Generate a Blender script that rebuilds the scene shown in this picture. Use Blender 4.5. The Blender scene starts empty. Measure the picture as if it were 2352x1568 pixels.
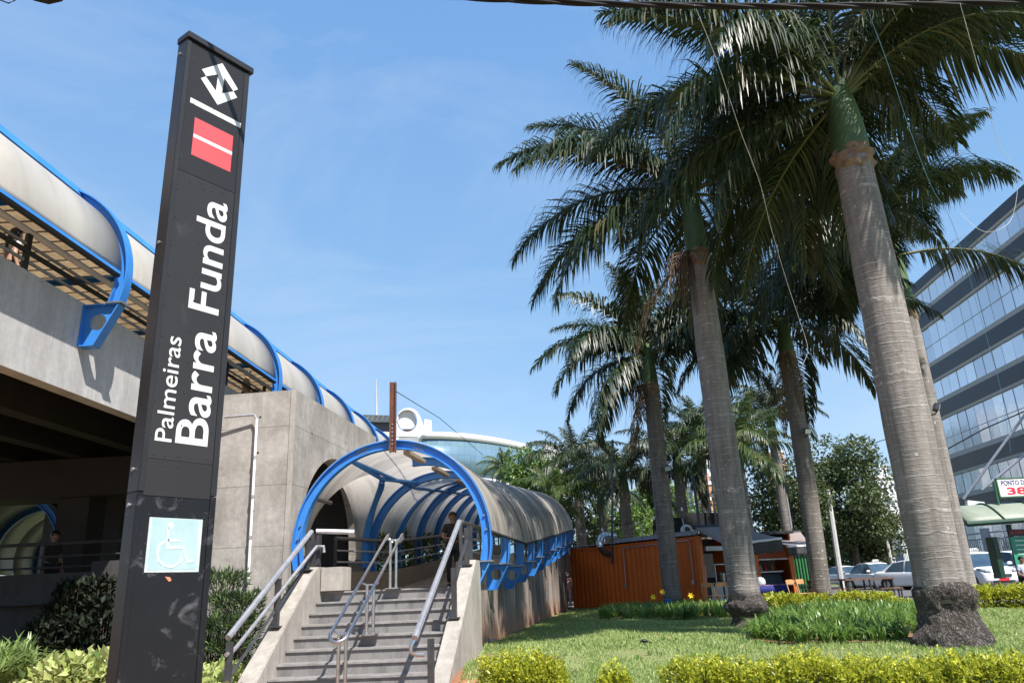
import bpy, bmesh, math, random
import numpy as np
from mathutils import Vector, Matrix

S = bpy.context.scene
COL = S.collection
rnd = random.Random(7)
# ------------------------------------------------------------------ camera, sky, sun, exposure
EYE = Vector((0.0, 0.0, 1.6))
FPX = 1883.0 * 0.91875            # focal length in pixels of a 2352 wide picture
PITCH, ROLL = math.radians(18.0), math.radians(-2.5)
_fw = Vector((0, math.cos(PITCH), math.sin(PITCH)))
_u0 = Vector((0, -math.sin(PITCH), math.cos(PITCH)))
_r0 = Vector((1, 0, 0))
RT = math.cos(ROLL) * _r0 + math.sin(ROLL) * _u0
UP = -math.sin(ROLL) * _r0 + math.cos(ROLL) * _u0
cam_d = bpy.data.cameras.new("camera")
cam = bpy.data.objects.new("camera", cam_d)
COL.objects.link(cam)
cam_d.sensor_width = 36.0
cam_d.lens = 1883.0 / 2560 * 36.0
cam_d.clip_start = 0.05
cam_d.clip_end = 3000
cam.matrix_world = Matrix(((RT.x, UP.x, -_fw.x, EYE.x), (RT.y, UP.y, -_fw.y, EYE.y), (RT.z, UP.z, -_fw.z, EYE.z), (0, 0, 0, 1)))
S.camera = cam

SUN_DIR = Vector((0.594, -0.887, 1.35)).normalized()       # towards the sun
sun_d = bpy.data.lights.new("sun", 'SUN')
sun_d.energy = 4.6
sun_d.angle = math.radians(0.5)
sun_d.color = (1.0, 0.955, 0.89)
sun = bpy.data.objects.new("sun", sun_d)
COL.objects.link(sun)
sun.rotation_euler = SUN_DIR.to_track_quat('Z', 'Y').to_euler()
sun.location = (20, -30, 60)

W = bpy.data.worlds.new("World")
S.world = W
W.use_nodes = True
nt = W.node_tree
nt.nodes.clear()
out = nt.nodes.new('ShaderNodeOutputWorld')
bg = nt.nodes.new('ShaderNodeBackground')
sky = nt.nodes.new('ShaderNodeTexSky')
sky.sky_type = 'NISHITA'
sky.sun_disc = False
sky.sun_elevation = math.asin(SUN_DIR.z)
sky.sun_rotation = math.atan2(SUN_DIR.x, SUN_DIR.y)
sky.altitude = 700
sky.air_density = 1.0
sky.dust_density = 0.6
sky.ozone_density = 2.2
bg.inputs['Strength'].default_value = 0.12
SKY_GAIN = 4.7
tc = nt.nodes.new('ShaderNodeTexCoord')
# a deeper blue than the bare model: blend towards a clear-day gradient by elevation
sp_ = nt.nodes.new('ShaderNodeSeparateXYZ')
nt.links.new(tc.outputs['Generated'], sp_.inputs[0])
el = nt.nodes.new('ShaderNodeMapRange')
el.inputs['From Min'].default_value = 0.02
el.inputs['From Max'].default_value = 0.78
nt.links.new(sp_.outputs[2], el.inputs['Value'])
gr = nt.nodes.new('ShaderNodeValToRGB')
gr.color_ramp.elements[0].color = (0.44, 0.60, 0.76, 1)
gr.color_ramp.elements[1].color = (0.170, 0.385, 0.80, 1)
e2 = gr.color_ramp.elements.new(0.42)
e2.color = (0.265, 0.500, 0.80, 1)
nt.links.new(el.outputs[0], gr.inputs['Fac'])
gs = nt.nodes.new('ShaderNodeVectorMath')
gs.operation = 'SCALE'
gs.inputs['Scale'].default_value = SKY_GAIN
nt.links.new(gr.outputs['Color'], gs.inputs[0])
m0 = nt.nodes.new('ShaderNodeMix')
m0.data_type = 'RGBA'
m0.inputs['Factor'].default_value = 0.72
nt.links.new(sky.outputs['Color'], m0.inputs['A'])
nt.links.new(gs.outputs[0], m0.inputs['B'])
# thin streaky cloud
mp = nt.nodes.new('ShaderNodeMapping')
mp.inputs['Scale'].default_value = (1.2, 1.6, 3.4)
mp.inputs['Rotation'].default_value = (0.5, 0.25, 0.4)
n1 = nt.nodes.new('ShaderNodeTexNoise')
n1.inputs['Scale'].default_value = 1.7
n1.inputs['Detail'].default_value = 7
n1.inputs['Roughness'].default_value = 0.60
n1.inputs['Distortion'].default_value = 0.5
cr = nt.nodes.new('ShaderNodeValToRGB')
cr.color_ramp.elements[0].position = 0.47
cr.color_ramp.elements[1].position = 0.82
cr.color_ramp.elements[1].color = (0.30, 0.30, 0.30, 1)
mx = nt.nodes.new('ShaderNodeMix')
mx.data_type = 'RGBA'
mx.inputs['B'].default_value = (SKY_GAIN * 0.80, SKY_GAIN * 0.86, SKY_GAIN * 0.92, 1)
nt.links.new(tc.outputs['Generated'], mp.inputs['Vector'])
nt.links.new(mp.outputs['Vector'], n1.inputs['Vector'])
nt.links.new(n1.outputs['Fac'], cr.inputs['Fac'])
nt.links.new(cr.outputs['Color'], mx.inputs['Factor'])
nt.links.new(m0.outputs['Result'], mx.inputs['A'])
nt.links.new(mx.outputs['Result'], bg.inputs['Color'])
nt.links.new(bg.outputs['Background'], out.inputs['Surface'])

S.view_settings.view_transform = 'Standard'
S.view_settings.look = 'None'
S.view_settings.exposure = 1.0
S.view_settings.gamma = 1.0
S.render.engine = 'CYCLES'
S.cycles.max_bounces = 8
S.cycles.transparent_max_bounces = 8

# ------------------------------------------------------------------ helpers
def ray(x, y):
    """viewing direction of a spot of the 2352 x 1568 picture, scaled to one metre of depth"""
    d = (x - 1176.0) * RT + (784.2 - y) * UP + FPX * _fw
    return d / d.y
def at(x, y, Y):
    return EYE + ray(x, y) * Y
def atz(x, y, z):
    d = ray(x, y)
    return EYE + d * ((z - EYE.z) / d.z)

class MB:
    """collects shapes into one mesh"""
    def __init__(s):
        s.v, s.f = [], []
    def add(s, vs, fs):
        o = len(s.v)
        s.v += [tuple(p) for p in vs]
        s.f += [tuple(i + o for i in f) for f in fs]
        return s
    def box(s, c, size, m=None):
        hx, hy, hz = size[0] / 2, size[1] / 2, size[2] / 2
        vs = [Vector((a * hx, b * hy, d * hz)) for d in (-1, 1) for a, b in ((-1, -1), (1, -1), (1, 1), (-1, 1))]
        if m is not None:
            vs = [m @ p for p in vs]
        vs = [p + Vector(c) for p in vs]
        return s.add(vs, [(3, 2, 1, 0), (4, 5, 6, 7), (0, 1, 5, 4), (1, 2, 6, 5), (2, 3, 7, 6), (3, 0, 4, 7)])
    def hexa(s, b, t):
        """solid between two quads"""
        return s.add(list(b) + list(t), [(3, 2, 1, 0), (4, 5, 6, 7), (0, 1, 5, 4), (1, 2, 6, 5), (2, 3, 7, 6), (3, 0, 4, 7)])
    def prism(s, poly, d):
        n = len(poly)
        d = Vector(d)
        p = [Vector(q) for q in poly]
        return s.add(p + [q + d for q in p], [tuple(range(n - 1, -1, -1)), tuple(range(n, 2 * n))] + [(i, (i + 1) % n, n + (i + 1) % n, n + i) for i in range(n)])
    def tube(s, path, r, seg=8, cap=True):
        P = [Vector(p) for p in path]
        rs = r if isinstance(r, (list, tuple)) else [r] * len(P)
        o = len(s.v)
        ref = None
        for i, p in enumerate(P):
            t = (P[min(i + 1, len(P) - 1)] - P[max(i - 1, 0)]).normalized()
            if ref is None:
                ref = Vector((0, 0, 1)) if abs(t.z) < 0.95 else Vector((1, 0, 0))
                ref = (ref - t * ref.dot(t)).normalized()
            else:
                ref = (ref - t * ref.dot(t)).normalized()
            b = t.cross(ref)
            for k in range(seg):
                a = 2 * math.pi * k / seg
                s.v.append(tuple(p + (ref * math.cos(a) + b * math.sin(a)) * rs[i]))
        for i in range(len(P) - 1):
            for k in range(seg):
                k2 = (k + 1) % seg
                s.f.append((o + i * seg + k, o + i * seg + k2, o + (i + 1) * seg + k2, o + (i + 1) * seg + k))
        if cap:
            s.f.append(tuple(o + k for k in range(seg - 1, -1, -1)))
            s.f.append(tuple(o + (len(P) - 1) * seg + k for k in range(seg)))
        return s
    def lathe(s, c, prof, seg=20, jit=None):
        o = len(s.v)
        c = Vector(c)
        for i, (r, z) in enumerate(prof):
            for k in range(seg):
                a = 2 * math.pi * k / seg
                rr = r * (jit(a, z) if jit else 1)
                s.v.append((c.x + rr * math.cos(a), c.y + rr * math.sin(a), c.z + z))
        for i in range(len(prof) - 1):
            for k in range(seg):
                k2 = (k + 1) % seg
                s.f.append((o + i * seg + k, o + i * seg + k2, o + (i + 1) * seg + k2, o + (i + 1) * seg + k))
        s.f.append(tuple(o + k for k in range(seg - 1, -1, -1)))
        s.f.append(tuple(o + (len(prof) - 1) * seg + k for k in range(seg)))
        return s
    def sheet(s, rows, thick=None):
        """surface through rows of points"""
        n, m = len(rows), len(rows[0])
        return s.add([p for r in rows for p in r], [(i * m + j, i * m + j + 1, (i + 1) * m + j + 1, (i + 1) * m + j) for i in range(n - 1) for j in range(m - 1)])
    def sweep(s, path, frames, prof, cap=True):
        """profile (a, b) carried along path; frames give the two axes"""
        o = len(s.v)
        n = len(prof)
        for p, (e1, e2) in zip(path, frames):
            for a, b in prof:
                s.v.append(tuple(p + e1 * a + e2 * b))
        for i in range(len(path) - 1):
            for k in range(n):
                k2 = (k + 1) % n
                s.f.append((o + i * n + k, o + i * n + k2, o + (i + 1) * n + k2, o + (i + 1) * n + k))
        if cap:
            s.f.append(tuple(o + k for k in range(n - 1, -1, -1)))
            s.f.append(tuple(o + (len(path) - 1) * n + k for k in range(n)))
        return s
    def build(s, name, mat, parent=None, smooth=False, bevel=0.0, label=None):
        me = bpy.data.meshes.new(name)
        me.from_pydata(s.v, [], s.f)
        me.materials.append(mat)
        bm = bmesh.new()
        bm.from_mesh(me)
        bmesh.ops.recalc_face_normals(bm, faces=bm.faces)
        if bevel:
            es = [e for e in bm.edges if len(e.link_faces) == 2 and e.calc_face_angle(0) > 0.6]
            bmesh.ops.bevel(bm, geom=es, offset=bevel, segments=2, affect='EDGES', clamp_overlap=True)
        bm.to_mesh(me)
        bm.free()
        if smooth:
            me.shade_smooth()
            if smooth != 'all':
                me.set_sharp_from_angle(angle=math.radians(38))
        return link(name, me, parent, label)

def link(name, me, parent=None, label=None):
    o = bpy.data.objects.new(name, me)
    COL.objects.link(o)
    if parent is not None:
        attach(o, parent)
    if label:
        o['label'] = label
    return o
def attach(o, parent):
    o.parent = parent
    if parent.type == 'EMPTY':
        m = Matrix.Translation(parent.location) @ parent.rotation_euler.to_matrix().to_4x4()
        o.matrix_parent_inverse = m.inverted()
def tag(o, label, cat, group=None):
    o['label'] = label
    o['category'] = cat
    if group:
        o['group'] = group
    return o
def thing(name, loc, label, cat, group=None):
    o = bpy.data.objects.new(name, None)
    COL.objects.link(o)
    o.empty_display_size = 0.2
    o.location = loc
    return tag(o, label, cat, group)
def kind(o, k, label=None, cat=None):
    o['kind'] = k
    if label:
        o['label'] = label
    if cat:
        o['category'] = cat
    return o
def kids(o):
    return [c for c in bpy.data.objects if c.parent == o]
def dup(root, loc, rotz=0.0, label=None, scale=1.0, tree=None):
    r = root.copy()
    COL.objects.link(r)
    r.location = loc
    r.rotation_euler = (0, 0, rotz)
    r.scale = (scale,) * 3
    if label:
        r['label'] = label
    for ch in kids(root):
        if ch == r:
            continue
        c = ch.copy()
        COL.objects.link(c)
        c.parent = r
        for g in kids(ch):
            d = g.copy()
            COL.objects.link(d)
            d.parent = c
    return r
def np_mesh(name, mat, V, F, parent=None, smooth=False):
    """mesh straight from arrays; F rows all have the same length"""
    V = np.asarray(V, np.float32).reshape(-1, 3)
    F = np.asarray(F, np.int32)
    me = bpy.data.meshes.new(name)
    k = F.shape[1]
    me.vertices.add(len(V))
    me.vertices.foreach_set('co', V.ravel())
    me.loops.add(F.size)
    me.loops.foreach_set('vertex_index', F.ravel())
    me.polygons.add(len(F))
    me.polygons.foreach_set('loop_start', np.arange(0, F.size, k, dtype=np.int32))
    me.polygons.foreach_set('loop_total', np.full(len(F), k, np.int32))
    me.update(calc_edges=True)
    me.validate()
    if smooth:
        me.shade_smooth()
    me.materials.append(mat)
    return link(name, me, parent)
def text_mesh(name, body, mat, to_world, w, h, bold=0.0, parent=None, depth=0.002):
    """lettering fitted to w x h; to_world maps (x, y, 0..depth) to the place"""
    cu = bpy.data.curves.new(name, 'FONT')
    cu.body = body
    cu.offset = bold
    cu.extrude = 0.001
    tmp = bpy.data.objects.new(name, cu)
    COL.objects.link(tmp)
    dg = bpy.context.evaluated_depsgraph_get()
    dg.update()
    me = bpy.data.meshes.new_from_object(tmp.evaluated_get(dg))
    bpy.data.objects.remove(tmp)
    xs = [v.co.x for v in me.vertices]
    ys = [v.co.y for v in me.vertices]
    x0, x1, y0, y1 = min(xs), max(xs), min(ys), max(ys)
    for v in me.vertices:
        v.co = to_world((v.co.x - x0) / (x1 - x0) * w, (v.co.y - y0) / (y1 - y0) * h, depth if v.co.z > 0 else 0.0005)
    me.materials.clear()
    me.materials.append(mat)
    return link(name, me, parent)
def split_letters(o, parent, axis):
    """one mesh per letter (dots stay with their stem)"""
    bm = bmesh.new()
    bm.from_mesh(o.data)
    seen, isl = set(), []
    for v in bm.verts:
        if v in seen:
            continue
        st, g = [v], []
        seen.add(v)
        while st:
            q = st.pop()
            g.append(q)
            for e in q.link_edges:
                w = e.other_vert(q)
                if w not in seen:
                    seen.add(w)
                    st.append(w)
        isl.append(g)
    rng = sorted(((min(v.co.dot(axis) for v in g), max(v.co.dot(axis) for v in g), g) for g in isl), key=lambda r: r[0])
    out_ = []
    for a, b, g in rng:
        if out_ and min(b, out_[-1][1]) - max(a, out_[-1][0]) > 0.5 * min(b - a, out_[-1][1] - out_[-1][0]):
            out_[-1] = (min(a, out_[-1][0]), max(b, out_[-1][1]), out_[-1][2] + g)
        else:
            out_.append((a, b, g))
    for a, b, g in out_:
        ix = {v: i for i, v in enumerate(g)}
        fs = {f for v in g for f in v.link_faces}
        me = bpy.data.meshes.new('letter')
        me.from_pydata([tuple(v.co) for v in g], [], [tuple(ix[v] for v in f.verts) for f in fs])
        me.materials.append(o.data.materials[0])
        link('letter', me, parent)
    bm.free()
    bpy.data.objects.remove(o)
# ------------------------------------------------------------------ materials
def nodes(name):
    m = bpy.data.materials.new(name)
    m.use_nodes = True
    t = m.node_tree
    return m, t, t.nodes['Principled BSDF'], t.nodes['Material Output']
def rgb(c):
    return (c[0], c[1], c[2], 1.0)
def coords(t, scale=(1, 1, 1), kind_='Object'):
    a = t.nodes.new('ShaderNodeTexCoord')
    b = t.nodes.new('ShaderNodeMapping')
    b.inputs['Scale'].default_value = scale
    t.links.new(a.outputs[kind_], b.inputs['Vector'])
    return b.outputs['Vector']
def noise(t, vec, scale, detail=5, rough=0.55, dist=0.0):
    n = t.nodes.new('ShaderNodeTexNoise')
    n.inputs['Scale'].default_value = scale
    n.inputs['Detail'].default_value = detail
    n.inputs['Roughness'].default_value = rough
    n.inputs['Distortion'].default_value = dist
    t.links.new(vec, n.inputs['Vector'])
    return n.outputs['Fac']
def ramp(t, fac, lo, hi):
    r = t.nodes.new('ShaderNodeMapRange')
    r.inputs['From Min'].default_value = lo
    r.inputs['From Max'].default_value = hi
    t.links.new(fac, r.inputs['Value'])
    return r.outputs['Result']
def mix(t, fac, a, b):
    m = t.nodes.new('ShaderNodeMix')
    m.data_type = 'RGBA'
    if isinstance(fac, float):
        m.inputs['Factor'].default_value = fac
    else:
        t.links.new(fac, m.inputs['Factor'])
    for k, v in (('A', a), ('B', b)):
        if isinstance(v, (tuple, list)):
            m.inputs[k].default_value = rgb(v)
        else:
            t.links.new(v, m.inputs[k])
    return m.outputs['Result']
def maths(t, op, a, b=None):
    m = t.nodes.new('ShaderNodeMath')
    m.operation = op
    for i, v in enumerate((a, b)):
        if v is None:
            continue
        if isinstance(v, (int, float)):
            m.inputs[i].default_value = v
        else:
            t.links.new(v, m.inputs[i])
    return m.outputs[0]
def sep(t, vec):
    s = t.nodes.new('ShaderNodeSeparateXYZ')
    t.links.new(vec, s.inputs[0])
    return s.outputs
def bumped(t, b, fac, strength, dist=0.02):
    n = t.nodes.new('ShaderNodeBump')
    n.inputs['Strength'].default_value = strength
    n.inputs['Distance'].default_value = dist
    t.links.new(fac, n.inputs['Height'])
    t.links.new(n.outputs['Normal'], b.inputs['Normal'])
def translucent(t, b, o, color, amount):
    tr = t.nodes.new('ShaderNodeBsdfTranslucent')
    if isinstance(color, tuple):
        tr.inputs['Color'].default_value = rgb(color)
    else:
        t.links.new(color, tr.inputs['Color'])
    ms = t.nodes.new('ShaderNodeMixShader')
    ms.inputs[0].default_value = amount
    t.links.new(b.outputs[0], ms.inputs[1])
    t.links.new(tr.outputs[0], ms.inputs[2])
    t.links.new(ms.outputs[0], o.inputs['Surface'])
def mat(name, c1, c2=None, scale=4.0, rough=0.6, metal=0.0, bump=0.0, stretch=(1, 1, 1), lo=0.35, hi=0.65, spec=None, emit=None):
    m, t, b, o = nodes(name)
    b.inputs['Roughness'].default_value = rough
    b.inputs['Metallic'].default_value = metal
    if spec is not None:
        b.inputs['Specular IOR Level'].default_value = spec
    if c2 is None:
        c2 = tuple(x * 0.82 for x in c1)
    v = coords(t, stretch)
    f = noise(t, v, scale)
    t.links.new(mix(t, ramp(t, f, lo, hi), c1, c2), b.inputs['Base Color'])
    if bump:
        bumped(t, b, noise(t, v, scale * 6, 4), bump)
    if emit:
        b.inputs['Emission Color'].default_value = rgb(emit[0])
        b.inputs['Emission Strength'].default_value = emit[1]
    return m
def leaf_mat(name, c1, c2, rough=0.42, transl=0.25, spec=0.5, c3=None):
    m, t, b, o = nodes(name)
    g = t.nodes.new('ShaderNodeNewGeometry')
    r = g.outputs['Random Per Island']
    col = mix(t, r, c1, c2)
    if c3:
        col = mix(t, ramp(t, r, 0.86, 0.95), col, c3)
    t.links.new(col, b.inputs['Base Color'])
    b.inputs['Roughness'].default_value = rough
    b.inputs['Specular IOR Level'].default_value = spec
    br = mix(t, 0.5, col, tuple(min(1, x * 2.2) for x in c2))
    translucent(t, b, o, br, transl)
    return m

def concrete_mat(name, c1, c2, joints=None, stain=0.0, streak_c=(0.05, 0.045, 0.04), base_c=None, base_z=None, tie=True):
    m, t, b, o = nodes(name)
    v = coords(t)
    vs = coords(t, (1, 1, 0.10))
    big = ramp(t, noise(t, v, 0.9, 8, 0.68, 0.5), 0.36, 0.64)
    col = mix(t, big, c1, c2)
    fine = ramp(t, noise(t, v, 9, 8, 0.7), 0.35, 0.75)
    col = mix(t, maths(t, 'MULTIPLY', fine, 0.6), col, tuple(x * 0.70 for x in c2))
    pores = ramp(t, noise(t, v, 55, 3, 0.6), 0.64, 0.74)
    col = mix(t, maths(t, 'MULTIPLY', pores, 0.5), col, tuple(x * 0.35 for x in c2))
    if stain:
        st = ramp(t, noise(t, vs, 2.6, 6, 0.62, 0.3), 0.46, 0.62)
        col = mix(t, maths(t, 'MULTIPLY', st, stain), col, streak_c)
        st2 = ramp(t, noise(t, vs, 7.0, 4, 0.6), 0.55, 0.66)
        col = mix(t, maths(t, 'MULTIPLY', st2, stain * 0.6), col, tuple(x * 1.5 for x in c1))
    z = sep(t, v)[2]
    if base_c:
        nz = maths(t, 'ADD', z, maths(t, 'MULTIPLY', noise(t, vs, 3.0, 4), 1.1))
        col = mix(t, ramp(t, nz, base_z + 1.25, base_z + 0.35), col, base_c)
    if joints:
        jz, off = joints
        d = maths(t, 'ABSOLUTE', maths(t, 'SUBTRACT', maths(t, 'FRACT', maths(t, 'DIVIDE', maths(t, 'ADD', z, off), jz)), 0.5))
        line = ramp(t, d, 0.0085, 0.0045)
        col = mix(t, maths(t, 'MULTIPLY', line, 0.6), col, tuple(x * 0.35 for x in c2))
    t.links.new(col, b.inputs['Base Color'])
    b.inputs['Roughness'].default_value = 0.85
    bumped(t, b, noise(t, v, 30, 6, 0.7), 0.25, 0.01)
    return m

M = {}
M['concrete_pier'] = concrete_mat('pier_concrete', (0.42, 0.395, 0.365), (0.235, 0.215, 0.192), joints=(1.12, 0.30), stain=0.22, streak_c=(0.16, 0.145, 0.13))
M['concrete_deck'] = concrete_mat('deck_concrete', (0.50, 0.485, 0.475), (0.405, 0.392, 0.384), stain=0.30, streak_c=(0.22, 0.20, 0.19))
M['concrete_under'] = concrete_mat('shade_darkened_concrete', (0.026, 0.0245, 0.020), (0.016, 0.015, 0.0125))  # walkway concrete with its base colour darkened to near-black for the shade underneath
M['concrete_para'] = concrete_mat('parapet_concrete', (0.42, 0.385, 0.345), (0.29, 0.262, 0.232), stain=0.32, streak_c=(0.15, 0.13, 0.115))
M['concrete_ramp'] = concrete_mat('ramp_wall_concrete', (0.36, 0.30, 0.25), (0.25, 0.205, 0.175), stain=0.92, streak_c=(0.065, 0.048, 0.042), base_c=(0.45, 0.205, 0.10), base_z=0.5)
M['concrete_dark'] = concrete_mat('retaining_wall_concrete', (0.050, 0.050, 0.050), (0.030, 0.030, 0.030), stain=0.3)  # base colour lowered to carry the shade beneath the walkway
M['concrete_curb'] = concrete_mat('curb_concrete', (0.30, 0.23, 0.165), (0.22, 0.165, 0.115))
M['floor'] = mat('ramp_floor_paving', (0.34, 0.29, 0.24), (0.24, 0.2, 0.165), 3, 0.8, bump=0.1)

def granite():
    m, t, b, o = nodes('grey_granite')
    v = coords(t)
    f = noise(t, v, 130, 2, 0.7)
    col = mix(t, ramp(t, f, 0.36, 0.64), (0.27, 0.258, 0.25), (0.115, 0.11, 0.108))
    g = ramp(t, noise(t, v, 1.3, 5, 0.6), 0.3, 0.7)
    col = mix(t, maths(t, 'MULTIPLY', g, 0.55), col, (0.19, 0.18, 0.172))
    d = ramp(t, noise(t, coords(t, (1, 1, 0.3)), 5, 6, 0.65), 0.47, 0.66)
    col = mix(t, maths(t, 'MULTIPLY', d, 0.75), col, (0.095, 0.088, 0.082))
    t.links.new(col, b.inputs['Base Color'])
    b.inputs['Roughness'].default_value = 0.55
    return m
M['granite'] = granite()
M['granite_tread'] = mat('granite_tread_edge', (0.27, 0.255, 0.245), (0.17, 0.16, 0.152), 7, 0.6, bump=0.05)

def blue_paint():
    m, t, b, o = nodes('blue_enamel')
    v = coords(t)
    f = ramp(t, noise(t, v, 1.6, 5, 0.6), 0.3, 0.7)
    col = mix(t, f, (0.026, 0.165, 0.50), (0.045, 0.22, 0.58))
    chip = ramp(t, noise(t, v, 11, 8, 0.75), 0.66, 0.70)
    col = mix(t, maths(t, 'MULTIPLY', chip, 0.5), col, (0.3, 0.33, 0.38))
    t.links.new(col, b.inputs['Base Color'])
    b.inputs['Roughness'].default_value = 0.42
    return m
M['blue'] = blue_paint()

def panel_mat(name, c1, c2, dirt, transl, grime_c=(0.05, 0.047, 0.043), lo=0.5, hi=0.66):
    m, t, b, o = nodes(name)
    uv = t.nodes.new('ShaderNodeUVMap')
    sc = t.nodes.new('ShaderNodeMapping')
    sc.inputs['Scale'].default_value = (0.22, 1.0, 1.0)       # u runs round the arch, v along the roof
    t.links.new(uv.outputs[0], sc.inputs['Vector'])
    f = ramp(t, noise(t, coords(t), 1.2, 4), 0.3, 0.7)
    col = mix(t, f, c1, c2)
    bnd = t.nodes.new('ShaderNodeMapping')
    bnd.inputs['Scale'].default_value = (0.03, 0.85, 1.0)
    t.links.new(uv.outputs[0], bnd.inputs['Vector'])
    whole = ramp(t, noise(t, bnd.outputs[0], 1.0, 3, 0.5), 0.52, 0.60)
    if dirt > 0.5:
        col = mix(t, maths(t, 'MULTIPLY', whole, 0.62), col, (0.10, 0.092, 0.085))
    g = ramp(t, noise(t, sc.outputs[0], 1.9, 7, 0.66, 0.35), lo, hi)
    col = mix(t, maths(t, 'MULTIPLY', g, dirt), col, grime_c)
    t.links.new(col, b.inputs['Base Color'])
    b.inputs['Roughness'].default_value = 0.5
    translucent(t, b, o, mix(t, 0.6, col, (0.8, 0.74, 0.66)), transl)
    return m
M['panel'] = panel_mat('cream_fibreglass', (0.43, 0.40, 0.355), (0.38, 0.352, 0.31), 0.14, 0.08)
M['panel_dirty'] = panel_mat('weathered_fibreglass', (0.60, 0.55, 0.485), (0.50, 0.455, 0.40), 0.85, 0.5, lo=0.45, hi=0.62)
M['rubber'] = mat('black_seal', (0.02, 0.02, 0.02), rough=0.7)
def planks():
    m, t, b, o = nodes('brown_ceiling_boards')
    v = coords(t)
    xyz = sep(t, v)
    q = maths(t, 'DIVIDE', xyz[1], 0.46)
    fr = maths(t, 'FRACT', q)
    gap = ramp(t, fr, 0.17, 0.11)
    cell = maths(t, 'FLOOR', q)
    tone = maths(t, 'FRACT', maths(t, 'MULTIPLY', maths(t, 'SINE', maths(t, 'MULTIPLY', cell, 12.99)), 43.75))
    col = mix(t, tone, (0.46, 0.32, 0.17), (0.33, 0.22, 0.115))
    mo = ramp(t, noise(t, v, 5, 6, 0.65), 0.35, 0.7)
    col = mix(t, maths(t, 'MULTIPLY', mo, 0.75), col, (0.17, 0.11, 0.06))
    col = mix(t, gap, col, (0.02, 0.014, 0.01))
    t.links.new(col, b.inputs['Base Color'])
    translucent(t, b, o, col, 0.45)
    return m
M['planks'] = planks()
M['steel_dark'] = mat('dark_grey_steel', (0.035, 0.036, 0.04), (0.055, 0.056, 0.06), 6, 0.45, 0.2)
M['steel'] = mat('brushed_stainless', (0.62, 0.62, 0.63), (0.5, 0.5, 0.52), 12, 0.28, 1.0)
M['galv'] = mat('galvanised_pipe', (0.42, 0.42, 0.44), (0.32, 0.32, 0.345), 9, 0.42, 0.55)
M['rail_light'] = mat('brightened_rail', (0.85, 0.84, 0.82), (0.78, 0.77, 0.75), 5, 0.4)  # lighter copy of the pipe grey; light on the handrail put into its colour
M['pipe_dark'] = mat('weathered_pipe', (0.20, 0.19, 0.18), (0.13, 0.12, 0.115), 8, 0.45, 0.5)
M['rust'] = mat('rusty_steel', (0.15, 0.055, 0.030), (0.085, 0.032, 0.02), 7, 0.8, 0.1, bump=0.3)
M['bolt'] = mat('bolt_steel', (0.30, 0.30, 0.31), rough=0.4, metal=0.6)

def pylon_mat(name, c1, c2, scuff):
    m, t, b, o = nodes(name)
    v = coords(t)
    f = ramp(t, noise(t, v, 1.4, 4), 0.3, 0.7)
    col = mix(t, f, c1, c2)
    vv = coords(t, (3, 3, 0.9))
    s = ramp(t, noise(t, v, 4.2, 8, 0.66, 0.9), 0.585 if scuff > 0.5 else 0.6, 0.80)
    col = mix(t, maths(t, 'MULTIPLY', s, scuff), col, (0.15, 0.15, 0.17))
    scr = ramp(t, noise(t, coords(t, (22, 22, 2.2)), 3.0, 3, 0.8, 1.5), 0.70, 0.74)
    col = mix(t, maths(t, 'MULTIPLY', scr, scuff * 0.6), col, (0.2, 0.2, 0.21))
    t.links.new(col, b.inputs['Base Color'])
    t.links.new(ramp(t, s, -1.6, 3.0), b.inputs['Roughness'])
    b.inputs['Roughness'].default_value = 0.42
    b.inputs['Specular IOR Level'].default_value = 0.3
    return m
M['pylon'] = pylon_mat('charcoal_sheet', (0.026, 0.0245, 0.0252), (0.022, 0.0205, 0.0215), 0.12)
M['pylon_mid'] = pylon_mat('charcoal_sheet_faded', (0.030, 0.0285, 0.0292), (0.026, 0.0245, 0.0252), 0.12)
M['pylon_low'] = pylon_mat('scuffed_black_sheet', (0.008, 0.008, 0.010), (0.012, 0.012, 0.015), 0.8)
M['pylon_edge'] = mat('black_edge_trim', (0.017, 0.016, 0.018), (0.012, 0.012, 0.013), 5, 0.45)
M['white'] = mat('white_vinyl', (0.57, 0.58, 0.585), (0.53, 0.54, 0.55), 3, 0.5)
M['red'] = mat('faded_red_vinyl', (0.60, 0.072, 0.082), (0.56, 0.064, 0.074), 2, 0.5)
M['red_sign'] = mat('red_letter', (0.62, 0.02, 0.04), rough=0.5)
M['navy_sign'] = mat('navy_letter', (0.02, 0.03, 0.16), rough=0.5)
def plaque():
    m, t, b, o = nodes('faded_turquoise_plate')
    v = coords(t)
    col = mix(t, ramp(t, noise(t, v, 4, 6, 0.65), 0.3, 0.7), (0.27, 0.415, 0.435), (0.36, 0.48, 0.495))
    d = ramp(t, noise(t, coords(t, (1.6, 1.6, 0.8)), 7, 8, 0.75), 0.6, 0.72)
    col = mix(t, maths(t, 'MULTIPLY', d, 0.5), col, (0.55, 0.6, 0.58))
    t.links.new(col, b.inputs['Base Color'])
    b.inputs['Roughness'].default_value = 0.5
    return m
M['plaque'] = plaque()
M['plaque_white'] = mat('plate_white', (0.48, 0.54, 0.54), (0.36, 0.43, 0.43), 9, 0.5)
M['plaque_sym'] = mat('faded_white_symbol', (0.46, 0.56, 0.555), (0.40, 0.52, 0.515), 9, 0.5)

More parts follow.
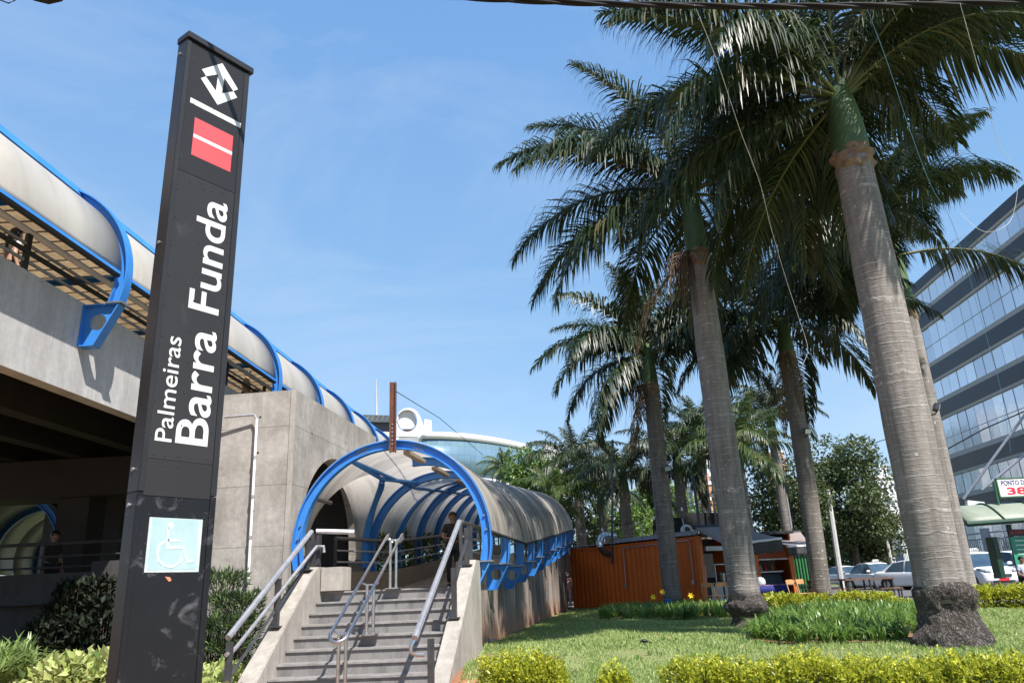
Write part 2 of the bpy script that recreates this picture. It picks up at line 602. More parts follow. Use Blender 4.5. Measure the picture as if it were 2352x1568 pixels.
M['frond'] = leaf_mat('palm_leaflet', (0.017, 0.031, 0.012), (0.036, 0.054, 0.019), 0.40, 0.16, 0.38, c3=(0.12, 0.105, 0.05))
M['frond_pale'] = leaf_mat('palm_leaflet_pale', (0.048, 0.082, 0.024), (0.088, 0.13, 0.036), 0.42, 0.22, 0.4, c3=(0.2, 0.17, 0.05))
M['frond_dead'] = leaf_mat('dead_palm_leaflet', (0.13, 0.090, 0.055), (0.20, 0.145, 0.09), 0.8, 0.1, 0.2)
M['litter'] = leaf_mat('fallen_leaf', (0.16, 0.10, 0.05), (0.30, 0.22, 0.10), 0.7, 0.1, 0.2)
M['rachis'] = mat('palm_rachis', (0.07, 0.095, 0.03), (0.10, 0.10, 0.04), 4, 0.5)
M['shaft'] = mat('green_crownshaft', (0.070, 0.125, 0.042), (0.040, 0.078, 0.028), 2.5, 0.6, stretch=(1, 1, 0.3))
M['sheath'] = mat('dry_sheath', (0.24, 0.16, 0.10), (0.14, 0.085, 0.055), 6, 0.8, bump=0.3)
M['stalk'] = mat('dry_flower_stalk', (0.14, 0.095, 0.06), (0.09, 0.06, 0.045), 5, 0.9)
def bark(name, c1, c2, ring, period):
    m, t, b, o = nodes(name)
    v = coords(t)
    xyz = sep(t, v)
    wob = maths(t, 'MULTIPLY', noise(t, coords(t, (2.5, 2.5, 0.8)), 1.4, 3), 0.09)
    zz = maths(t, 'ADD', xyz[2], wob)
    irr = maths(t, 'MULTIPLY', noise(t, coords(t, (0.02, 0.02, 1.2)), 2.0, 3), 0.55)
    q = maths(t, 'FRACT', maths(t, 'DIVIDE', maths(t, 'ADD', zz, irr), period))
    band = ramp(t, maths(t, 'ABSOLUTE', maths(t, 'SUBTRACT', q, 0.5)), 0.11, 0.03)
    patch = ramp(t, noise(t, v, 1.6, 6, 0.65, 0.4), 0.3, 0.7)
    col = mix(t, patch, c1, c2)
    vert = ramp(t, noise(t, coords(t, (7, 7, 0.5)), 1.6, 5, 0.6), 0.42, 0.68)
    col = mix(t, maths(t, 'MULTIPLY', vert, 0.6), col, tuple(x * 0.45 for x in c2))
    brk = ramp(t, noise(t, coords(t, (4, 4, 2.6)), 1.5, 6, 0.65), 0.42, 0.64)
    col = mix(t, maths(t, 'MULTIPLY', maths(t, 'MULTIPLY', band, brk), 0.75), col, ring)
    q2 = maths(t, 'FRACT', maths(t, 'DIVIDE', maths(t, 'ADD', zz, irr), period * 0.37))
    band2 = ramp(t, maths(t, 'ABSOLUTE', maths(t, 'SUBTRACT', q2, 0.5)), 0.2, 0.04)
    brk2 = ramp(t, noise(t, coords(t, (3, 3, 1.4)), 1.1, 5), 0.42, 0.62)
    col = mix(t, maths(t, 'MULTIPLY', maths(t, 'MULTIPLY', band2, brk2), 0.38), col, ring)
    dk = ramp(t, noise(t, coords(t, (2.2, 2.2, 0.9)), 2.2, 6, 0.68, 0.5), 0.58, 0.70)
    col = mix(t, maths(t, 'MULTIPLY', dk, 0.6), col, tuple(x * 0.4 for x in c2))
    sp2 = ramp(t, noise(t, v, 30, 2, 0.5), 0.70, 0.74)
    col = mix(t, maths(t, 'MULTIPLY', sp2, 0.5), col, tuple(x * 0.35 for x in c2))
    lich = ramp(t, noise(t, v, 8.5, 2, 0.4), 0.72, 0.75)
    col = mix(t, maths(t, 'MULTIPLY', lich, 0.7), col, (0.48, 0.47, 0.44))
    t.links.new(col, b.inputs['Base Color'])
    b.inputs['Roughness'].default_value = 0.9
    h = maths(t, 'ADD', maths(t, 'MULTIPLY', band, 0.6), noise(t, coords(t, (3, 3, 10)), 4, 5))
    bumped(t, b, h, 0.5, 0.02)
    return m
M['bark'] = bark('ringed_palm_bark', (0.255, 0.225, 0.205), (0.17, 0.147, 0.132), (0.40, 0.375, 0.35), 0.115)
M['bark_far'] = bark('ringed_palm_bark_fine', (0.19, 0.165, 0.145), (0.125, 0.105, 0.092), (0.33, 0.30, 0.275), 0.13)
def root_mat():
    m, t, b, o = nodes('rough_root_bark')
    v = coords(t, (1, 1, 0.7))
    vo = t.nodes.new('ShaderNodeTexVoronoi')
    vo.feature = 'DISTANCE_TO_EDGE'
    vo.inputs['Scale'].default_value = 10
    wv = t.nodes.new('ShaderNodeVectorMath')
    wv.operation = 'ADD'
    ns = t.nodes.new('ShaderNodeTexNoise')
    ns.inputs['Scale'].default_value = 7
    ns.inputs['Detail'].default_value = 4
    t.links.new(v, ns.inputs['Vector'])
    sc = t.nodes.new('ShaderNodeVectorMath')
    sc.operation = 'SCALE'
    sc.inputs['Scale'].default_value = 0.55
    t.links.new(ns.outputs['Color'], sc.inputs[0])
    t.links.new(v, wv.inputs[0])
    t.links.new(sc.outputs[0], wv.inputs[1])
    t.links.new(wv.outputs[0], vo.inputs['Vector'])
    crack = ramp(t, vo.outputs['Distance'], 0.02, 0.22)
    col = mix(t, ramp(t, noise(t, v, 5, 7, 0.7), 0.35, 0.65), (0.20, 0.168, 0.148), (0.10, 0.083, 0.072))
    col = mix(t, maths(t, 'ADD', maths(t, 'MULTIPLY', crack, 0.62), 0.38), (0.02, 0.016, 0.014), col)
    li = ramp(t, noise(t, v, 24, 3, 0.6), 0.66, 0.72)
    col = mix(t, maths(t, 'MULTIPLY', li, 0.6), col, (0.33, 0.31, 0.28))
    t.links.new(col, b.inputs['Base Color'])
    b.inputs['Roughness'].default_value = 0.95
    bumped(t, b, maths(t, 'ADD', crack, noise(t, v, 30, 6, 0.75)), 1.0, 0.05)
    return m
M['root'] = root_mat()
M['wood_trunk'] = mat('tree_bark', (0.10, 0.08, 0.06), (0.06, 0.048, 0.038), 6, 0.9, bump=0.4)
M['tree_dark'] = leaf_mat('dark_tree_leaf', (0.038, 0.060, 0.018), (0.088, 0.115, 0.036), 0.45, 0.25)
M['tree_bright'] = leaf_mat('bright_tree_leaf', (0.060, 0.13, 0.022), (0.13, 0.20, 0.04), 0.45, 0.3)
M['hedge'] = leaf_mat('golden_hedge_leaf', (0.11, 0.17, 0.014), (0.57, 0.55, 0.05), 0.4, 0.3, c3=(0.03, 0.055, 0.01))
M['twig'] = mat('hedge_twig', (0.07, 0.05, 0.035), rough=0.9)
M['shrub'] = leaf_mat('grey_green_needle', (0.030, 0.055, 0.025), (0.065, 0.095, 0.035), 0.5, 0.2, c3=(0.17, 0.27, 0.05))
M['variegated'] = leaf_mat('variegated_leaf', (0.30, 0.37, 0.10), (0.50, 0.52, 0.22), 0.4, 0.3, c3=(0.10, 0.19, 0.05))
M['strap'] = leaf_mat('pale_strap_leaf', (0.13, 0.21, 0.05), (0.26, 0.33, 0.12), 0.42, 0.3)
M['ivy'] = leaf_mat('shade_darkened_leaf', (0.010, 0.015, 0.008), (0.018, 0.026, 0.012), 0.6, 0.1, 0.3)  # shade under the walkway is put into the leaf colour
M['lily'] = leaf_mat('lily_leaf', (0.065, 0.14, 0.022), (0.15, 0.25, 0.05), 0.4, 0.3, c3=(0.22, 0.25, 0.06))
M['grass'] = leaf_mat('lawn_blade', (0.165, 0.24, 0.066), (0.31, 0.385, 0.135), 0.55, 0.3, 0.3, c3=(0.50, 0.48, 0.26))
M['yellow'] = mat('yellow_petal', (0.75, 0.50, 0.02), rough=0.6)

def ground_mat():
    m, t, b, o = nodes('lawn_soil')
    v = coords(t)
    g = ramp(t, noise(t, v, 0.7, 7, 0.65), 0.35, 0.65)
    col = mix(t, g, (0.16, 0.185, 0.065), (0.22, 0.23, 0.09))
    s = ramp(t, noise(t, v, 9, 6, 0.7), 0.5, 0.7)
    col = mix(t, maths(t, 'MULTIPLY', s, 0.5), col, (0.16, 0.10, 0.055))
    # bare red earth near the stair wall and at the flower bed edge
    xyz = sep(t, v)
    near = maths(t, 'MULTIPLY', ramp(t, xyz[0], 0.7, -0.5), ramp(t, xyz[1], 16.5, 11.5))
    pat = ramp(t, maths(t, 'ADD', noise(t, v, 1.6, 5, 0.6), maths(t, 'MULTIPLY', near, 0.35)), 0.66, 0.74)
    col = mix(t, pat, col, (0.36, 0.155, 0.075))
    t.links.new(col, b.inputs['Base Color'])
    b.inputs['Roughness'].default_value = 0.95
    bumped(t, b, noise(t, v, 16, 6, 0.7), 0.5, 0.03)
    return m
M['ground'] = ground_mat()
M['soil'] = mat('red_soil', (0.30, 0.135, 0.07), (0.16, 0.085, 0.05), 6, 0.95, bump=0.6)
M['asphalt'] = mat('street_asphalt', (0.125, 0.122, 0.122), (0.095, 0.093, 0.094), 2, 0.9, bump=0.2)
M['kerb'] = mat('kerb_stone', (0.36, 0.35, 0.33), (0.26, 0.25, 0.24), 4, 0.85)
M['orange'] = mat('orange_container_paint', (0.60, 0.125, 0.010), (0.50, 0.098, 0.009), 1.2, 0.5)
M['orange_post'] = mat('orange_post_paint', (0.62, 0.155, 0.02), (0.55, 0.13, 0.018), 2, 0.5)
M['awning'] = mat('grey_awning_cloth', (0.26, 0.215, 0.195), (0.22, 0.18, 0.165), 2, 0.85)
M['valance'] = mat('dark_valance_cloth', (0.05, 0.05, 0.052), rough=0.85)
M['black'] = mat('black_paint', (0.014, 0.014, 0.015), rough=0.5)
M['dark_int'] = mat('dark_kiosk_wall', (0.05, 0.045, 0.042), rough=0.8)
M['white_wall'] = mat('white_kiosk_wall', (0.55, 0.52, 0.49), rough=0.7)
M['red_banner'] = mat('red_printed_banner', (0.30, 0.03, 0.015), (0.30, 0.09, 0.02), 14, 0.6)
M['green_gate'] = mat('green_gate_paint', (0.03, 0.23, 0.05), (0.025, 0.19, 0.045), 3, 0.5)
M['dark_green'] = mat('dark_green_paint', (0.010, 0.045, 0.022), (0.008, 0.036, 0.02), 3, 0.4)
M['green_frame'] = mat('green_frame_paint', (0.03, 0.11, 0.05), rough=0.55)
M['shelter_roof'] = mat('shelter_roof_sheet', (0.235, 0.265, 0.205), (0.19, 0.215, 0.165), 2, 0.55)
M['sign_white'] = mat('sign_face', (0.72, 0.70, 0.70), rough=0.5)
M['board_green'] = mat('green_notice', (0.03, 0.26, 0.15), rough=0.5)
M['board_pale'] = mat('pale_lettering', (0.42, 0.60, 0.50), rough=0.6)
M['wood'] = mat('pale_chair_wood', (0.50, 0.27, 0.13), (0.42, 0.22, 0.10), 7, 0.55)
M['table_wood'] = mat('brown_table_wood', (0.15, 0.075, 0.042), (0.11, 0.055, 0.032), 7, 0.6)
M['blue_cloth'] = mat('navy_tablecloth', (0.012, 0.018, 0.16), rough=0.8)
M['car'] = mat('white_car_paint', (0.74, 0.75, 0.77), (0.72, 0.73, 0.75), 2, 0.25)
M['car_silver'] = mat('silver_car_paint', (0.48, 0.50, 0.53), (0.45, 0.47, 0.50), 2, 0.25)
M['car_glass'] = mat('tinted_car_glass', (0.025, 0.05, 0.075), (0.05, 0.085, 0.115), 1.5, 0.06, spec=0.8)
M['tyre'] = mat('tyre_rubber', (0.018, 0.018, 0.019), rough=0.8)
M['rim'] = mat('wheel_rim', (0.42, 0.43, 0.45), rough=0.35, metal=0.7)
M['lens'] = mat('headlight_lens', (0.50, 0.54, 0.58), (0.28, 0.31, 0.34), 9, 0.12, metal=0.3)
M['plate_red'] = mat('red_number_plate', (0.55, 0.02, 0.03), rough=0.5)
M['grey_fence'] = mat('grey_fence_paint', (0.30, 0.315, 0.35), (0.26, 0.275, 0.31), 2, 0.6)
M['pole_grey'] = mat('concrete_lamp_pole', (0.46, 0.45, 0.43), (0.38, 0.37, 0.35), 4, 0.8)
M['white_metal'] = mat('white_coated_steel', (0.70, 0.71, 0.73), rough=0.4)
def glass_tower(name, a, bcol, rough=0.06):
    m, t, b, o = nodes(name)
    oi = t.nodes.new('ShaderNodeObjectInfo')
    col = mix(t, oi.outputs['Random'], a, bcol)
    t.links.new(col, b.inputs['Base Color'])
    b.inputs['Roughness'].default_value = rough
    b.inputs['Metallic'].default_value = 0.75
    n = noise(t, coords(t), 0.55, 3, 0.5)
    bumped(t, b, n, 0.06, 0.4)
    return m
M['office_glass'] = glass_tower('office_window_glass', (0.56, 0.57, 0.62), (0.78, 0.78, 0.82), 0.14)
M['office_band'] = mat('dark_granite_cladding', (0.012, 0.014, 0.024), (0.018, 0.020, 0.032), 1, 0.45)
M['office_sill'] = mat('grey_office_sill', (0.34, 0.32, 0.33), rough=0.7)
M['mullion'] = mat('window_mullion', (0.40, 0.41, 0.46), rough=0.5)
def curtain():
    m, t, b, o = nodes('aqua_curtain_glass')
    uv = t.nodes.new('ShaderNodeUVMap')
    br = t.nodes.new('ShaderNodeTexBrick')
    br.offset = 0.0
    br.inputs['Color1'].default_value = rgb((0.14, 0.23, 0.30))
    br.inputs['Color2'].default_value = rgb((0.165, 0.265, 0.335))
    br.inputs['Mortar'].default_value = rgb((0.07, 0.13, 0.16))
    br.inputs['Scale'].default_value = 1.0
    br.inputs['Mortar Size'].default_value = 0.02
    br.inputs['Brick Width'].default_value = 1.5
    br.inputs['Row Height'].default_value = 1.9
    t.links.new(uv.outputs[0], br.inputs['Vector'])
    t.links.new(br.outputs['Color'], b.inputs['Base Color'])
    b.inputs['Roughness'].default_value = 0.18
    b.inputs['Metallic'].default_value = 0.25
    return m
M['curtain'] = curtain()
M['cornice'] = mat('white_metal_cornice', (0.58, 0.56, 0.58), (0.53, 0.51, 0.53), 0.2, 0.45)
M['penthouse'] = mat('grey_roof_plant', (0.30, 0.31, 0.33), (0.24, 0.25, 0.27), 0.4, 0.7)
M['tower_white'] = mat('white_tower_render', (0.62, 0.62, 0.63), (0.55, 0.55, 0.57), 0.3, 0.8)
M['tower_orange'] = mat('terracotta_tower_render', (0.52, 0.25, 0.16), (0.46, 0.22, 0.14), 0.3, 0.8)
M['tower_window'] = mat('far_window_glass', (0.12, 0.14, 0.17), rough=0.3)
M['skin'] = mat('skin', (0.42, 0.235, 0.16), (0.38, 0.21, 0.145), 8, 0.55)
M['skin_dark'] = mat('tanned_skin', (0.27, 0.14, 0.085), (0.24, 0.12, 0.075), 8, 0.55)
M['hair'] = mat('dark_brown_hair', (0.035, 0.018, 0.011), (0.022, 0.012, 0.008), 20, 0.5)
M['hair_black'] = mat('black_hair', (0.010, 0.009, 0.009), rough=0.5)
M['hair_grey'] = mat('grey_hair', (0.35, 0.33, 0.31), rough=0.6)
M['cloth_black'] = mat('black_cloth', (0.016, 0.016, 0.019), (0.011, 0.011, 0.013), 6, 0.85)
M['cloth_white'] = mat('white_cloth', (0.66, 0.63, 0.60), (0.58, 0.55, 0.52), 6, 0.85)
M['cloth_yellow'] = mat('yellow_cloth', (0.58, 0.36, 0.075), (0.5, 0.29, 0.06), 5, 0.85)
M['cloth_orange'] = mat('salmon_cloth', (0.50, 0.19, 0.11), rough=0.85)
M['cloth_pink'] = mat('pink_cloth', (0.62, 0.27, 0.27), rough=0.85)
M['cloth_jeans'] = mat('grey_trousers', (0.06, 0.065, 0.08), rough=0.9)
M['cloth_blue'] = mat('pale_blue_cloth', (0.40, 0.45, 0.55), rough=0.85)
M['cable'] = mat('black_cable', (0.013, 0.0125, 0.014), rough=0.75, spec=0.25)
M['string_white'] = mat('white_string', (0.62, 0.64, 0.66), rough=0.7)
M['string_blue'] = mat('blue_string', (0.10, 0.26, 0.42), rough=0.7)
M['feather'] = mat('black_feather', (0.008, 0.008, 0.010), rough=0.5)
M['rock'] = mat('grey_rubble', (0.26, 0.24, 0.22), (0.13, 0.12, 0.11), 6, 0.95, bump=0.6)
M['bulb'] = mat('clear_bulb', (0.75, 0.74, 0.70), rough=0.2)
M['lamp_glass'] = mat('floodlight_glass', (0.60, 0.66, 0.70), rough=0.12, metal=0.3)
M['duct'] = mat('silver_duct', (0.60, 0.60, 0.62), (0.42, 0.42, 0.44), 16, 0.3, 0.9)
M['soot'] = mat('sooty_duct', (0.10, 0.07, 0.055), rough=0.6, metal=0.4)
M['lamp_beige'] = mat('beige_lamp_box', (0.52, 0.42, 0.30), rough=0.5)
M['grey_tank'] = mat('fabric_screen', (0.012, 0.012, 0.012), (0.009, 0.009, 0.009), 3, 0.9)
M['blue_bucket'] = mat('blue_plastic', (0.02, 0.16, 0.50), rough=0.45)
M['sticker'] = mat('orange_sticker', (0.62, 0.22, 0.12), rough=0.6)
# ------------------------------------------------------------------ the setting
def smooth(a, b, x):
    t = max(0.0, min(1.0, (x - a) / (b - a)))
    return t * t * (3 - 2 * t)
TH = 0.138                                                   # heading of the covered ramp
TA = Vector((math.sin(TH), math.cos(TH), 0))
TP = Vector((math.cos(TH), -math.sin(TH), 0))
TC = Vector((-2.38, 14.25, 0))
def T(u, v, z):
    p = TC + TA * v + TP * u
    return Vector((p.x, p.y, z))
def rise(v):
    return max(0.0, min(v, 20.5) - 4.6) * 0.083
LAND = 1.65                                                  # landing level
AX_Z = 2.46                                                  # axis height of the barrel roof at the landing
def wall_x(y):
    """outer face of the stair parapet and of the ramp wall"""
    if y < 14.0:
        return -0.82 + 0.10 * (y - 13.5)
    return (TC + TA * (y - 14.25) + TP * 1.40).x
def gz(x, y):
    lawn = 0.30 + 0.25 * smooth(7.0, 14.5, y)
    d = x - wall_x(y)
    if y < 36.2:
        lo = 0.0
        if y < 10.6:
            return lawn * smooth(-0.9, 0.5, d)
        return lawn if d > -0.12 else lo
    return lawn * smooth(-6, 0, d)
xs = sorted(set([-400, -200, -100, -60, -40, -30, -24] + [round(-20 + 0.25 * i, 3) for i in range(200)] + [32, 36, 42, 50, 65, 90, 140, 220, 400]))
ys = sorted(set([-30, -15, -6] + [round(-2 + 0.4 * i, 3) for i in range(110)] + [44, 47, 50, 56, 64, 76, 95, 130, 200, 350, 700]))
rows = [[Vector((x, y, gz(x, y) + (0.02 * math.sin(1.3 * x + 0.7 * y) * math.sin(0.9 * y - 0.5 * x) if x > wall_x(y) + 0.6 and 7 < y < 33 else 0))) for x in xs] for y in ys]
kind(MB().sheet(rows).build('ground', M['ground'], smooth='all'), 'structure')
road = MB()
rp = [(9.0, 28.5), (11.2, 24.6), (14.2, 21.4), (40, 19.0), (90, 16), (160, 60), (60, 64), (24, 62), (9.0, 66)]
road.add([(x, y, 0.572) for x, y in rp], [tuple(range(len(rp)))])
kind(road.build('road', M['asphalt']), 'structure')
pv = MB()
pp = [(1.5, 36.3), (8.9, 28.2), (8.9, 66), (1.5, 66)]
pv.add([(x, y, 0.566) for x, y in pp], [tuple(range(len(pp)))])
kind(pv.build('pavement', M['kerb']), 'structure')
kb = MB()
kb.hexa([Vector(p) for p in ((8.85, 28.2, 0.4), (9.0, 28.3, 0.4), (9.0, 66, 0.4), (8.85, 66, 0.4))], [Vector(p) for p in ((8.85, 28.2, 0.64), (9.0, 28.3, 0.64), (9.0, 66, 0.64), (8.85, 66, 0.64))])
for p, q in (((9.0, 28.2), (11.2, 24.3)), ((11.2, 24.3), (14.2, 21.1)), ((14.2, 21.1), (40, 18.7))):
    a, b2 = Vector((*p, 0.4)), Vector((*q, 0.4))
    n = Vector((b2.y - a.y, a.x - b2.x, 0)).normalized() * -0.15
    kb.hexa([a, b2, b2 + n, a + n], [v + Vector((0, 0, 0.24)) for v in (a, b2, b2 + n, a + n)])
kind(kb.build('kerb', M['kerb']), 'structure')

# ------------------------------------------------------------------ staircase
SX = 0.10
def stx_l(y): return -3.47 + SX * (y - 13.5)
def stx_r(y): return -1.03 + SX * (y - 13.5)
stairs = thing('staircase', (-2.3, 12.2, 0), 'grey granite staircase climbing between two concrete parapets to the blue arch', 'staircase')
for k in range(10):
    y0 = 13.60 - 0.30 * k
    z = LAND - 0.165 * k
    xl, xr = stx_l(y0) + 0.002, stx_r(y0) - 0.002
    b = MB()
    def q(dy, x): return x + SX * dy
    dsk = 0.045                                             # nosing lines run slightly askew, as on site
    yl, yr = y0 + 0.07, y0 - 0.065
    d1 = 0.34 if k else 0.9
    b.hexa([Vector((xl, yl, z - 0.165)), Vector((xr, yr, z - 0.165)), Vector((xr + SX * d1, yr + d1, z - 0.165)), Vector((xl + SX * d1, yl + d1, z - 0.165))],
           [Vector((xl, yl, z - 0.032)), Vector((xr, yr, z - 0.032)), Vector((xr + SX * d1, yr + d1, z - 0.032)), Vector((xl + SX * d1, yl + d1, z - 0.032))])
    st = b.build('step', M['granite'], stairs)
    t = MB()
    n = 0.030
    t.hexa([Vector((xl, yl - n, z - 0.032)), Vector((xr, yr - n, z - 0.032)), Vector((xr + SX * d1, yr + d1, z - 0.032)), Vector((xl + SX * d1, yl + d1, z - 0.032))],
           [Vector((xl, yl - n, z)), Vector((xr, yr - n, z)), Vector((xr + SX * d1, yr + d1, z)), Vector((xl + SX * d1, yl + d1, z))])
    t.build('tread', M['granite_tread'], st, bevel=0.006)
# parapets
def parapet(pts, side, name, label, w):
    b = MB()
    f = stx_l if side < 0 else stx_r
    inner = [Vector((f(y), y, z)) for y, z in pts]
    dx = Vector((side * w, side * w * -SX, 0))
    b.prism(inner, dx)
    o = b.build(name, M['concrete_para'], None, bevel=0.012)
    return tag(o, label, 'parapet wall')
parapet([(10.6, -0.2), (10.6, 0.07), (13.15, 1.93), (13.42, 2.06), (14.35, 2.06), (14.35, -0.2)], -1, 'parapet_wall', 'sloping concrete parapet on the left side of the stairs, shrubs beside it', 0.28)
parapet([(10.5, -0.2), (10.5, 0.126), (13.55, 2.07), (14.02, 2.07), (14.02, -0.2)], 1, 'parapet_wall', 'sunlit sloping concrete parapet on the right of the stairs, next to the lawn', 0.24)
e = MB()
e.hexa([Vector(p) for p in ((-3.46, 13.50, LAND + 0.003), (-3.08, 13.47, LAND + 0.003), (-3.03, 13.95, LAND + 0.003), (-3.41, 13.98, LAND + 0.003))],
       [Vector(p) for p in ((-3.46, 13.50, 2.05), (-3.08, 13.47, 2.05), (-3.03, 13.95, 2.05), (-3.41, 13.98, 2.05))])
tag(e.build('end_block', M['concrete_para'], None, bevel=0.012), 'short concrete block closing the top of the left stair parapet', 'wall block')

# ------------------------------------------------------------------ landing, ramp floor, ramp wall
fl = MB()
vv = [-0.62, 0.0, 1.5, 3.0, 4.6, 6.0, 9.0, 12.0, 15.0, 18.0, 20.5, 24.0]
fl.sheet([[T(-1.85 if v > 0 else -1.15, v, LAND + 0.004 + rise(v)), T(1.42 if v > 0 else 1.2, v, LAND + 0.004 + rise(v))] for v in vv])
fl.sheet([[T(-9.0, v, LAND - 0.004), T(-1.8, v, LAND - 0.004)] for v in (0.45, 4.3)])
kind(fl.build('landing_floor', M['floor']), 'structure')
rw = MB()
topz = [(v, 2.07 + rise(v)) for v in (0.0, 4.6, 8, 12, 16, 20.5, 21.6)]
rw.prism([T(1.20, 0.0, 0.1)] + [T(1.20, v, z) for v, z in topz] + [T(1.20, 21.6, 0.1)], TP * 0.20)
ramp_wall = rw.build('ramp_wall', M['concrete_ramp'], None, bevel=0.01)
tag(ramp_wall, 'tall water-streaked concrete ramp wall rising from the lawn under the blue brackets', 'wall')
ew = MB()
ew.prism([T(1.42, 21.0, 2.2 + 1.2), T(1.42, 21.6, 2.07 + 1.3), T(1.85, 21.9, 2.75), T(1.85, 21.9, 2.45), T(1.42, 21.6, 2.0)], TA * 0.25)
ew.build('end_corbel', M['concrete_para'], ramp_wall)
pw = T(1.47, 0.55, 0)
MB().tube([Vector((pw.x, pw.y, 0.4)), Vector((pw.x, pw.y, 1.75))], 0.035).build('drain_pipe', M['concrete_para'], ramp_wall, smooth=True)
crb = MB()
seg = [(-4.05, 16.95), (-3.10, 18.55)]
c0, c1 = Vector((-4.1, 17.0, LAND)), T(-1.35, 4.45, LAND)
nrm = Vector((c1.y - c0.y, c0.x - c1.x, 0)).normalized() * -0.18
crb.hexa([c0, c1, c1 + nrm, c0 + nrm], [p + Vector((0, 0, 0.42)) for p in (c0, c1, c1 + nrm, c0 + nrm)])
crb.prism([T(-1.35, 4.45, LAND)] + [T(-1.35, v, 2.07 + rise(v)) for v in (4.45, 4.6, 9, 14, 20.5)] + [T(-1.35, 20.5, LAND + 1.0)], TP * -0.18)
tag(crb.build('curb_wall', M['concrete_curb']), 'low brown concrete curb inside the covered ramp beneath the far railing', 'curb wall')

# ------------------------------------------------------------------ barrel roofs
def uv_sheet(name, rows, uvs, mat_, parent, thick=0.018):
    me = bpy.data.meshes.new(name)
    n, m_ = len(rows), len(rows[0])
    me.from_pydata([tuple(p) for r in rows for p in r], [], [(i * m_ + j, i * m_ + j + 1, (i + 1) * m_ + j + 1, (i + 1) * m_ + j) for i in range(n - 1) for j in range(m_ - 1)])
    uv = me.uv_layers.new(name='UVMap')
    flat = [u for r in uvs for u in r]
    for l in me.loops:
        uv.data[l.index].uv = flat[l.vertex_index]
    me.materials.append(mat_)
    me.shade_smooth()
    o = link(name, me, parent)
    if thick:
        s = o.modifiers.new('thickness', 'SOLIDIFY')
        s.thickness = thick
        s.offset = 0
    return o
def i_section(h, w, t):
    """I profile: a = radial, b = along the axis"""
    return [(-h / 2, -w / 2), (-h / 2, w / 2), (-h / 2 + t, w / 2), (-h / 2 + t, t / 2), (h / 2 - t, t / 2), (h / 2 - t, w / 2), (h / 2, w / 2), (h / 2, -w / 2), (h / 2 - t, -w / 2), (h / 2 - t, -t / 2), (-h / 2 + t, -t / 2), (-h / 2 + t, -w / 2)]
def arc_rib(mb, ctr, perp, axis, R, a0, a1, prof, n=40):
    path, fr = [], []
    for i in range(n + 1):
        a = a0 + (a1 - a0) * i / n
        r = perp * math.cos(a) + Vector((0, 0, 1)) * math.sin(a)
        path.append(ctr + r * R)
        fr.append((r, axis))
    mb.sweep(path, fr, prof)
def bracket(mb, wallpt, perp, axis, out_, h, zt, ring=0.28, t=0.03, flange=0.16, hole=0.26):
    """triangular gusset with a round hole; top level zt, reaching out_ from the wall"""
    A = wallpt + perp * 0.005
    A = Vector((A.x, A.y, 0))
    poly = [(0, zt), (out_, zt), (out_ * 0.42, zt - h), (0, zt - h)]
    # plate with hole, as a ring of quads between the outline and the circle
    cx, cz = out_ * 0.40, zt - h * 0.40
    N = 28
    outer, inner = [], []
    for i in range(N):
        a = 2 * math.pi * i / N
        dx, dz = math.cos(a), math.sin(a)
        best = 9e9
        for (x0, z0), (x1, z1) in zip(poly, poly[1:] + poly[:1]):
            ex, ez = x1 - x0, z1 - z0
            den = dx * ez - dz * ex
            if abs(den) < 1e-9:
                continue
            tt = ((x0 - cx) * ez - (z0 - cz) * ex) / den
            ss = ((x0 - cx) * dz - (z0 - cz) * dx) / den
            if tt > 0 and -1e-6 <= ss <= 1 + 1e-6:
                best = min(best, tt)
        outer.append((cx + dx * best, cz + dz * best))
        inner.append((cx + dx * hole / 2, cz + dz * hole / 2))
    for s0 in (-1, 1):
        off = axis * (t / 2 * s0)
        vs = [A + perp * x + Vector((0, 0, z)) + off for x, z in outer + inner]
        mb.add(vs, [(i, (i + 1) % N, N + (i + 1) % N, N + i) for i in range(N)])
    vs = [A + perp * x + Vector((0, 0, z)) + axis * (t / 2 * s0) for s0 in (-1, 1) for x, z in inner]
    mb.add(vs, [(i, (i + 1) % N, N + (i + 1) % N, N + i) for i in range(N)])
    for (x0, z0), (x1, z1) in zip(poly, poly[1:] + poly[:1]):
        p, q_ = A + perp * x0 + Vector((0, 0, z0)), A + perp * x1 + Vector((0, 0, z1))
        d = (q_ - p).normalized()
        nn = d.cross(axis).normalized() * 0.022
        f = axis * (flange / 2)
        mb.hexa([p - f - nn * 0.5, q_ - f - nn * 0.5, q_ + f - nn * 0.5, p + f - nn * 0.5], [p - f + nn * 0.5, q_ - f + nn * 0.5, q_ + f + nn * 0.5, p + f + nn * 0.5])
    return [A + perp * 0.03 + Vector((0, 0, zt - h * k)) for k in (0.3, 0.75)]

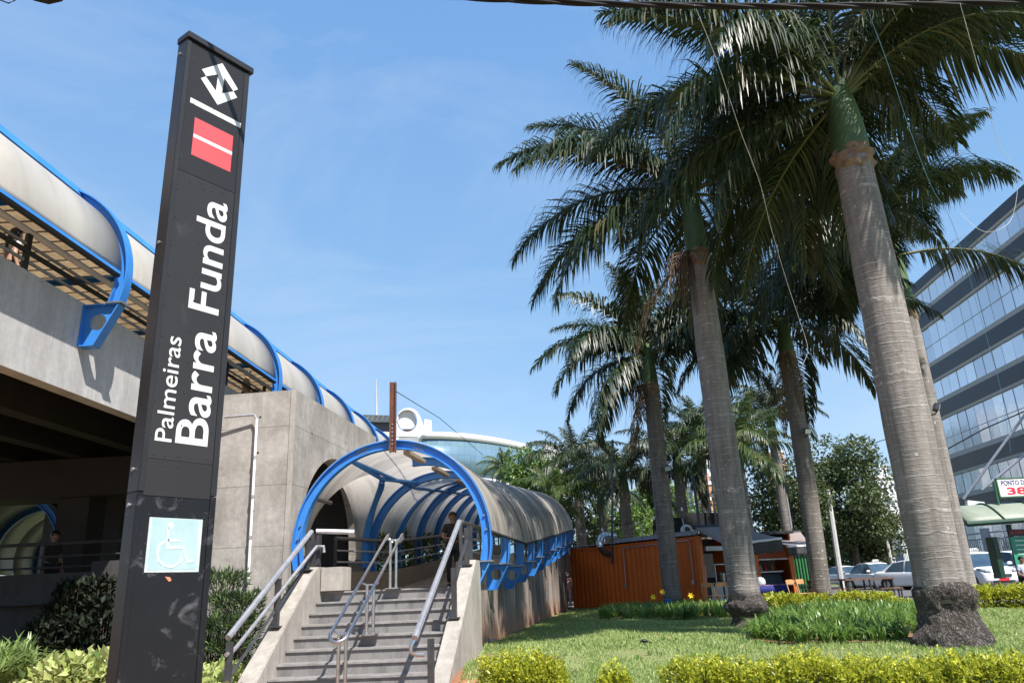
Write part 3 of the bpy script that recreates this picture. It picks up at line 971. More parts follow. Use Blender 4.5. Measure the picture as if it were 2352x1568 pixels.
# ---- canopy of the covered ramp
R_T = 1.80
canopy = thing('ramp_canopy', T(0, 0, 2.0), 'blue ribbed barrel canopy of stained cream panels arching over the stair landing and ramp', 'canopy')
RIBV = [2.1 * k for k in range(11)]
V0, R2 = 2.25, 1.60                                          # side opening towards the pier
prof_t = i_section(0.17, 0.15, 0.02)
def ax(v): return AX_Z + rise(v)
low = math.radians(-14)
for k, v in enumerate(RIBV):
    b = MB()
    c = T(0, v, ax(v))
    zb = 2.06 + rise(v)
    aL = math.asin(max(-0.9, (zb - ax(v)) / R_T))
    if k == 1:
        arc_rib(b, c, TP, TA, R_T, aL, math.radians(96), prof_t)
    else:
        arc_rib(b, c, TP, TA, R_T, aL, math.pi - aL, prof_t)
    rib = b.build('arch_rib', M['blue'], canopy, smooth=True)
    bb = MB()
    bolts = bracket(bb, T(1.40, v, 0), TP, TA, 0.44, 0.48, zb - 0.015, hole=0.22)
    br = bb.build('bracket', M['blue'], rib)
    MB().box(T(R_T - 0.02, v, zb - 0.005), (0.24, 0.20, 0.025), Matrix.Rotation(-TH, 3, 'Z')).build('foot_plate', M['bolt'], rib)
    if k == 0:
        for s_ in (0.30, -0.30):
            a = math.pi / 2 + s_ * 1.05
            for da in (-0.05, -0.025, 0.0, 0.025, 0.05):
                for dr in (0.04, -0.04):
                    r = TP * math.cos(a + da) + Vector((0, 0, 1)) * math.sin(a + da)
                    p = c + r * (R_T + dr) - TA * 0.02
                    MB().tube([p, p - TA * 0.035], 0.014, 6).build('bolt', M['bolt'], rib)
        for s_ in (0.08, 0.22):
            for a in (s_, math.pi - s_):
                r = TP * math.cos(a) + Vector((0, 0, 1)) * math.sin(a)
                p = c + r * R_T - TA * 0.02
                MB().tube([p, p - TA * 0.03], 0.02, 8).build('bolt', M['bolt'], rib)
# shells: one panel per bay; left ones give way to the side vault
def open_half(a, v):
    z = R_T * math.sin(a)
    return math.sqrt(max(0.0, R2 * R2 - z * z)) if (math.cos(a) < 0 and abs(z) < R2) else 0.0
R_S = R_T + 0.095
vend = RIBV[-1] + 0.12
bays = [(-0.07, RIBV[1])] + [(RIBV[i], RIBV[i + 1]) for i in range(1, 10)]
bays[-1] = (RIBV[9], vend)
for v0, v1 in bays:
    a0, a1 = math.radians(3), math.radians(90)
    n = 18
    rows, uvs = [], []
    for i in range(n + 1):
        a = a0 + (a1 - a0) * i / n
        rw_, uw_ = [], []
        for j in range(4):
            v = v0 + 0.006 + (v1 - v0 - 0.012) * j / 3
            r = TP * math.cos(a) + Vector((0, 0, 1)) * math.sin(a)
            rw_.append(T(0, v, ax(v)) + r * R_S)
            uw_.append((a * R_S, v))
        rows.append(rw_)
        uvs.append(uw_)
    pn = uv_sheet('roof_panel', rows, uvs, M['panel_dirty'], canopy, 0)
    if v0 > 5:
        rows, uvs = [], []
        a0, a1 = math.radians(90), math.radians(184)
        for i in range(n + 1):
            a = a0 + (a1 - a0) * i / n
            r = TP * math.cos(a) + Vector((0, 0, 1)) * math.sin(a)
            rows.append([T(0, v0 + 0.006 + (v1 - v0 - 0.012) * j / 3, ax(v0 + (v1 - v0) * j / 3)) + r * R_S for j in range(4)])
            uvs.append([(a * R_S, v0 + (v1 - v0) * j / 3) for j in range(4)])
        uv_sheet('roof_panel', rows, uvs, M['panel_dirty'], canopy, 0)
# left side round the opening: strip before, strip after, and the side vault itself
def strip(fa, fb, a0, a1, n=30):
    rows, uvs = [], []
    for i in range(n + 1):
        a = a0 + (a1 - a0) * i / n
        r = TP * math.cos(a) + Vector((0, 0, 1)) * math.sin(a)
        va, vb = fa(a), fb(a)
        rows.append([T(0, va + (vb - va) * j / 4, AX_Z) + r * R_S for j in range(5)])
        uvs.append([(a * R_S, va + (vb - va) * j / 4) for j in range(5)])
    return uv_sheet('roof_panel', rows, uvs, M['panel_dirty'], canopy, 0)
def oh(a):
    z = R_S * math.sin(a)
    return math.sqrt(max(0.0, R2 * R2 - z * z)) if math.cos(a) < 0 and abs(z) < R2 else 0.0
strip(lambda a: -0.07, lambda a: V0 - oh(a), math.radians(90), math.radians(184))
strip(lambda a: V0 + oh(a), lambda a: RIBV[3], math.radians(90), math.radians(184))
rows, uvs = [], []
for i in range(31):
    a = math.radians(-4 + 188 * i / 30)
    v = V0 + R2 * math.cos(a)
    z = R2 * math.sin(a)
    u0 = -math.sqrt(max(0.0, R_S * R_S - z * z))
    u1 = -2.06
    rows.append([T(u0 + (u1 - u0) * j / 4, v, AX_Z + z) for j in range(5)])
    uvs.append([(a * R2, u0 + (u1 - u0) * j / 4) for j in range(5)])
uv_sheet('side_vault', rows, uvs, M['panel_dirty'], canopy, 0)
# groin rib along the edge of the opening and the rib at the pier
g = MB()
path, fr = [], []
for i in range(33):
    a = math.radians(-12 + 96 * i / 32)
    z = (R2 - 0.09) * math.sin(a)
    path.append(T(-math.sqrt(max(0.0, (R_S - 0.1) ** 2 - z * z)), V0 + (R2 - 0.09) * math.cos(a), AX_Z + z))
    rr = (TA * math.cos(a) + Vector((0, 0, 1)) * math.sin(a))
    fr.append((rr, TP))
g.sweep(path, fr, i_section(0.15, 0.14, 0.02))
g.build('groin_rib', M['blue'], canopy, smooth=True)
g = MB()
arc_rib(g, T(-4.6, V0, AX_Z), TA, TP, R2 - 0.05, math.radians(-14), math.radians(194), prof_t)
g.build('arch_rib', M['blue'], canopy, smooth=True)
for a in (62, 118, 30, 150):
    ar = math.radians(a)
    r = TP * math.cos(ar) + Vector((0, 0, 1)) * math.sin(ar)
    vs_ = (0.0, 4.6, 20.6) if a < 90 else ((0.0, 0.9) if a == 150 else (0.0, 4.6, 20.6))
    MB().tube([T(0, v, ax(v)) + r * (R_T - 0.02) for v in vs_], 0.042, 8).build('purlin', M['blue'] if a in (62, 118) else M['pipe_dark'], canopy, smooth=True)
ap = T(-0.92, V0, AX_Z + R2 - 0.1)
for q_ in (T(0, RIBV[2], ax(RIBV[2])) + (TP * math.cos(math.radians(112)) + Vector((0, 0, math.sin(math.radians(112))))) * (R_T - 0.03), T(0, 0.1, AX_Z) + (TP * math.cos(math.radians(118)) + Vector((0, 0, math.sin(math.radians(118))))) * (R_T - 0.03)):
    MB().tube([ap, q_], 0.045, 8).build('purlin', M['blue'], canopy, smooth=True)
for v in (0.75, 2.9, 5.2, 7.3):
    m3 = Matrix.Rotation(-TH, 3, 'Z')
    MB().box(T(0.25, v, ax(v) + R_T - 0.13), (0.13, 1.2, 0.07), m3).build('lamp_box', M['lamp_beige'], canopy)
# edge seal along the eave
MB().tube([T(0, v, ax(v)) + (TP * math.cos(0.05) + Vector((0, 0, math.sin(0.05)))) * R_S for v in (-0.05, 4.6, 12, 20.5, vend)], 0.028, 6).build('eave_seal', M['rubber'], canopy)

# rusty post and its stay wire
pb = at(902, 1024, 14.05)
pt = at(906, 886, 14.0)
post = MB()
for s_ in (-1, 1):
    post.box((pb.x + s_ * 0.05, pb.y, (pb.z + pt.z) / 2 - 0.02), (0.014, 0.13, pt.z - pb.z + 0.2))
post.box((pb.x, pb.y - 0.02, (pb.z + pt.z) / 2 - 0.02), (0.086, 0.014, pt.z - pb.z + 0.2))
po = post.build('steel_post', M['rust'])
tag(po, 'rusty bolted steel channel standing on the crown of the front arch', 'post')
for k in range(6):
    p = Vector((pb.x, pb.y - 0.034, pb.z + 0.03 + 0.075 * k))
    MB().tube([p, p + Vector((0, -0.012, 0))], 0.016, 8).build('bolt', M['bolt'], po)
wt = Vector((pb.x + 0.06, pb.y, pt.z - 0.1))
tag(MB().tube([wt, at(1010, 960, 19.0), at(1110, 1045, 26.0)], 0.008, 5).build('stay_wire', M['cable']), 'thin dark stay wire running from the rusty post down to the right', 'wire')

# ------------------------------------------------------------------ railings
def pipe(path, r, mat_, parent, name='handrail', seg=8):
    return MB().tube(path, r, seg).build(name, mat_, parent, smooth=True)
def slope_pts(xf, ztop, y1, y0, n=2):
    return [Vector((xf(y), y, ztop - 0.55 * (y1 - y))) for y in (y0, y1)]
# left stair rail
rl = thing('stair_railing', (-3.7, 11.0, 0.7), 'galvanised double handrail on dark posts along the left stair parapet', 'railing')
xl_ = lambda y: stx_l(y) - 0.14
a, b2 = Vector((xl_(10.62) - 0.02, 10.62, 1.115)), Vector((xl_(13.40), 13.40, 2.65))
pipe([a, b2], 0.043, M['galv'], rl)
a2, b3 = Vector((xl_(10.75), 10.72, 0.93)), Vector((xl_(13.5) + 0.06, 13.5, 2.40))
pipe([a2 + Vector((-0.02, -0.16, -0.02)), a2 + Vector((0, -0.03, 0)), a2 + Vector((0.02, 0.1, 0.06)), b3, b3 + Vector((0.12, 0.02, 0.0)), b3 + Vector((0.13, 0.02, -0.1))], 0.028, M['galv'], rl, 'lower_rail')
bar = MB()
bar.tube([Vector((xl_(10.72) - 0.03, 10.74, 0.62)), Vector((xl_(13.35) - 0.03, 13.35, 2.12))], 0.03, 4)
bar.build('flat_bar', M['steel_dark'], rl)
for y in (10.64, 12.1, 13.26, 13.52, 13.78):
    z0 = 0.07 + (y - 10.6) * 0.729 if y < 13.15 else 2.0
    top = 1.05 + (y - 10.62) * 0.552 if y < 13.4 else 2.62
    if y < 10.7:
        z0 = 0.1
    MB().box((xl_(y), y, (z0 + top) / 2), (0.07, 0.085, top - z0), Matrix.Rotation(-0.1, 3, 'Z')).build('post', M['steel_dark'], rl)
    if y > 10.7:
        MB().box((xl_(y), y, z0 + 0.012), (0.17, 0.17, 0.02), Matrix.Rotation(-0.1, 3, 'Z')).build('base_plate', M['steel_dark'], rl)
pipe([Vector((xl_(13.45) + 0.06, 13.46, 2.66)), Vector((xl_(13.5) + 0.68, 13.62, 2.63))], 0.043, M['galv'], rl)
# middle rail
rm = thing('stair_railing', (-2.4, 12.2, 0.9), 'polished steel centre handrail with two parallel tubes and looped ends', 'railing')
xm = lambda y: -2.21 + 0.12 * (y - 13.55)
for s_ in (-1, 1):
    o_ = Vector((0.125 * s_, 0, 0))
    t_ = Vector((xm(13.60), 13.60, 2.545))
    l_ = Vector((xm(10.95), 10.95, 1.09))
    pipe([l_ + o_, t_ + o_, t_ + o_ + Vector((0, 0.10, 0.015)), t_ + o_ + Vector((0, 0.14, -0.05)), t_ + o_ * 0.5 + Vector((0, 0.12, -0.12))], 0.024, M['steel'], rm)
l_ = Vector((xm(10.95), 10.95, 1.09))
pipe([l_ + Vector((0.125 * math.cos(a), -0.13 * math.sin(a), -0.10 * math.sin(a))) for a in [math.pi * i / 12 for i in range(13)]], 0.024, M['steel'], rm, 'end_loop')
for y, z0, ztop in ((13.52, LAND, 2.46), (12.28, LAND - 0.165 * 4, 1.72), (11.08, LAND - 0.165 * 8, 1.09)):
    for s_ in (-1, 1):
        x = xm(y) + 0.05 * s_
        MB().tube([Vector((x, y, z0)), Vector((x, y, ztop))], 0.026, 10).build('post', M['steel'], rm, smooth=True)
    MB().tube([Vector((xm(y), y, z0)), Vector((xm(y), y, z0 + 0.02))], 0.14, 16).build('base_plate', M['steel'], rm)
    MB().tube([Vector((xm(y) - 0.13, y, ztop + 0.03)), Vector((xm(y) - 0.06, y, ztop)), Vector((xm(y) + 0.06, y, ztop)), Vector((xm(y) + 0.13, y, ztop + 0.03))], 0.014, 6).build('clamp', M['steel'], rm)
# right rail
rr_ = thing('stair_railing', (-1.2, 11.0, 0.6), 'galvanised handrail on dark posts along the right stair parapet by the lawn', 'railing')
xr_ = lambda y: stx_r(y) + 0.02
a, b2 = Vector((xr_(10.4) - 0.10, 10.40, 1.02)), Vector((xr_(13.5) - 0.05, 13.50, 2.72))
pipe([a, b2], 0.045, M['galv'], rr_)
pipe([a + Vector((0.0, 0.05, 0.0)), a + Vector((-0.05, -0.02, -0.09)), a + Vector((-0.05, -0.02, -0.16)), a + Vector((0.02, 0.0, -0.2)), a + Vector((0.12, 0.02, -0.2))], 0.026, M['steel'], rr_, 'end_loop')
for y in (10.48, 12.15, 13.40, 13.75):
    z0 = 0.126 + (y - 10.5) * 0.637 if y < 13.5 else 2.05
    top = 1.02 + (y - 10.4) * 0.548 if y < 13.5 else 2.72
    MB().box((xr_(y) + 0.09, y, (z0 + top - 0.06) / 2), (0.075, 0.085, top - 0.06 - z0), Matrix.Rotation(-0.1, 3, 'Z')).build('post', M['steel_dark'], rr_)
    MB().box((xr_(y) + 0.09, y, z0 + 0.012), (0.18, 0.17, 0.02), Matrix.Rotation(-0.1, 3, 'Z')).build('base_plate', M['steel_dark'], rr_)
bar = MB()
bar.tube([Vector((xr_(12.2) + 0.09, 12.2, 1.75)), Vector((xr_(13.35) + 0.09, 13.35, 2.38))], 0.032, 4)
bar.build('flat_bar', M['steel_dark'], rr_)
# ramp railings
def ramp_rail(u, vs_, label, first=None):
    pts = ([first] if first is not None else [])
    base = [T(u, v, LAND + rise(v)) for v in vs_]
    pts = pts + base
    o = thing('ramp_railing', base[0], label, 'railing')
    for h, r, nm, mt in ((1.12, 0.042, 'handrail', 'pipe_dark'), (0.86, 0.022, 'rail_bar', 'galv'), (0.62, 0.022, 'rail_bar', 'galv')):
        pipe([p + Vector((0, 0, h)) for p in pts], r, M[mt], o, nm)
    d = []
    for p, q_ in zip(pts, pts[1:]):
        n = max(1, int((q_ - p).length / 1.7))
        d += [p + (q_ - p) * i / n for i in range(n)]
    d.append(pts[-1])
    for p in d:
        MB().box(p + Vector((0, 0, 0.75)), (0.06, 0.07, 0.72)).build('post', M['steel_dark'], o)
    return o
ramp_rail(-1.44, (4.5, 4.6, 9.0, 14.0, 20.5), 'dark railing on the curb along the far side of the covered ramp', Vector((-4.05, 17.0, LAND)))
ramp_rail(1.30, (0.05, 4.6, 9.0, 14.0, 20.5), 'dark railing on top of the stained ramp wall behind the blue brackets')

# ------------------------------------------------------------------ concrete pier
pier = thing('concrete_pier', (-5.2, 14.4, 0), 'massive board-marked concrete pier block beside the stairs with an arched opening', 'concrete block')
PH = 0.124
PA = Vector((math.sin(PH), math.cos(PH), 0))
PP = Vector((math.cos(PH), -math.sin(PH), 0))
PC = Vector((-4.285, 14.3, 0))
def Pf(u, v, z):
    p = PC + PP * u + PA * v
    return Vector((p.x, p.y, z))
ZT = 1.6 + 3.85
MB().prism([Pf(-2.45, 0, -0.3), Pf(0, 0, -0.3), Pf(0, 0, ZT), Pf(-2.45, 0, ZT)], PA * 0.42).build('front_wall', M['concrete_pier'], pier)
vo, zo, Ro = 2.42, AX_Z, 1.98
out_l = [Pf(0, 0.42, -0.3), Pf(0, 0.42, ZT), Pf(0, 5.15, ZT), Pf(0, 5.15, -0.3), Pf(0, vo + Ro, -0.3)] + [Pf(0, vo + Ro * math.cos(a), zo + Ro * math.sin(a)) for a in [math.radians(-5 + 190 * i / 36) for i in range(37)]] + [Pf(0, vo - Ro, -0.3)]
sw = MB()
# right wall as two halves so that every face stays simple
arc = [(vo + Ro * math.cos(a), zo + Ro * math.sin(a)) for a in [math.radians(90 - 95 * i / 18) for i in range(19)]]
half1 = [Pf(0, vo, ZT), Pf(0, 5.15, ZT), Pf(0, 5.15, -0.3), Pf(0, arc[-1][0], -0.3)] + [Pf(0, v, z) for v, z in arc[::-1]]
arc2 = [(2 * vo - v, z) for v, z in arc]
half2 = [Pf(0, vo, ZT), Pf(0, arc2[0][0], arc2[0][1])] + [Pf(0, v, z) for v, z in arc2[1:]] + [Pf(0, arc2[-1][0], -0.3), Pf(0, 0.42, -0.3), Pf(0, 0.42, ZT)]
sw.prism(half1, PP * -0.40)
sw.prism(half2, PP * -0.40)
sw.build('side_wall', M['concrete_pier'], pier)
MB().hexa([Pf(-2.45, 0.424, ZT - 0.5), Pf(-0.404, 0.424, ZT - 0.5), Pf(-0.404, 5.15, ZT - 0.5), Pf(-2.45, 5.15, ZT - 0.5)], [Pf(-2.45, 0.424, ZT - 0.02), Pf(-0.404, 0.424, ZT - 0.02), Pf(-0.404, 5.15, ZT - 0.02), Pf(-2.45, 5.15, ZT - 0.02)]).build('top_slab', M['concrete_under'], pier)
MB().prism([Pf(-2.45, 4.85, -0.3), Pf(-0.41, 4.85, -0.3), Pf(-0.41, 4.85, ZT - 0.52), Pf(-2.45, 4.85, ZT - 0.52)], PA * 0.3).build('rear_wall', M['concrete_dark'], pier)
MB().box(Pf(-0.03, -0.004, ZT / 2), (0.10, 0.03, ZT - 0.02), Matrix.Rotation(-PH, 3, 'Z')).build('corner_strip', M['concrete_para'], pier)
for u, z in [(-u_, z_) for u_ in (0.72, 1.62) for z_ in (0.95, 2.05, 3.15, 4.25, 4.95)]:
    p = Pf(u + 0.04 * math.sin(z * 9), 0, z)
    MB().tube([p + PA * 0.01, p - PA * 0.004], 0.022, 8).build('tie_hole', M['black'], pier)
for v, z in ((0.9, 4.75), (1.6, 3.9), (0.7, 3.2), (2.9, 4.9), (3.9, 4.6), (4.6, 4.2), (0.5, 1.9)):
    p = Pf(0, v, z)
    MB().tube([p - PP * 0.01, p + PP * 0.004], 0.022, 8).build('tie_hole', M['black'], pier)
cp = [at(516, 958, 14.28), at(584, 952, 14.28), at(590, 962, 14.26), at(570, 1330, 14.26)]
cd = pipe([cp[0], cp[1], cp[2]], 0.024, M['galv'], pier, 'conduit_pipe')
pipe([cp[2], cp[3]], 0.024, M['rail_light'], pier, 'conduit_pipe')
for f in (0.25, 0.5, 0.75, 0.97):
    p = cp[2] + (cp[3] - cp[2]) * f
    MB().tube([p - Vector((0, 0, 0.03)), p + Vector((0, 0, 0.03))], 0.034, 10).build('pipe_collar', M['galv'], pier)

# ------------------------------------------------------------------ elevated walkway
WA = Vector((0.06, 1, 0)).normalized()
WP = Vector((WA.y, -WA.x, 0))
def Wk(u, v, z):
    p = Vector((-8.19, 0, 0)) + WA * v + WP * u
    return Vector((p.x, p.y, z))
walk = thing('elevated_walkway', Wk(-3, 12.3, 5.0), 'elevated concrete walkway with blue ribs, cream side panels and steel railing crossing at upper left', 'footbridge')
ZS, ZB = 6.62, 5.02
V_A, V_B = 1.0, 44.0
ZD = 6.25
fas = MB().prism([Wk(0, V_A, ZB), Wk(0, V_A, ZS), Wk(-0.28, V_A, ZS), Wk(-0.28, V_A, ZB)], WA * (V_B - V_A)).build('edge_beam', M['concrete_deck'], walk)
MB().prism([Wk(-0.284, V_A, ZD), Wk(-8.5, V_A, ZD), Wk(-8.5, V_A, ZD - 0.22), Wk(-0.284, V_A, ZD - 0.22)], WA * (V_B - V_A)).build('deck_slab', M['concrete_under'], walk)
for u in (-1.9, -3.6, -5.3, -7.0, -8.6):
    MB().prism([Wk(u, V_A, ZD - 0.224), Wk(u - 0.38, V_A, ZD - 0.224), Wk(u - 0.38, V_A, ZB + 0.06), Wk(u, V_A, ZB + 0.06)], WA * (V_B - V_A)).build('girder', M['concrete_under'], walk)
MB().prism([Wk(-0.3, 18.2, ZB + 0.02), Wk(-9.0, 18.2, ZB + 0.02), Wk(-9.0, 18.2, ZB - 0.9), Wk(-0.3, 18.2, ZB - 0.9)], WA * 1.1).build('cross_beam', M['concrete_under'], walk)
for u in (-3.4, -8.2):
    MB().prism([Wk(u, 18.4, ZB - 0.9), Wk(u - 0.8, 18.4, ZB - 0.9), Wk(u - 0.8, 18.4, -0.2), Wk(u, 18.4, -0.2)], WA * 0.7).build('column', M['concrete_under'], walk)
R_W, ZC = 1.82, 1.6 + 5.53
CU = 0.62 - R_W                                             # centre of the near quarter arch
BR_Z = ZS - 0.03
WIDE = 5.2                                                  # flat part of the roof between both quarter arches
a_top = math.radians(68)
prof_w = i_section(0.20, 0.20, 0.022)
wribs = [12.33 + 3.7 * k for k in range(-3, 8)]
for i, v in enumerate(wribs):
    b = MB()
    a0 = math.asin((BR_Z - ZC) / R_W)
    arc_rib(b, Wk(CU, v, ZC), WP, WA, R_W, a0, math.radians(100), prof_w, 30)
    rib = b.build('arch_rib', M['blue'], walk, smooth=True)
    bb = MB()
    bracket(bb, Wk(0, v, 0), WP, WA, 0.64, 0.74, BR_Z - 0.02, hole=0.30, flange=0.2)
    bb.build('bracket', M['blue'], rib)
    MB().box(Wk(0.56, v, BR_Z), (0.30, 0.24, 0.03), Matrix.Rotation(-0.06, 3, 'Z')).build('foot_plate', M['bolt'], rib)
    c = MB()
    p, q_ = Wk(CU + 0.2, v, ZC + R_W - 0.14), Wk(CU - WIDE, v, ZC + R_W - 0.14)
    c.tube([p, q_], 0.09, 4)
    c.build('ceiling_beam', M['blue'], rib)
# side panels, one per bay
for v0, v1 in zip(wribs, wribs[1:]):
    rows, uvs = [], []
    for i in range(15):
        a = math.radians(1 + 49 * i / 14)
        r = WP * math.cos(a) + Vector((0, 0, 1)) * math.sin(a)
        rows.append([Wk(CU, v0 + 0.02 + (v1 - v0 - 0.04) * j / 3, ZC) + r * (R_W - 0.06) for j in range(4)])
        uvs.append([(a * R_W, v0 + (v1 - v0) * j / 3) for j in range(4)])
    uv_sheet('side_panel', rows, uvs, M['panel'], walk, 0.03)
    # blue eave channel with a black seal, and the top beam
    e0 = Wk(CU, v0 + 0.11, ZC) + WP * (R_W - 0.05) + Vector((0, 0, -0.03))
    e1 = Wk(CU, v1 - 0.11, ZC) + WP * (R_W - 0.05) + Vector((0, 0, -0.03))
    MB().prism([e0 + WP * 0.05 + Vector((0, 0, 0.06)), e0 + WP * 0.06, e0 + WP * -0.035, e0 + WP * -0.035 + Vector((0, 0, 0.06))], e1 - e0).build('eave_channel', M['blue'], walk)
    MB().prism([e0 + WP * 0.058 + Vector((0, 0, -0.004)), e0 + WP * 0.04 + Vector((0, 0, -0.045)), e0 + WP * -0.035 + Vector((0, 0, -0.05)), e0 + WP * -0.035 + Vector((0, 0, -0.004))], e1 - e0).build('eave_seal', M['rubber'], walk)
    rt_ = WP * math.cos(a_top) + Vector((0, 0, 1)) * math.sin(a_top)
    tg = WP * -math.sin(a_top) + Vector((0, 0, 1)) * math.cos(a_top)
    t0 = Wk(CU, v0 + 0.02, ZC) + rt_ * (R_W + 0.02)
    t1 = Wk(CU, v1 - 0.02, ZC) + rt_ * (R_W + 0.02)
    MB().prism([t0 + tg * -0.12 + rt_ * -0.16, t0 + tg * -0.17 + rt_ * 0.0, t0 + tg * 0.05 + rt_ * 0.16, t0 + tg * 0.24 + rt_ * 0.12, t0 + tg * 0.16 + rt_ * -0.16], t1 - t0).build('top_beam', M['blue'], walk)
# ceiling of boards over the whole width and down the far side
rows = []
cl = MB()
zt_ = ZC + R_W - 0.06
sec = [(CU + 0.55, ZC + R_W - 0.20), (CU + 0.2, zt_), (CU - WIDE, zt_)] + [(CU - WIDE - (R_W - 0.06) * math.sin(a), ZC + (R_W - 0.06) * math.cos(a)) for a in [math.radians(15 * i) for i in range(1, 8)]]
cl.sheet([[Wk(u, v, z) for u, z in sec] for v in [V_A + (V_B - V_A) * i / 12 for i in range(13)]])
o = cl.build('ceiling', M['planks'], walk, smooth='all')
fw_ = MB().prism([Wk(-8.2, V_A, ZD), Wk(-8.2, V_A, ZC + 0.1), Wk(-8.4, V_A, ZC + 0.1), Wk(-8.4, V_A, ZD)], WA * (V_B - V_A)).build('far_parapet', M['concrete_deck'], walk)
# railing of the walkway
for h, r, nm, mt in ((0.725, 0.055, 'handrail', 'rail_light'), (0.50, 0.028, 'rail_bar', 'galv'), (0.225, 0.028, 'rail_bar', 'galv')):
    pipe([Wk(-0.14, V_A, ZS + h), Wk(-0.14, V_B, ZS + h)], r, M[mt], walk, nm)
MB().prism([Wk(-0.10, V_A, ZS + 0.33), Wk(-0.10, V_A, ZS + 0.41), Wk(-0.13, V_A, ZS + 0.41), Wk(-0.13, V_A, ZS + 0.33)], WA * (V_B - V_A)).build('rail_bar', M['steel_dark'], walk)
for k in range(-4, 12):
    v = 10.9 + 2.45 * k
    if v > 1.5:
        MB().box(Wk(-0.14, v, ZS + 0.34), (0.06, 0.10, 0.70), Matrix.Rotation(-0.06, 3, 'Z')).build('railing_post', M['steel_dark'], walk)

# ------------------------------------------------------------------ under the walkway
rwl = thing('retaining_wall', (-11, 16, 0), 'dark concrete retaining wall in the shade below the walkway, shrubs on it', 'wall')
w0, w1 = at(-60, 1306, 16.4), at(212, 1312, 16.0)
w2, w3 = at(212, 1280, 16.02), at(300, 1284, 15.9)
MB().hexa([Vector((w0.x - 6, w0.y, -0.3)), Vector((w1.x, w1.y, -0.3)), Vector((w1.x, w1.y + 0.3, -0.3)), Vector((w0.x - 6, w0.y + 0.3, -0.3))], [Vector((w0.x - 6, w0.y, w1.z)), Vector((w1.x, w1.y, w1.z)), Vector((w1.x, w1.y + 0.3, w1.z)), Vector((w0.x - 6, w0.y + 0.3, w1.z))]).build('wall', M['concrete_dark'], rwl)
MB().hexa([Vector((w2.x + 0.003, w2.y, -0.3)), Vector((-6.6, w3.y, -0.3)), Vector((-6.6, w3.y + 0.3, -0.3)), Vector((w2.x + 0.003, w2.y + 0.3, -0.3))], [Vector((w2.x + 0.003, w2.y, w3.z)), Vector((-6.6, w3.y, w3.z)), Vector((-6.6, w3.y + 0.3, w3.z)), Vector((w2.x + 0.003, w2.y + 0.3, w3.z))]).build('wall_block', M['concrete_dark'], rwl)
rail = thing('ramp_railing', Vector((w1.x, w1.y, w1.z)), 'dark railing above the shaded retaining wall under the walkway', 'railing')
for dz, r, nm in ((0.60, 0.035, 'handrail'), (0.34, 0.022, 'rail_bar'), (0.12, 0.022, 'rail_bar')):
    pipe([Vector((w0.x - 5, w0.y + 0.1, w1.z + dz)), Vector((-6.9, w3.y + 0.1, w1.z + dz))], r, M['steel_dark'], rail, nm)
for x in (-15.2, -13.4, -11.7, -10.0, -8.3):
    MB().box((x, 16.2, w1.z + 0.3), (0.07, 0.07, 0.62)).build('post', M['steel_dark'], rail)
bk = MB()  # rear walls added to keep the space under the walkway dark
r0, r1, r2 = at(86, 1300, 25).x, at(266, 1300, 25).x, at(300, 1300, 25).x
bk.box(((r0 + r1) / 2, 25.2, 2.4), (r1 - r0, 0.4, 5.6))
tag(bk.build('rear_wall', M['concrete_dark']), 'added dark wall standing in for the deep shade beneath the walkway, right of the small canopy', 'wall')
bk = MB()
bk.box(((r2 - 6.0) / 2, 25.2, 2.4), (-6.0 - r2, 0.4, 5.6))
tag(bk.build('rear_wall', M['concrete_dark']), 'added dark wall standing in for the deep shade under the walkway behind the station pylon', 'wall')
wl = at(285, 1205, 30)
bk = MB()
bk.box((wl.x - 0.2, 30.5, 2.2), (3.0, 0.4, 5.2))
tag(bk.build('garden_wall', M['concrete_para']), 'pale sunlit wall glimpsed at the far end under the walkway', 'wall')
# second canopy seen below the bridge
c2 = thing('ramp_canopy', at(20, 1300, 26), 'smaller blue ribbed canopy with pale panels glimpsed under the walkway at far left', 'canopy')
cc = at(-8, 1262, 24)
ca = Vector((-0.22, 0.975, 0)).normalized()
cpz = Vector((ca.y, -ca.x, 0))
for k in (0, 2, 4):
    g = MB()
    arc_rib(g, cc + ca * (2.1 * k), cpz, ca, 1.75, math.radians(-25), math.radians(205), i_section(0.2, 0.16, 0.03), 26)
    g.build('arch_rib', M['blue'], c2, smooth=True)
for k in range(5):
    rows, uvs = [], []
    for i in range(21):
        a = math.radians(-18 + 216 * i / 20)
        r = cpz * math.cos(a) + Vector((0, 0, 1)) * math.sin(a)
        rows.append([cc + ca * (2.1 * k + 2.08 * j / 2) + r * 1.84 for j in range(3)])
        uvs.append([(a * 1.8, 2.1 * k + j) for j in range(3)])
    uv_sheet('roof_panel', rows, uvs, M['panel'], c2)

# ------------------------------------------------------------------ the station sign
pyl = thing('sign_pylon', (-2.7, 5.9, 0), 'tall charcoal station pylon lettered Palmeiras Barra Funda, in front of the walkway', 'sign')
UA = Vector((-2.82, 5.81, 0))
UU = Vector((0.34, 0.48, 0)).normalized()
UN = Vector((UU.y, -UU.x, 0))
def F(u, z, n=0.0):
    p = UA + UU * u + UN * n
    return Vector((p.x, p.y, 1.6 + z))
def slab(u0, u1, z0, z1, n0, n1):
    return MB().hexa([F(u0, z0, n0), F(u1, z0, n0), F(u1, z0, n1), F(u0, z0, n1)], [F(u0, z1, n0), F(u1, z1, n0), F(u1, z1, n1), F(u0, z1, n1)])
UL, UR = -0.10, 0.565
slab(UL, UR, -1.7, 0.802, -0.155, -0.004).build('casing', M['pylon_low'], pyl, bevel=0.004)
slab(UL, UR, 0.806, 4.95, -0.155, -0.004).build('casing', M['pylon'], pyl, bevel=0.004)
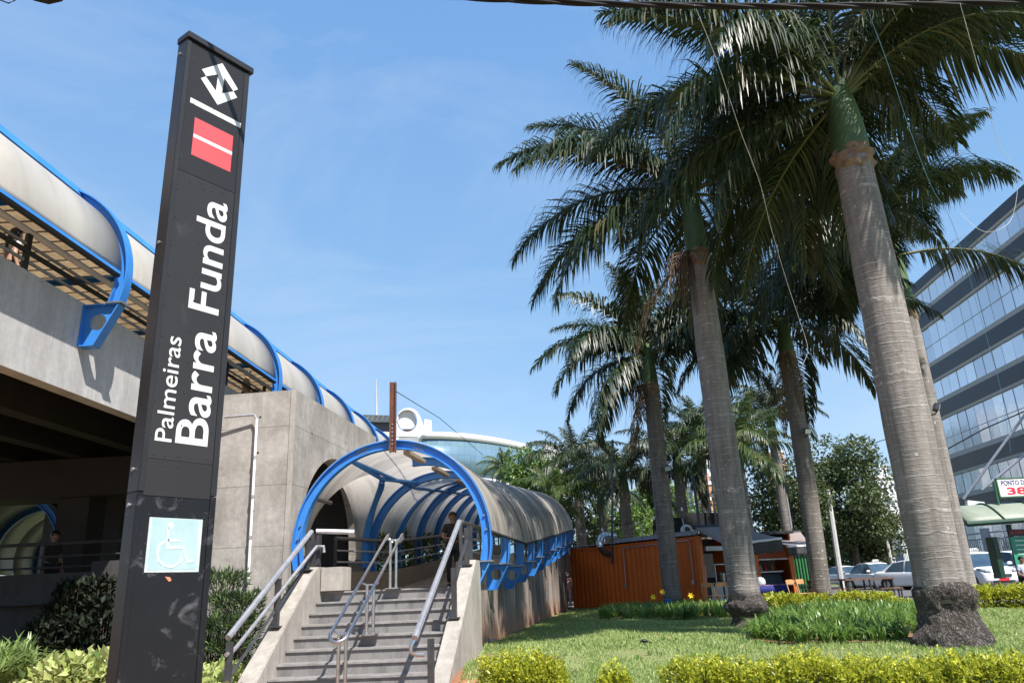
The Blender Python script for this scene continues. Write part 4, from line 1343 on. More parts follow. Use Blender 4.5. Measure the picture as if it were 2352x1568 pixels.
for u0, u1 in ((UL + 0.001, -0.058), (0.510, UR - 0.001)):
    slab(u0, u1, -1.7, 0.80, -0.004, 0.006).build('edge_trim', M['pylon_low'], pyl, bevel=0.002)
    slab(u0, u1, 0.808, 4.94, -0.004, 0.006).build('edge_trim', M['pylon_edge'], pyl, bevel=0.002)
slab(-0.055, 0.507, -1.7, 0.773, -0.004, 0.0).build('front_panel', M['pylon_low'], pyl)
slab(-0.055, 0.507, 0.780, 1.060, -0.004, 0.001).build('front_panel', M['pylon'], pyl)
slab(-0.055, 0.507, 1.064, 3.590, -0.004, 0.0).build('front_panel', M['pylon_mid'], pyl)
slab(-0.055, 0.507, 3.594, 4.94, -0.004, 0.002).build('front_panel', M['pylon'], pyl)
slab(UL - 0.01, UR + 0.03, 4.952, 5.02, -0.165, 0.028).build('cap', M['pylon_edge'], pyl, bevel=0.006)
def flat(name, pts, m_, n0=0.002, n1=0.0035, parent=pyl):
    return MB().prism([F(u, z, n0) for u, z in pts], UN * (n1 - n0)).build(name, m_, parent)
def fcoord(px, py):
    """spot of the photograph (2560 wide) on the face of the pylon"""
    d = ray(px * 0.91875, py * 0.91875)
    t = UA.dot(UN) / d.dot(UN)
    p = d * t
    return ((p - UA).dot(UU), p.z)
ec = lambda x, y: fcoord(440 + x / 4.355, 80 + y / 4.355)
emb = [(280, 410), (503, 345), (672, 628), (622, 648), (525, 502), (497, 672), (625, 652), (663, 718), (450, 797), (268, 507), (322, 488), (432, 645), (457, 465), (327, 486)]
ep = [ec(*p) for p in emb]
bmz = bmesh.new()
vs = [bmz.verts.new(F(u, z, 0.0035)) for u, z in ep]
bmesh.ops.triangle_fill(bmz, use_beauty=True, edges=[bmz.edges.new((vs[i], vs[(i + 1) % len(vs)])) for i in range(len(vs))])
me = bpy.data.meshes.new('emblem')
bmz.to_mesh(me)
me.materials.append(M['white'])
link('emblem', me, pyl)
for nm, q, m_ in (('white_stripe', [(158, 724), (712, 997), (706, 1050), (148, 772)], 'white'), ('red_square', [(210, 938), (626, 1137), (583, 1522), (157, 1335)], 'red'), ('white_stripe', [(190, 1116), (609, 1303), (605, 1338), (184, 1152)], 'white')):
    pts = [ec(*p) for p in q]
    u0, u1 = (pts[0][0] + pts[3][0]) / 2, (pts[1][0] + pts[2][0]) / 2
    z1, z0 = (pts[0][1] + pts[1][1]) / 2, (pts[2][1] + pts[3][1]) / 2
    flat(nm, [(u0, z0), (u1, z0), (u1, z1), (u0, z1)], M[m_], 0.002, 0.0035 if nm == 'red_square' else 0.005)
lt1 = text_mesh('lettering', 'Barra Funda', M['white'], lambda x, y, d: F(0.4485 - y, 1.205 + x, 0.0005 + d), 2.238, 0.290, 0.012, pyl)
lt2 = text_mesh('lettering', 'Palmeiras', M['white'], lambda x, y, d: F(0.130 - y, 1.203 + x, 0.0005 + d), 0.874, 0.142, 0.004, pyl)
split_letters(lt1, pyl, Vector((0, 0, 1)))
split_letters(lt2, pyl, Vector((0, 0, 1)))
pq = flat('access_plate', [(0.015, 0.214), (0.460, 0.214), (0.460, 0.617), (0.015, 0.617)], M['plaque_white'], 0.0005, 0.003)
flat('plate_field', [(0.038, 0.232), (0.430, 0.232), (0.430, 0.612), (0.038, 0.612)], M['plaque'], 0.003, 0.0042, pq)
def ppt(x, y):
    return fcoord(250 + x / 3.0925, 1200 + y / 3.0925)
def stroke(pts, w, name='symbol'):
    b = MB()
    P_ = [ppt(*p) for p in pts]
    for i in range(len(P_) - 1):
        (u0, z0), (u1, z1) = P_[i], P_[i + 1]
        L = math.hypot(u1 - u0, z1 - z0)
        dx, dz = (u1 - u0) / L, (z1 - z0) / L
        e_ = w * 0.25
        b.prism([F(u0 - dx * e_ - dz * w / 2, z0 - dz * e_ + dx * w / 2, 0.0043 + i * 2e-4), F(u1 + dx * e_ - dz * w / 2, z1 + dz * e_ + dx * w / 2, 0.0043 + i * 2e-4), F(u1 + dx * e_ + dz * w / 2, z1 + dz * e_ - dx * w / 2, 0.0043 + i * 2e-4), F(u0 - dx * e_ + dz * w / 2, z0 - dz * e_ - dx * w / 2, 0.0043 + i * 2e-4)], UN * 0.0012)
    return b.build(name, M['plaque_sym'], pq)
cu_, cz_ = ppt(545, 352)
flat('symbol', [(cu_ + 0.028 * math.cos(a), cz_ + 0.028 * math.sin(a)) for a in [math.pi * i / 10 for i in range(20)]], M['plaque_sym'], 0.0043, 0.0055, pq)
stroke([(525, 370), (522, 520), (640, 516), (675, 630), (716, 618)], 0.026)
stroke([(525, 462), (618, 466)], 0.024)
stroke([(500, 470), (455, 500), (440, 560), (450, 620), (500, 660), (560, 668), (610, 635), (625, 600)], 0.022)
cu_, cz_ = ppt(528, 762)
flat('sticker_scrap', [(cu_ - 0.03, cz_ + 0.018), (cu_ + 0.012, cz_ + 0.012), (cu_ + 0.026, cz_ - 0.012), (cu_ + 0.006, cz_ - 0.02)], M['sticker'], 0.0005, 0.002)
rv = MB().tube([F(0, 0, 0.0), F(0, 0, 0.005)], 0.0065, 6)
rivet = rv.build('rivet', M['steel_dark'], pyl)
spots = []
for z in (1.02, 1.095):
    spots += [(u, z + 0.01 * (u > 0.2)) for u in (0.0, 0.09, 0.19, 0.21, 0.32, 0.44)]
for k in range(9):
    spots += [(-0.04, 1.25 + 0.27 * k), (0.475, 1.33 + 0.25 * k), (0.20, 1.35 + 0.27 * k)]
spots += [(0.06 + 0.11 * i, 3.52 + 0.03 * (i % 2)) for i in range(4)] + [(0.02, 3.66), (0.45, 3.66), (0.22, 3.7), (0.02, 4.3), (0.48, 4.25), (0.22, 4.34), (0.3, 4.62), (0.12, 4.82), (0.4, 4.85)]
spots += [(0.005, 0.64), (0.225, 0.632), (0.47, 0.63), (0.0, 0.42), (0.47, 0.42), (0.005, 0.205), (0.12, 0.205), (0.24, 0.2), (0.32, 0.205), (0.47, 0.2), (0.215, 0.76), (0.23, 0.70), (0.235, 0.748), (0.26, 0.76)]
for u, z in spots:
    c = rivet.copy()
    COL.objects.link(c)
    c.location = UU * u + Vector((0, 0, z))
bpy.data.objects.remove(rivet)
for z in (0.71, 0.98, 2.9, 4.82):
    p = F(UL, z, -0.10)
    MB().tube([p, p - UU * 0.012], 0.016, 8).build('side_bolt', M['bolt'], pyl)
# ------------------------------------------------------------------ plants
def nrm(a):
    return a / np.maximum(np.linalg.norm(a, axis=-1, keepdims=True), 1e-9)
def leaves(name, m_, P, D, Nn, L, Wd, parent=None, fold=0.25):
    """pointed leaves: P base points, D directions, Nn surface normals, L lengths, Wd widths"""
    n = len(P)
    D = nrm(D)
    B = nrm(np.cross(D, Nn))
    Nn = nrm(np.cross(B, D))
    L = L.reshape(-1, 1)
    Wd = Wd.reshape(-1, 1)
    mid = P + D * L * 0.45
    V = np.stack([P, mid + B * Wd / 2 + Nn * Wd * fold, P + D * L - Nn * L * 0.12, mid - B * Wd / 2 + Nn * Wd * fold, mid - Nn * L * 0.02], 1)
    i = np.arange(n)[:, None] * 5
    Fc = np.concatenate([i + np.array([0, 1, 4]), i + np.array([4, 1, 2]), i + np.array([0, 4, 3]), i + np.array([3, 4, 2])], 0)
    return np_mesh(name, m_, V.reshape(-1, 3), Fc, parent)
def rand_dirs(g, n):
    return nrm(g.normal(size=(n, 3)))

# ---- palm fronds
def frond_arrays(seed, L, e0, droop, nl, leaf, width, up=(-0.35, 0.75), grav=1.0, bend=0.0):
    g = np.random.default_rng(seed)
    n = 26
    s = np.linspace(0, 1, n)
    e = math.radians(e0) - math.radians(droop) * s ** 1.35
    az = bend * s ** 2
    d = np.stack([np.cos(e) * np.cos(az), np.cos(e) * np.sin(az), np.sin(e)], 1)
    p = np.zeros((n, 3))
    p[1:] = np.cumsum((d[:-1] + d[1:]) / 2 * (L / (n - 1)), 0)
    Vs, Fs = [], []
    ss = np.repeat(np.linspace(0.13, 0.995, nl), 2)
    side = np.tile([1.0, -1.0], nl)
    m = len(ss)
    ss = np.clip(ss + g.normal(size=m) * 0.004, 0.1, 1)
    P = np.stack([np.interp(ss, s, p[:, k]) for k in range(3)], 1)
    D = nrm(np.stack([np.interp(ss, s, d[:, k]) for k in range(3)], 1))
    Sd = nrm(np.cross(np.array([0, 0, 1.0]), D))
    U = nrm(np.cross(D, Sd))
    prof = np.clip(np.minimum(0.45 + 3.0 * (ss - 0.1), 1.0), 0, 1) * np.clip(1.0 - 0.72 * np.clip(ss - 0.55, 0, 1) / 0.45, 0.2, 1)
    ll = leaf * prof * g.uniform(0.8, 1.12, m)
    upv = g.uniform(up[0], up[1], m)
    fwd = 0.35 + 0.75 * ss + g.normal(size=m) * 0.08
    a = nrm(Sd * side[:, None] * (1.0 - 0.35 * ss[:, None]) + U * upv[:, None] + D * fwd[:, None])
    pts = [P]
    cur = a
    K = 4
    for k in range(K):
        pts.append(pts[-1] + cur * (ll / K)[:, None])
        cur = nrm(cur + np.array([0, 0, -1.0]) * (grav * (0.30 + 0.24 * k) * g.uniform(0.6, 1.35, m))[:, None])
    Wv = nrm(np.cross(a, U + 0.4 * Sd * side[:, None]))
    Wv = nrm(Wv + D * 0.6)
    wd = width * (0.65 + 0.35 * prof) * g.uniform(0.8, 1.2, m)
    wk = [0.55, 1.0, 0.9, 0.6, 0.06]
    vv = []
    for k in range(K + 1):
        vv += [pts[k] + Wv * (wd * wk[k] / 2)[:, None], pts[k] - Wv * (wd * wk[k] / 2)[:, None]]
    V = np.stack(vv, 1).reshape(-1, 3)
    i = np.arange(m)[:, None] * (2 * (K + 1))
    Fc = np.concatenate([i + np.array([2 * k, 2 * k + 1, 2 * k + 3, 2 * k + 2]) for k in range(K)], 0)
    # the rachis: a tapering four-sided rod
    r = 0.042 * L / 4.3 * (1 - 0.9 * s) + 0.004
    Sr = nrm(np.cross(np.array([0, 0, 1.0]), d))
    Ur = nrm(np.cross(d, Sr))
    o = len(V)
    R = np.stack([p + Sr * r[:, None], p + Ur * r[:, None], p - Sr * r[:, None], p - Ur * r[:, None]], 1).reshape(-1, 3)
    q = []
    for a_ in range(n - 1):
        for k in range(4):
            k2 = (k + 1) % 4
            q.append((o + a_ * 4 + k, o + a_ * 4 + k2, o + a_ * 4 + 4 + k2, o + a_ * 4 + 4 + k))
    return np.concatenate([V, R]), np.concatenate([Fc, np.array(q)]), len(Fc)
def frond_mesh(seed, L, e0, droop, nl, leaf, width, mats, **kw):
    V, Fc, nleaf = frond_arrays(seed, L, e0, droop, nl, leaf, width, **kw)
    o = np_mesh('frond', mats[0], V, Fc)
    me = o.data
    me.materials.append(mats[1])
    idx = np.zeros(len(Fc), np.int32)
    idx[nleaf:] = 1
    me.polygons.foreach_set('material_index', idx)
    bpy.data.objects.remove(o)
    return me
FR = {}
def frond_set(key, nl, leaf, width, mats, var=2):
    # from the young upright frond to the old hanging one: (start angle, droop)
    spec = [(79, 40), (66, 58), (52, 68), (38, 75), (23, 78), (7, 76), (-13, 64)]
    FR[key] = [[frond_mesh(100 * i + 7 * j + len(key), 4.3, e, dr, nl, leaf, width, mats, grav=1.7, bend=(0.18 if j else -0.14)) for j in range(var)] for i, (e, dr) in enumerate(spec)]
FD = (M['frond_dead'], M['frond_dead'])
FM, FP = (M['frond'], M['rachis']), (M['frond_pale'], M['rachis'])
frond_set('near', 140, 1.20, 0.045, FM, 3)
frond_set('mid', 96, 1.18, 0.064, FM, 2)
FR['dead'] = [[frond_mesh(900 + j, 4.3, -38 - 12 * j, 42, 60, 0.85, 0.05, FD, grav=1.9) for j in range(2)]]
frond_set('far', 74, 1.15, 0.075, FM, 2)
frond_set('pale', 74, 1.15, 0.075, FP, 2)

def trunk_profile(h, r, base, style):
    if style == 'bulb':        # swollen root collar with a rough lip, as on the nearest palm
        pr = [(base * 1.02, -0.15), (base, 0.0), (base * 0.93, 0.12), (base * 0.80, 0.36), (base * 0.74, 0.50)]
    elif style == 'neck':
        pr = [(base * 0.95, -0.15), (base * 0.88, 0.0), (base * 0.66, 0.14), (base * 0.60, 0.25), (base * 0.80, 0.36), (base * 1.0, 0.46)]
    else:
        pr = [(base * 1.05, -0.15), (base, 0.0), (base * 0.85, 0.2)]
    return pr
def palm(px, Y, top_z, shaft_len, r, base, key, nfr, label, seed, lean=(0, 0), style='plain', L=4.3, far=False, group='royal palms on the lawn', crown_turn=0.0, low=6, z0=None, skip=None, bark_='bark', stalk=False, rt=None, fronds=None, clear=None, dead=0):
    g = random.Random(seed)
    P0 = at(px, 1400, Y) if isinstance(px, (int, float)) else Vector(px)
    bx, by = P0.x, P0.y
    bz = gz(bx, by) if z0 is None else z0
    h = top_z - bz
    t = thing('royal_palm' if not far else 'palm_tree', (bx, by, bz), label, 'palm tree', group)
    rt = rt or r * 0.92
    base_pr = trunk_profile(h, r, base, style)
    zc = base_pr[-1][1]
    def axis(z):
        f = z / h
        return Vector((bx + lean[0] * f + lean[0] * 0.35 * math.sin(math.pi * f), by + lean[1] * f, bz + z))
    # trunk: a column that swells a little half way and tapers below the green shaft
    pr = []
    n = 34
    for i in range(n + 1):
        f = i / n
        z = zc + 0.10 + (h - zc - 0.10) * f
        rr = r * (1.0 + 0.10 * math.exp(-f * 9) + 0.06 * math.sin(math.pi * min(1, f * 1.1)) - 0.02 * f)
        rr = rr + (rt - r * 0.98) * smooth(0.72, 1.0, f)
        pr.append((rr, z))
    seg = 24 if not far else 12
    tb = MB()
    path, rad = [], []
    for rr, z in pr:
        path.append(axis(z))
        rad.append(rr * (1 + 0.012 * math.sin(z * 23)))
    tb.tube(path, rad, seg)
    tr = tb.build('trunk', M[bark_], t, smooth='all')
    if style != 'plain':
        lip = MB()
        gg = np.random.default_rng(seed)
        ph = gg.uniform(0, 6.28, 24)
        def jit(a, z):
            k_ = 1.0
            for i_, (fa, fz, am) in enumerate(((1, 2, .03), (2, 4, .06), (3, 6, .045), (5, 9, .03), (8, -14, .018), (13, 21, .012), (21, 33, .008))):
                k_ += am * math.sin(fa * a + ph[i_] + 1.6 * math.sin(fz * z + ph[i_ + 8]))
            return k_
        if style == 'bulb':
            kp = [(base * 1.06, -0.15), (base * 1.02, 0.0), (base * 0.97, 0.12), (base * 0.80, 0.30), (base * 0.70, 0.48), (r * 1.12, 0.54), (r * 1.17, 0.60), (r * 1.24, 0.70), (r * 1.22, 0.78), (r * 1.14, 0.84), (r * 0.98, 0.90)]
        else:
            kp = [(base * 1.0, -0.15), (base * 0.95, 0.0), (base * 0.76, 0.10), (base * 0.64, 0.20), (base * 0.66, 0.28), (base * 0.84, 0.34), (base * 0.93, 0.42), (base * 0.90, 0.50), (r * 1.10, 0.60), (r * 1.0, 0.68)]
        zz = np.linspace(-0.15, kp[-1][1], 60)
        rr_ = np.interp(zz, [q[1] for q in kp], [q[0] for q in kp])
        lip.lathe((bx, by, bz), list(zip(rr_, zz)), 110, jit)
        lip.build('root_collar', M['root'], t, smooth='all')
    # green crownshaft
    c0 = axis(h)
    sh = MB()
    spr = [(rt * 0.96, -0.02), (rt * 1.03, 0.10), (rt * 1.04, 0.22 * shaft_len), (rt * 0.95, 0.5 * shaft_len), (rt * 0.78, 0.8 * shaft_len), (rt * 0.58, shaft_len), (rt * 0.34, shaft_len + 0.25)]
    lx, ly = lean[0] / h, lean[1] / h
    sh.tube([c0 + Vector((lx * z, ly * z, z)) for _, z in spr], [q for q, _ in spr], seg)
    sh.build('crownshaft', M['shaft'], t, smooth='all')
    if not far:
        co = MB()
        co.lathe(c0, [(rt * 0.90, -0.34), (rt * 1.02, -0.26), (rt * 1.10, -0.18), (rt * 1.0, -0.10), (rt * 1.12, -0.04), (rt * 1.18, 0.02), (rt * 1.02, 0.07), (rt * 1.10, 0.13), (rt * 0.98, 0.17)], 44, lambda a, z: 1 + 0.08 * math.sin(3 * a + z * 13 + seed) + 0.05 * math.sin(7 * a - z * 21) + 0.03 * math.sin(13 * a + z * 40))
        co.build('dry_collar', M['sheath'], t, smooth='all')
    tip = c0 + Vector((lx, ly, 1)) * (shaft_len - 0.05)
    fs = FR[key]
    ga = 2.39996
    todo = []
    for i in range(nfr):
        f = i / (nfr - 1)
        todo.append((crown_turn + i * ga + g.uniform(-0.25, 0.25), min(len(fs) - 1, int(f ** 0.85 * low + 0.35)), (0.82 + 0.25 * min(1, f * 2.2)) * g.uniform(0.9, 1.08), f))
    if fronds:
        todo = [(math.radians(a_), c_, s__, c_ / 6) for a_, c_, s__ in fronds]
    tocam = math.atan2(-by, -bx)
    for a, cls, sc, f in todo:
        if clear is not None and not fronds and cls >= 2:
            da = (a - tocam + math.pi) % (2 * math.pi) - math.pi
            if abs(da) < clear:
                a += (clear - abs(da)) * (1 if da >= 0 else -1) * 1.2
        me = g.choice(fs[cls])
        o = link('frond', me)
        o.parent = t
        o.location = (tip.x - bx, tip.y - by, tip.z - bz - 0.10 * shaft_len * f)
        sc *= L / 4.3
        o.rotation_euler = (g.uniform(-0.10, 0.10), g.uniform(-0.09, 0.09), a)
        o.scale = (sc, sc, sc)
        o.location.x += 0.08 * math.cos(a)
        o.location.y += 0.08 * math.sin(a)
    for k_ in range(dead):
        o = link('dead_frond', FR['dead'][0][k_ % 2])
        o.parent = t
        o.location = (c0.x - bx, c0.y - by, c0.z - bz + 0.25)
        o.rotation_euler = (0, 0, g.uniform(0, 6.28))
        o.scale = (0.72, 0.72, 0.72)
    if stalk:
        b = MB()
        q0 = c0 + Vector((-rt * 0.9, -rt * 0.4, 0.15))
        for _ in range(70):
            d = Vector((g.gauss(-0.30, 0.20), g.gauss(-0.1, 0.16), 0))
            ln = g.uniform(0.7, 1.9)
            b.tube([q0, q0 + d * 0.8 + Vector((0, 0, -0.2 * ln)), q0 + d + Vector((g.gauss(0, 0.05), g.gauss(0, 0.05), -0.95 * ln))], [0.012, 0.012, 0.006], 3, cap=False)
        b.build('flower_stalk', M['stalk'], t)
    return t

p1 = palm(2172, 12.25, 8.84, 1.48, 0.345, 0.53, 'near', 25, 'nearest royal palm with thick pale ringed trunk and rough swollen base', 11, style='bulb', L=5.0, crown_turn=1.5, rt=0.315, fronds=[(80, 0, .9), (200, 0, .95), (320, 0, .9), (20, 1, .95), (135, 1, 1), (255, 1, .85), (182, 2, 1.02), (150, 3, 1.0), (172, 4, 1.05), (196, 3, 1.02), (205, 5, 1.0), (160, 5, 1), (138, 4, 1), (120, 5, 1), (100, 3, 1), (85, 5, 1), (65, 4, 1), (45, 3, 1), (30, 3, .95), (12, 1, 1.1), (2, 2, 1.12), (20, 2, 1.1), (356, 1, 1.0), (335, 2, .95), (300, 2, .8), (110, 6, .9), (70, 6, .9), (218, 4, .9), (185, 6, .8), (300, 3, .85), (312, 4, .7), (345, 2, 1.12), (6, 3, 1.15), (25, 2, 1.15)])
palm(1716, 17.3, 9.22, 2.0, 0.31, 0.47, 'near', 26, 'royal palm with ringed trunk on a pinched dark foot, between container and lily bed', 23, style='neck', lean=(-0.08, 0), dead=1, L=5.1, clear=0.9, crown_turn=0.4, rt=0.265, stalk=True)
palm(2207, 20.2, 9.4, 2.1, 0.30, 0.50, 'near', 24, 'royal palm hidden behind the nearest trunk, knobbly root lump showing at its right', 31, lean=(-0.2, 0), style='neck', L=5.0, fronds=[(90, 0, .9), (200, 0, .9), (320, 0, .8), (30, 1, .95), (150, 1, 1), (180, 2, 1), (180, 4, 1), (165, 3, 1), (140, 5, 1), (120, 4, 1), (100, 3, 1), (80, 5, 1), (60, 4, .95), (40, 3, 1), (18, 1, 1.1), (3, 1, 1.12), (8, 2, 1.08), (200, 3, 1), (215, 5, .95), (195, 5, 1), (160, 6, .9), (100, 6, .9), (340, 1, 1.0), (12, 2, 1.12), (25, 2, 1.1)])
palm(2229, 24.5, 9.95, 2.4, 0.29, 0.40, 'near', 20, 'rearmost royal palm of the right trio, long green shaft with fronds over the offices', 45, lean=(0.05, 0), L=4.9, fronds=[(100, 0, .9), (220, 0, .9), (60, 1, .95), (150, 1, 1), (180, 3, 1), (170, 4, 1), (150, 5, 1), (130, 3, 1), (110, 5, 1), (90, 4, 1), (70, 3, 1), (45, 2, 1), (200, 4, 1), (215, 3, 1), (190, 5, .9), (352, 5, 1.12), (20, 1, .95)])
palm(1893, 25.4, 8.87, 1.3, 0.275, 0.36, 'mid', 26, 'slim dark royal palm beside the folded chairs and tables, floodlight on its trunk', 52, lean=(0.12, 0), dead=2, clear=0.6, L=4.6, crown_turn=0.2, bark_='bark_far')
palm(1547, 27.8, 8.55, 1.5, 0.30, 0.36, 'mid', 26, 'royal palm standing directly before the orange container, floodlight on its brown trunk', 67, clear=0.6, L=4.6, crown_turn=1.1, bark_='bark_far', stalk=True, dead=2)
bgp = [(1457, 39, 1130, 'far', 'background palm with dark drooping crown, behind the duct on the container', 0.28),
       (1592, 37, 1090, 'far', 'background palm between the container palm and the pinched-foot palm', 0.27),
       (1738, 35, 1075, 'pale', 'grey-trunked background palm behind the awnings with yellowing fronds', 0.33),
       (1346, 43, 1105, 'far', 'background palm left of the dark pole, crown above the tunnel end', 0.26),
       (1290, 40, 1180, 'pale', 'short bright background palm right behind the far end of the canopy', 0.25),
       (1835, 43, 985, 'far', 'background palm whose fronds fan out behind the slim dark palm', 0.27),
       (1168, 52, 1105, 'pale', 'small pale palm before the glass building at the left end of the trees', 0.2),
       (1400, 47, 1160, 'far', 'low dark palm in the thicket behind the container roof', 0.25),
       (1650, 44, 1030, 'far', 'background palm half hidden behind the pinched-foot trunk', 0.27),
       (1265, 47, 1225, 'far', 'dark low palm filling the gap beside the end of the canopy', 0.25)]
for i, (px, Y, ytop, key, lb, r) in enumerate(bgp):
    tz = at(px, ytop, Y).z
    palm(px, Y, tz, 1.1, r, r * 1.25, key, 22, lb, 200 + i * 13, far=True, L={4: 2.5, 6: 1.7, 9: 2.4}.get(i, 3.3), group='background palms', z0=0.55, crown_turn=i * 0.7, bark_='bark_far', low=6)

# ---- broadleaf trees
def tree(name, px, py, Y, rx, rz, m_, n, size, label, seed, trunk_r=0.16, group='leafy trees behind the kiosks', gaps=0.28, ry=None):
    g = np.random.default_rng(seed)
    c = at(px, py, Y)
    ry = ry or rx
    t = thing(name, (c.x, c.y, 0.55), label, 'tree', group)
    K = 26
    cl = rand_dirs(g, K) * np.array([rx, ry, rz]) * g.uniform(0.45, 0.95, (K, 1))
    cr_ = g.uniform(0.22, 0.42, K) * (rx + rz) / 2
    pick = g.integers(0, K, n)
    d = rand_dirs(g, n)
    P = cl[pick] + d * (cr_[pick] * g.uniform(0.55, 1.05, n))[:, None] * np.array([1.15, 1.15, 0.85])
    P = P + np.array([c.x, c.y, c.z])
    keep = P[:, 2] > 0.9
    P, d = P[keep], d[keep]
    n = len(P)
    Dl = nrm(d * 0.8 + g.normal(size=(n, 3)) * 0.6 + np.array([0, 0, -0.25]))
    Nn = nrm(d + g.normal(size=(n, 3)) * 0.7 + np.array([0, 0, 0.6]))
    leaves('crown', m_, P, Dl, Nn, g.uniform(0.7, 1.3, n) * size, g.uniform(0.45, 0.7, n) * size, t)
    b = MB()
    b.tube([Vector((c.x, c.y, 0.4)), Vector((c.x + 0.1, c.y, 0.55 + (c.z - 0.55) * 0.5)), Vector((c.x, c.y, c.z))], [trunk_r * 1.2, trunk_r, trunk_r * 0.7], 10)
    for k in range(9):
        e_ = Vector(cl[k]) + c
        s0 = Vector((c.x + 0.1, c.y, 0.55 + (c.z - 0.55) * (0.45 + 0.05 * k)))
        b.tube([s0, s0 * 0.5 + e_ * 0.5 + Vector((0, 0, 0.3)), e_], [trunk_r * 0.55, trunk_r * 0.35, trunk_r * 0.12], 6)
    b.build('trunk', M['wood_trunk'], t, smooth=True)
    return t
tree('broadleaf_tree', 1942, 1150, 52, 3.4, 4.2, M['tree_dark'], 17000, 0.24, 'dense dark broadleaf tree behind the slim palm, above the white taxis', 301, 0.2)
tree('broadleaf_tree', 1985, 1215, 54, 3.0, 2.4, M['tree_dark'], 11000, 0.24, 'lower right spreading broadleaf tree over the parked taxis', 302)
tree('broadleaf_tree', 1800, 1150, 46, 2.4, 3.0, M['tree_dark'], 9500, 0.22, 'broadleaf tree behind the second awning, left of the dense dark tree', 303)
tree('broadleaf_tree', 1890, 1275, 84, 7.0, 3.0, M['tree_dark'], 9000, 0.42, 'far dark trees shading the street end behind the lamp pole', 304)
tree('bright_tree', 1222, 1098, 47, 1.9, 1.8, M['tree_bright'], 4500, 0.24, 'bright green tree beside the glass building, right of the small palm', 305)
tree('bright_tree', 1500, 1165, 56, 2.6, 2.0, M['tree_bright'], 5000, 0.28, 'bright sunlit tree seen over the container between two palm trunks', 306)
tree('bright_tree', 1420, 1200, 52, 2.4, 1.8, M['tree_bright'], 3500, 0.26, 'bright leafy thicket left of the dark pole behind the container', 307)
tree('bright_tree', 1655, 1180, 58, 2.2, 1.7, M['tree_bright'], 3500, 0.28, 'bright tree seen between the container palm and the black screens', 308)
tree('broadleaf_tree', 1300, 1230, 50, 3.6, 2.4, M['tree_dark'], 5500, 0.26, 'dark thicket behind the far end of the canopy', 309)
tree('broadleaf_tree', 1440, 1270, 60, 5.0, 2.4, M['tree_dark'], 5500, 0.30, 'dark thicket closing the view behind the container roof', 310)

# ---- hedges and shrubs
def hedge(name, boxes, m_, n, size, label, seed, cat='hedge', group=None, up=0.5, wr=(0.42, 0.6), twigs=True, kind_=None, shell=True, loc=None, pw=0.62, sprigs=0):
    """rounded clipped mass(es): boxes are (centre, half sizes)"""
    g = np.random.default_rng(seed)
    c0 = Vector(boxes[0][0])
    t = thing(name, loc or (c0.x, c0.y, c0.z - boxes[0][1][2]), label, cat, group)
    vol = np.array([b[1][0] * b[1][1] for b in boxes])
    pk = g.choice(len(boxes), n, p=vol / vol.sum())
    C = np.array([tuple(b[0]) for b in boxes])[pk]
    H = np.array([tuple(b[1]) for b in boxes])[pk]
    d = rand_dirs(g, n)
    d[:, 2] = np.where(d[:, 2] < -0.5, -d[:, 2], d[:, 2])
    sq = np.sign(d) * np.abs(d) ** pw
    lump = 1 + g.normal(size=n) * 0.05 + 0.16 * np.sin(C[:, 0] * 3 + sq[:, 0] * 5 + seed) * np.cos(sq[:, 1] * 4 + 2 * sq[:, 0]) + 0.08 * np.sin(sq[:, 0] * 13 + seed * 2)
    rad = np.where(g.random(n) < 0.75, g.uniform(0.82, 1.06, n), g.uniform(0.35, 0.9, n))
    P = C + sq * H * (rad * lump)[:, None]
    zc = np.array([gz(x, y) for x, y in P[:, :2]])
    P[:, 2] = np.maximum(P[:, 2], zc + 0.02)
    Dl = nrm(d * np.array([0.9, 0.9, 0.6]) + g.normal(size=(n, 3)) * 0.5 + np.array([0, 0, up]))
    Nn = nrm(d * 0.5 + np.array([0, 0, 0.8]) + g.normal(size=(n, 3)) * 0.5)
    if sprigs:
        sb_ = g.choice(len(boxes), sprigs)
        SP, SD = [], []
        for bi in sb_:
            c_, h_ = boxes[bi]
            ux, uy = g.uniform(-0.8, 0.8), g.uniform(-0.8, 0.8)
            rr2 = max(0.05, 1 - 0.7 * (ux * ux + uy * uy) / 1.3)
            base_ = np.array([c_[0] + ux * h_[0], c_[1] + uy * h_[1], c_[2] + h_[2] * rr2 * 0.92])
            ln = g.uniform(0.05, 0.15)
            tl = np.array([g.normal() * 0.25, g.normal() * 0.25, 1.0])
            for k in range(9):
                SP.append(base_ + tl * ln * k / 8)
                a_ = k * 2.4 + g.uniform(0, 1)
                SD.append([math.cos(a_), math.sin(a_), 0.7])
        m_n = len(SP)
        P = np.concatenate([P, np.array(SP)])
        Dl = np.concatenate([Dl, nrm(np.array(SD))])
        Nn = np.concatenate([Nn, nrm(np.array(SD) * np.array([-0.5, -0.5, 1.0]))])
        n = len(P)
    leaves('foliage', m_, P, Dl, Nn, g.uniform(0.7, 1.35, n) * size, g.uniform(wr[0], wr[1], n) * size, t)
    if twigs:
        b = MB()
        for _ in range(26 * len(boxes)):
            bi = boxes[int(g.integers(0, len(boxes)))]
            cx, cy = bi[0][0] + g.uniform(-0.7, 0.7) * bi[1][0], bi[0][1] + g.uniform(-0.7, 0.7) * bi[1][1]
            b.tube([Vector((cx, cy, gz(cx, cy) - 0.02)), Vector((cx + g.uniform(-0.12, 0.12), cy + g.uniform(-0.12, 0.12), bi[0][2] + bi[1][2] * 0.8))], [0.008, 0.004], 4, cap=False)
        b.build('twigs', M['twig'], t)
    return t
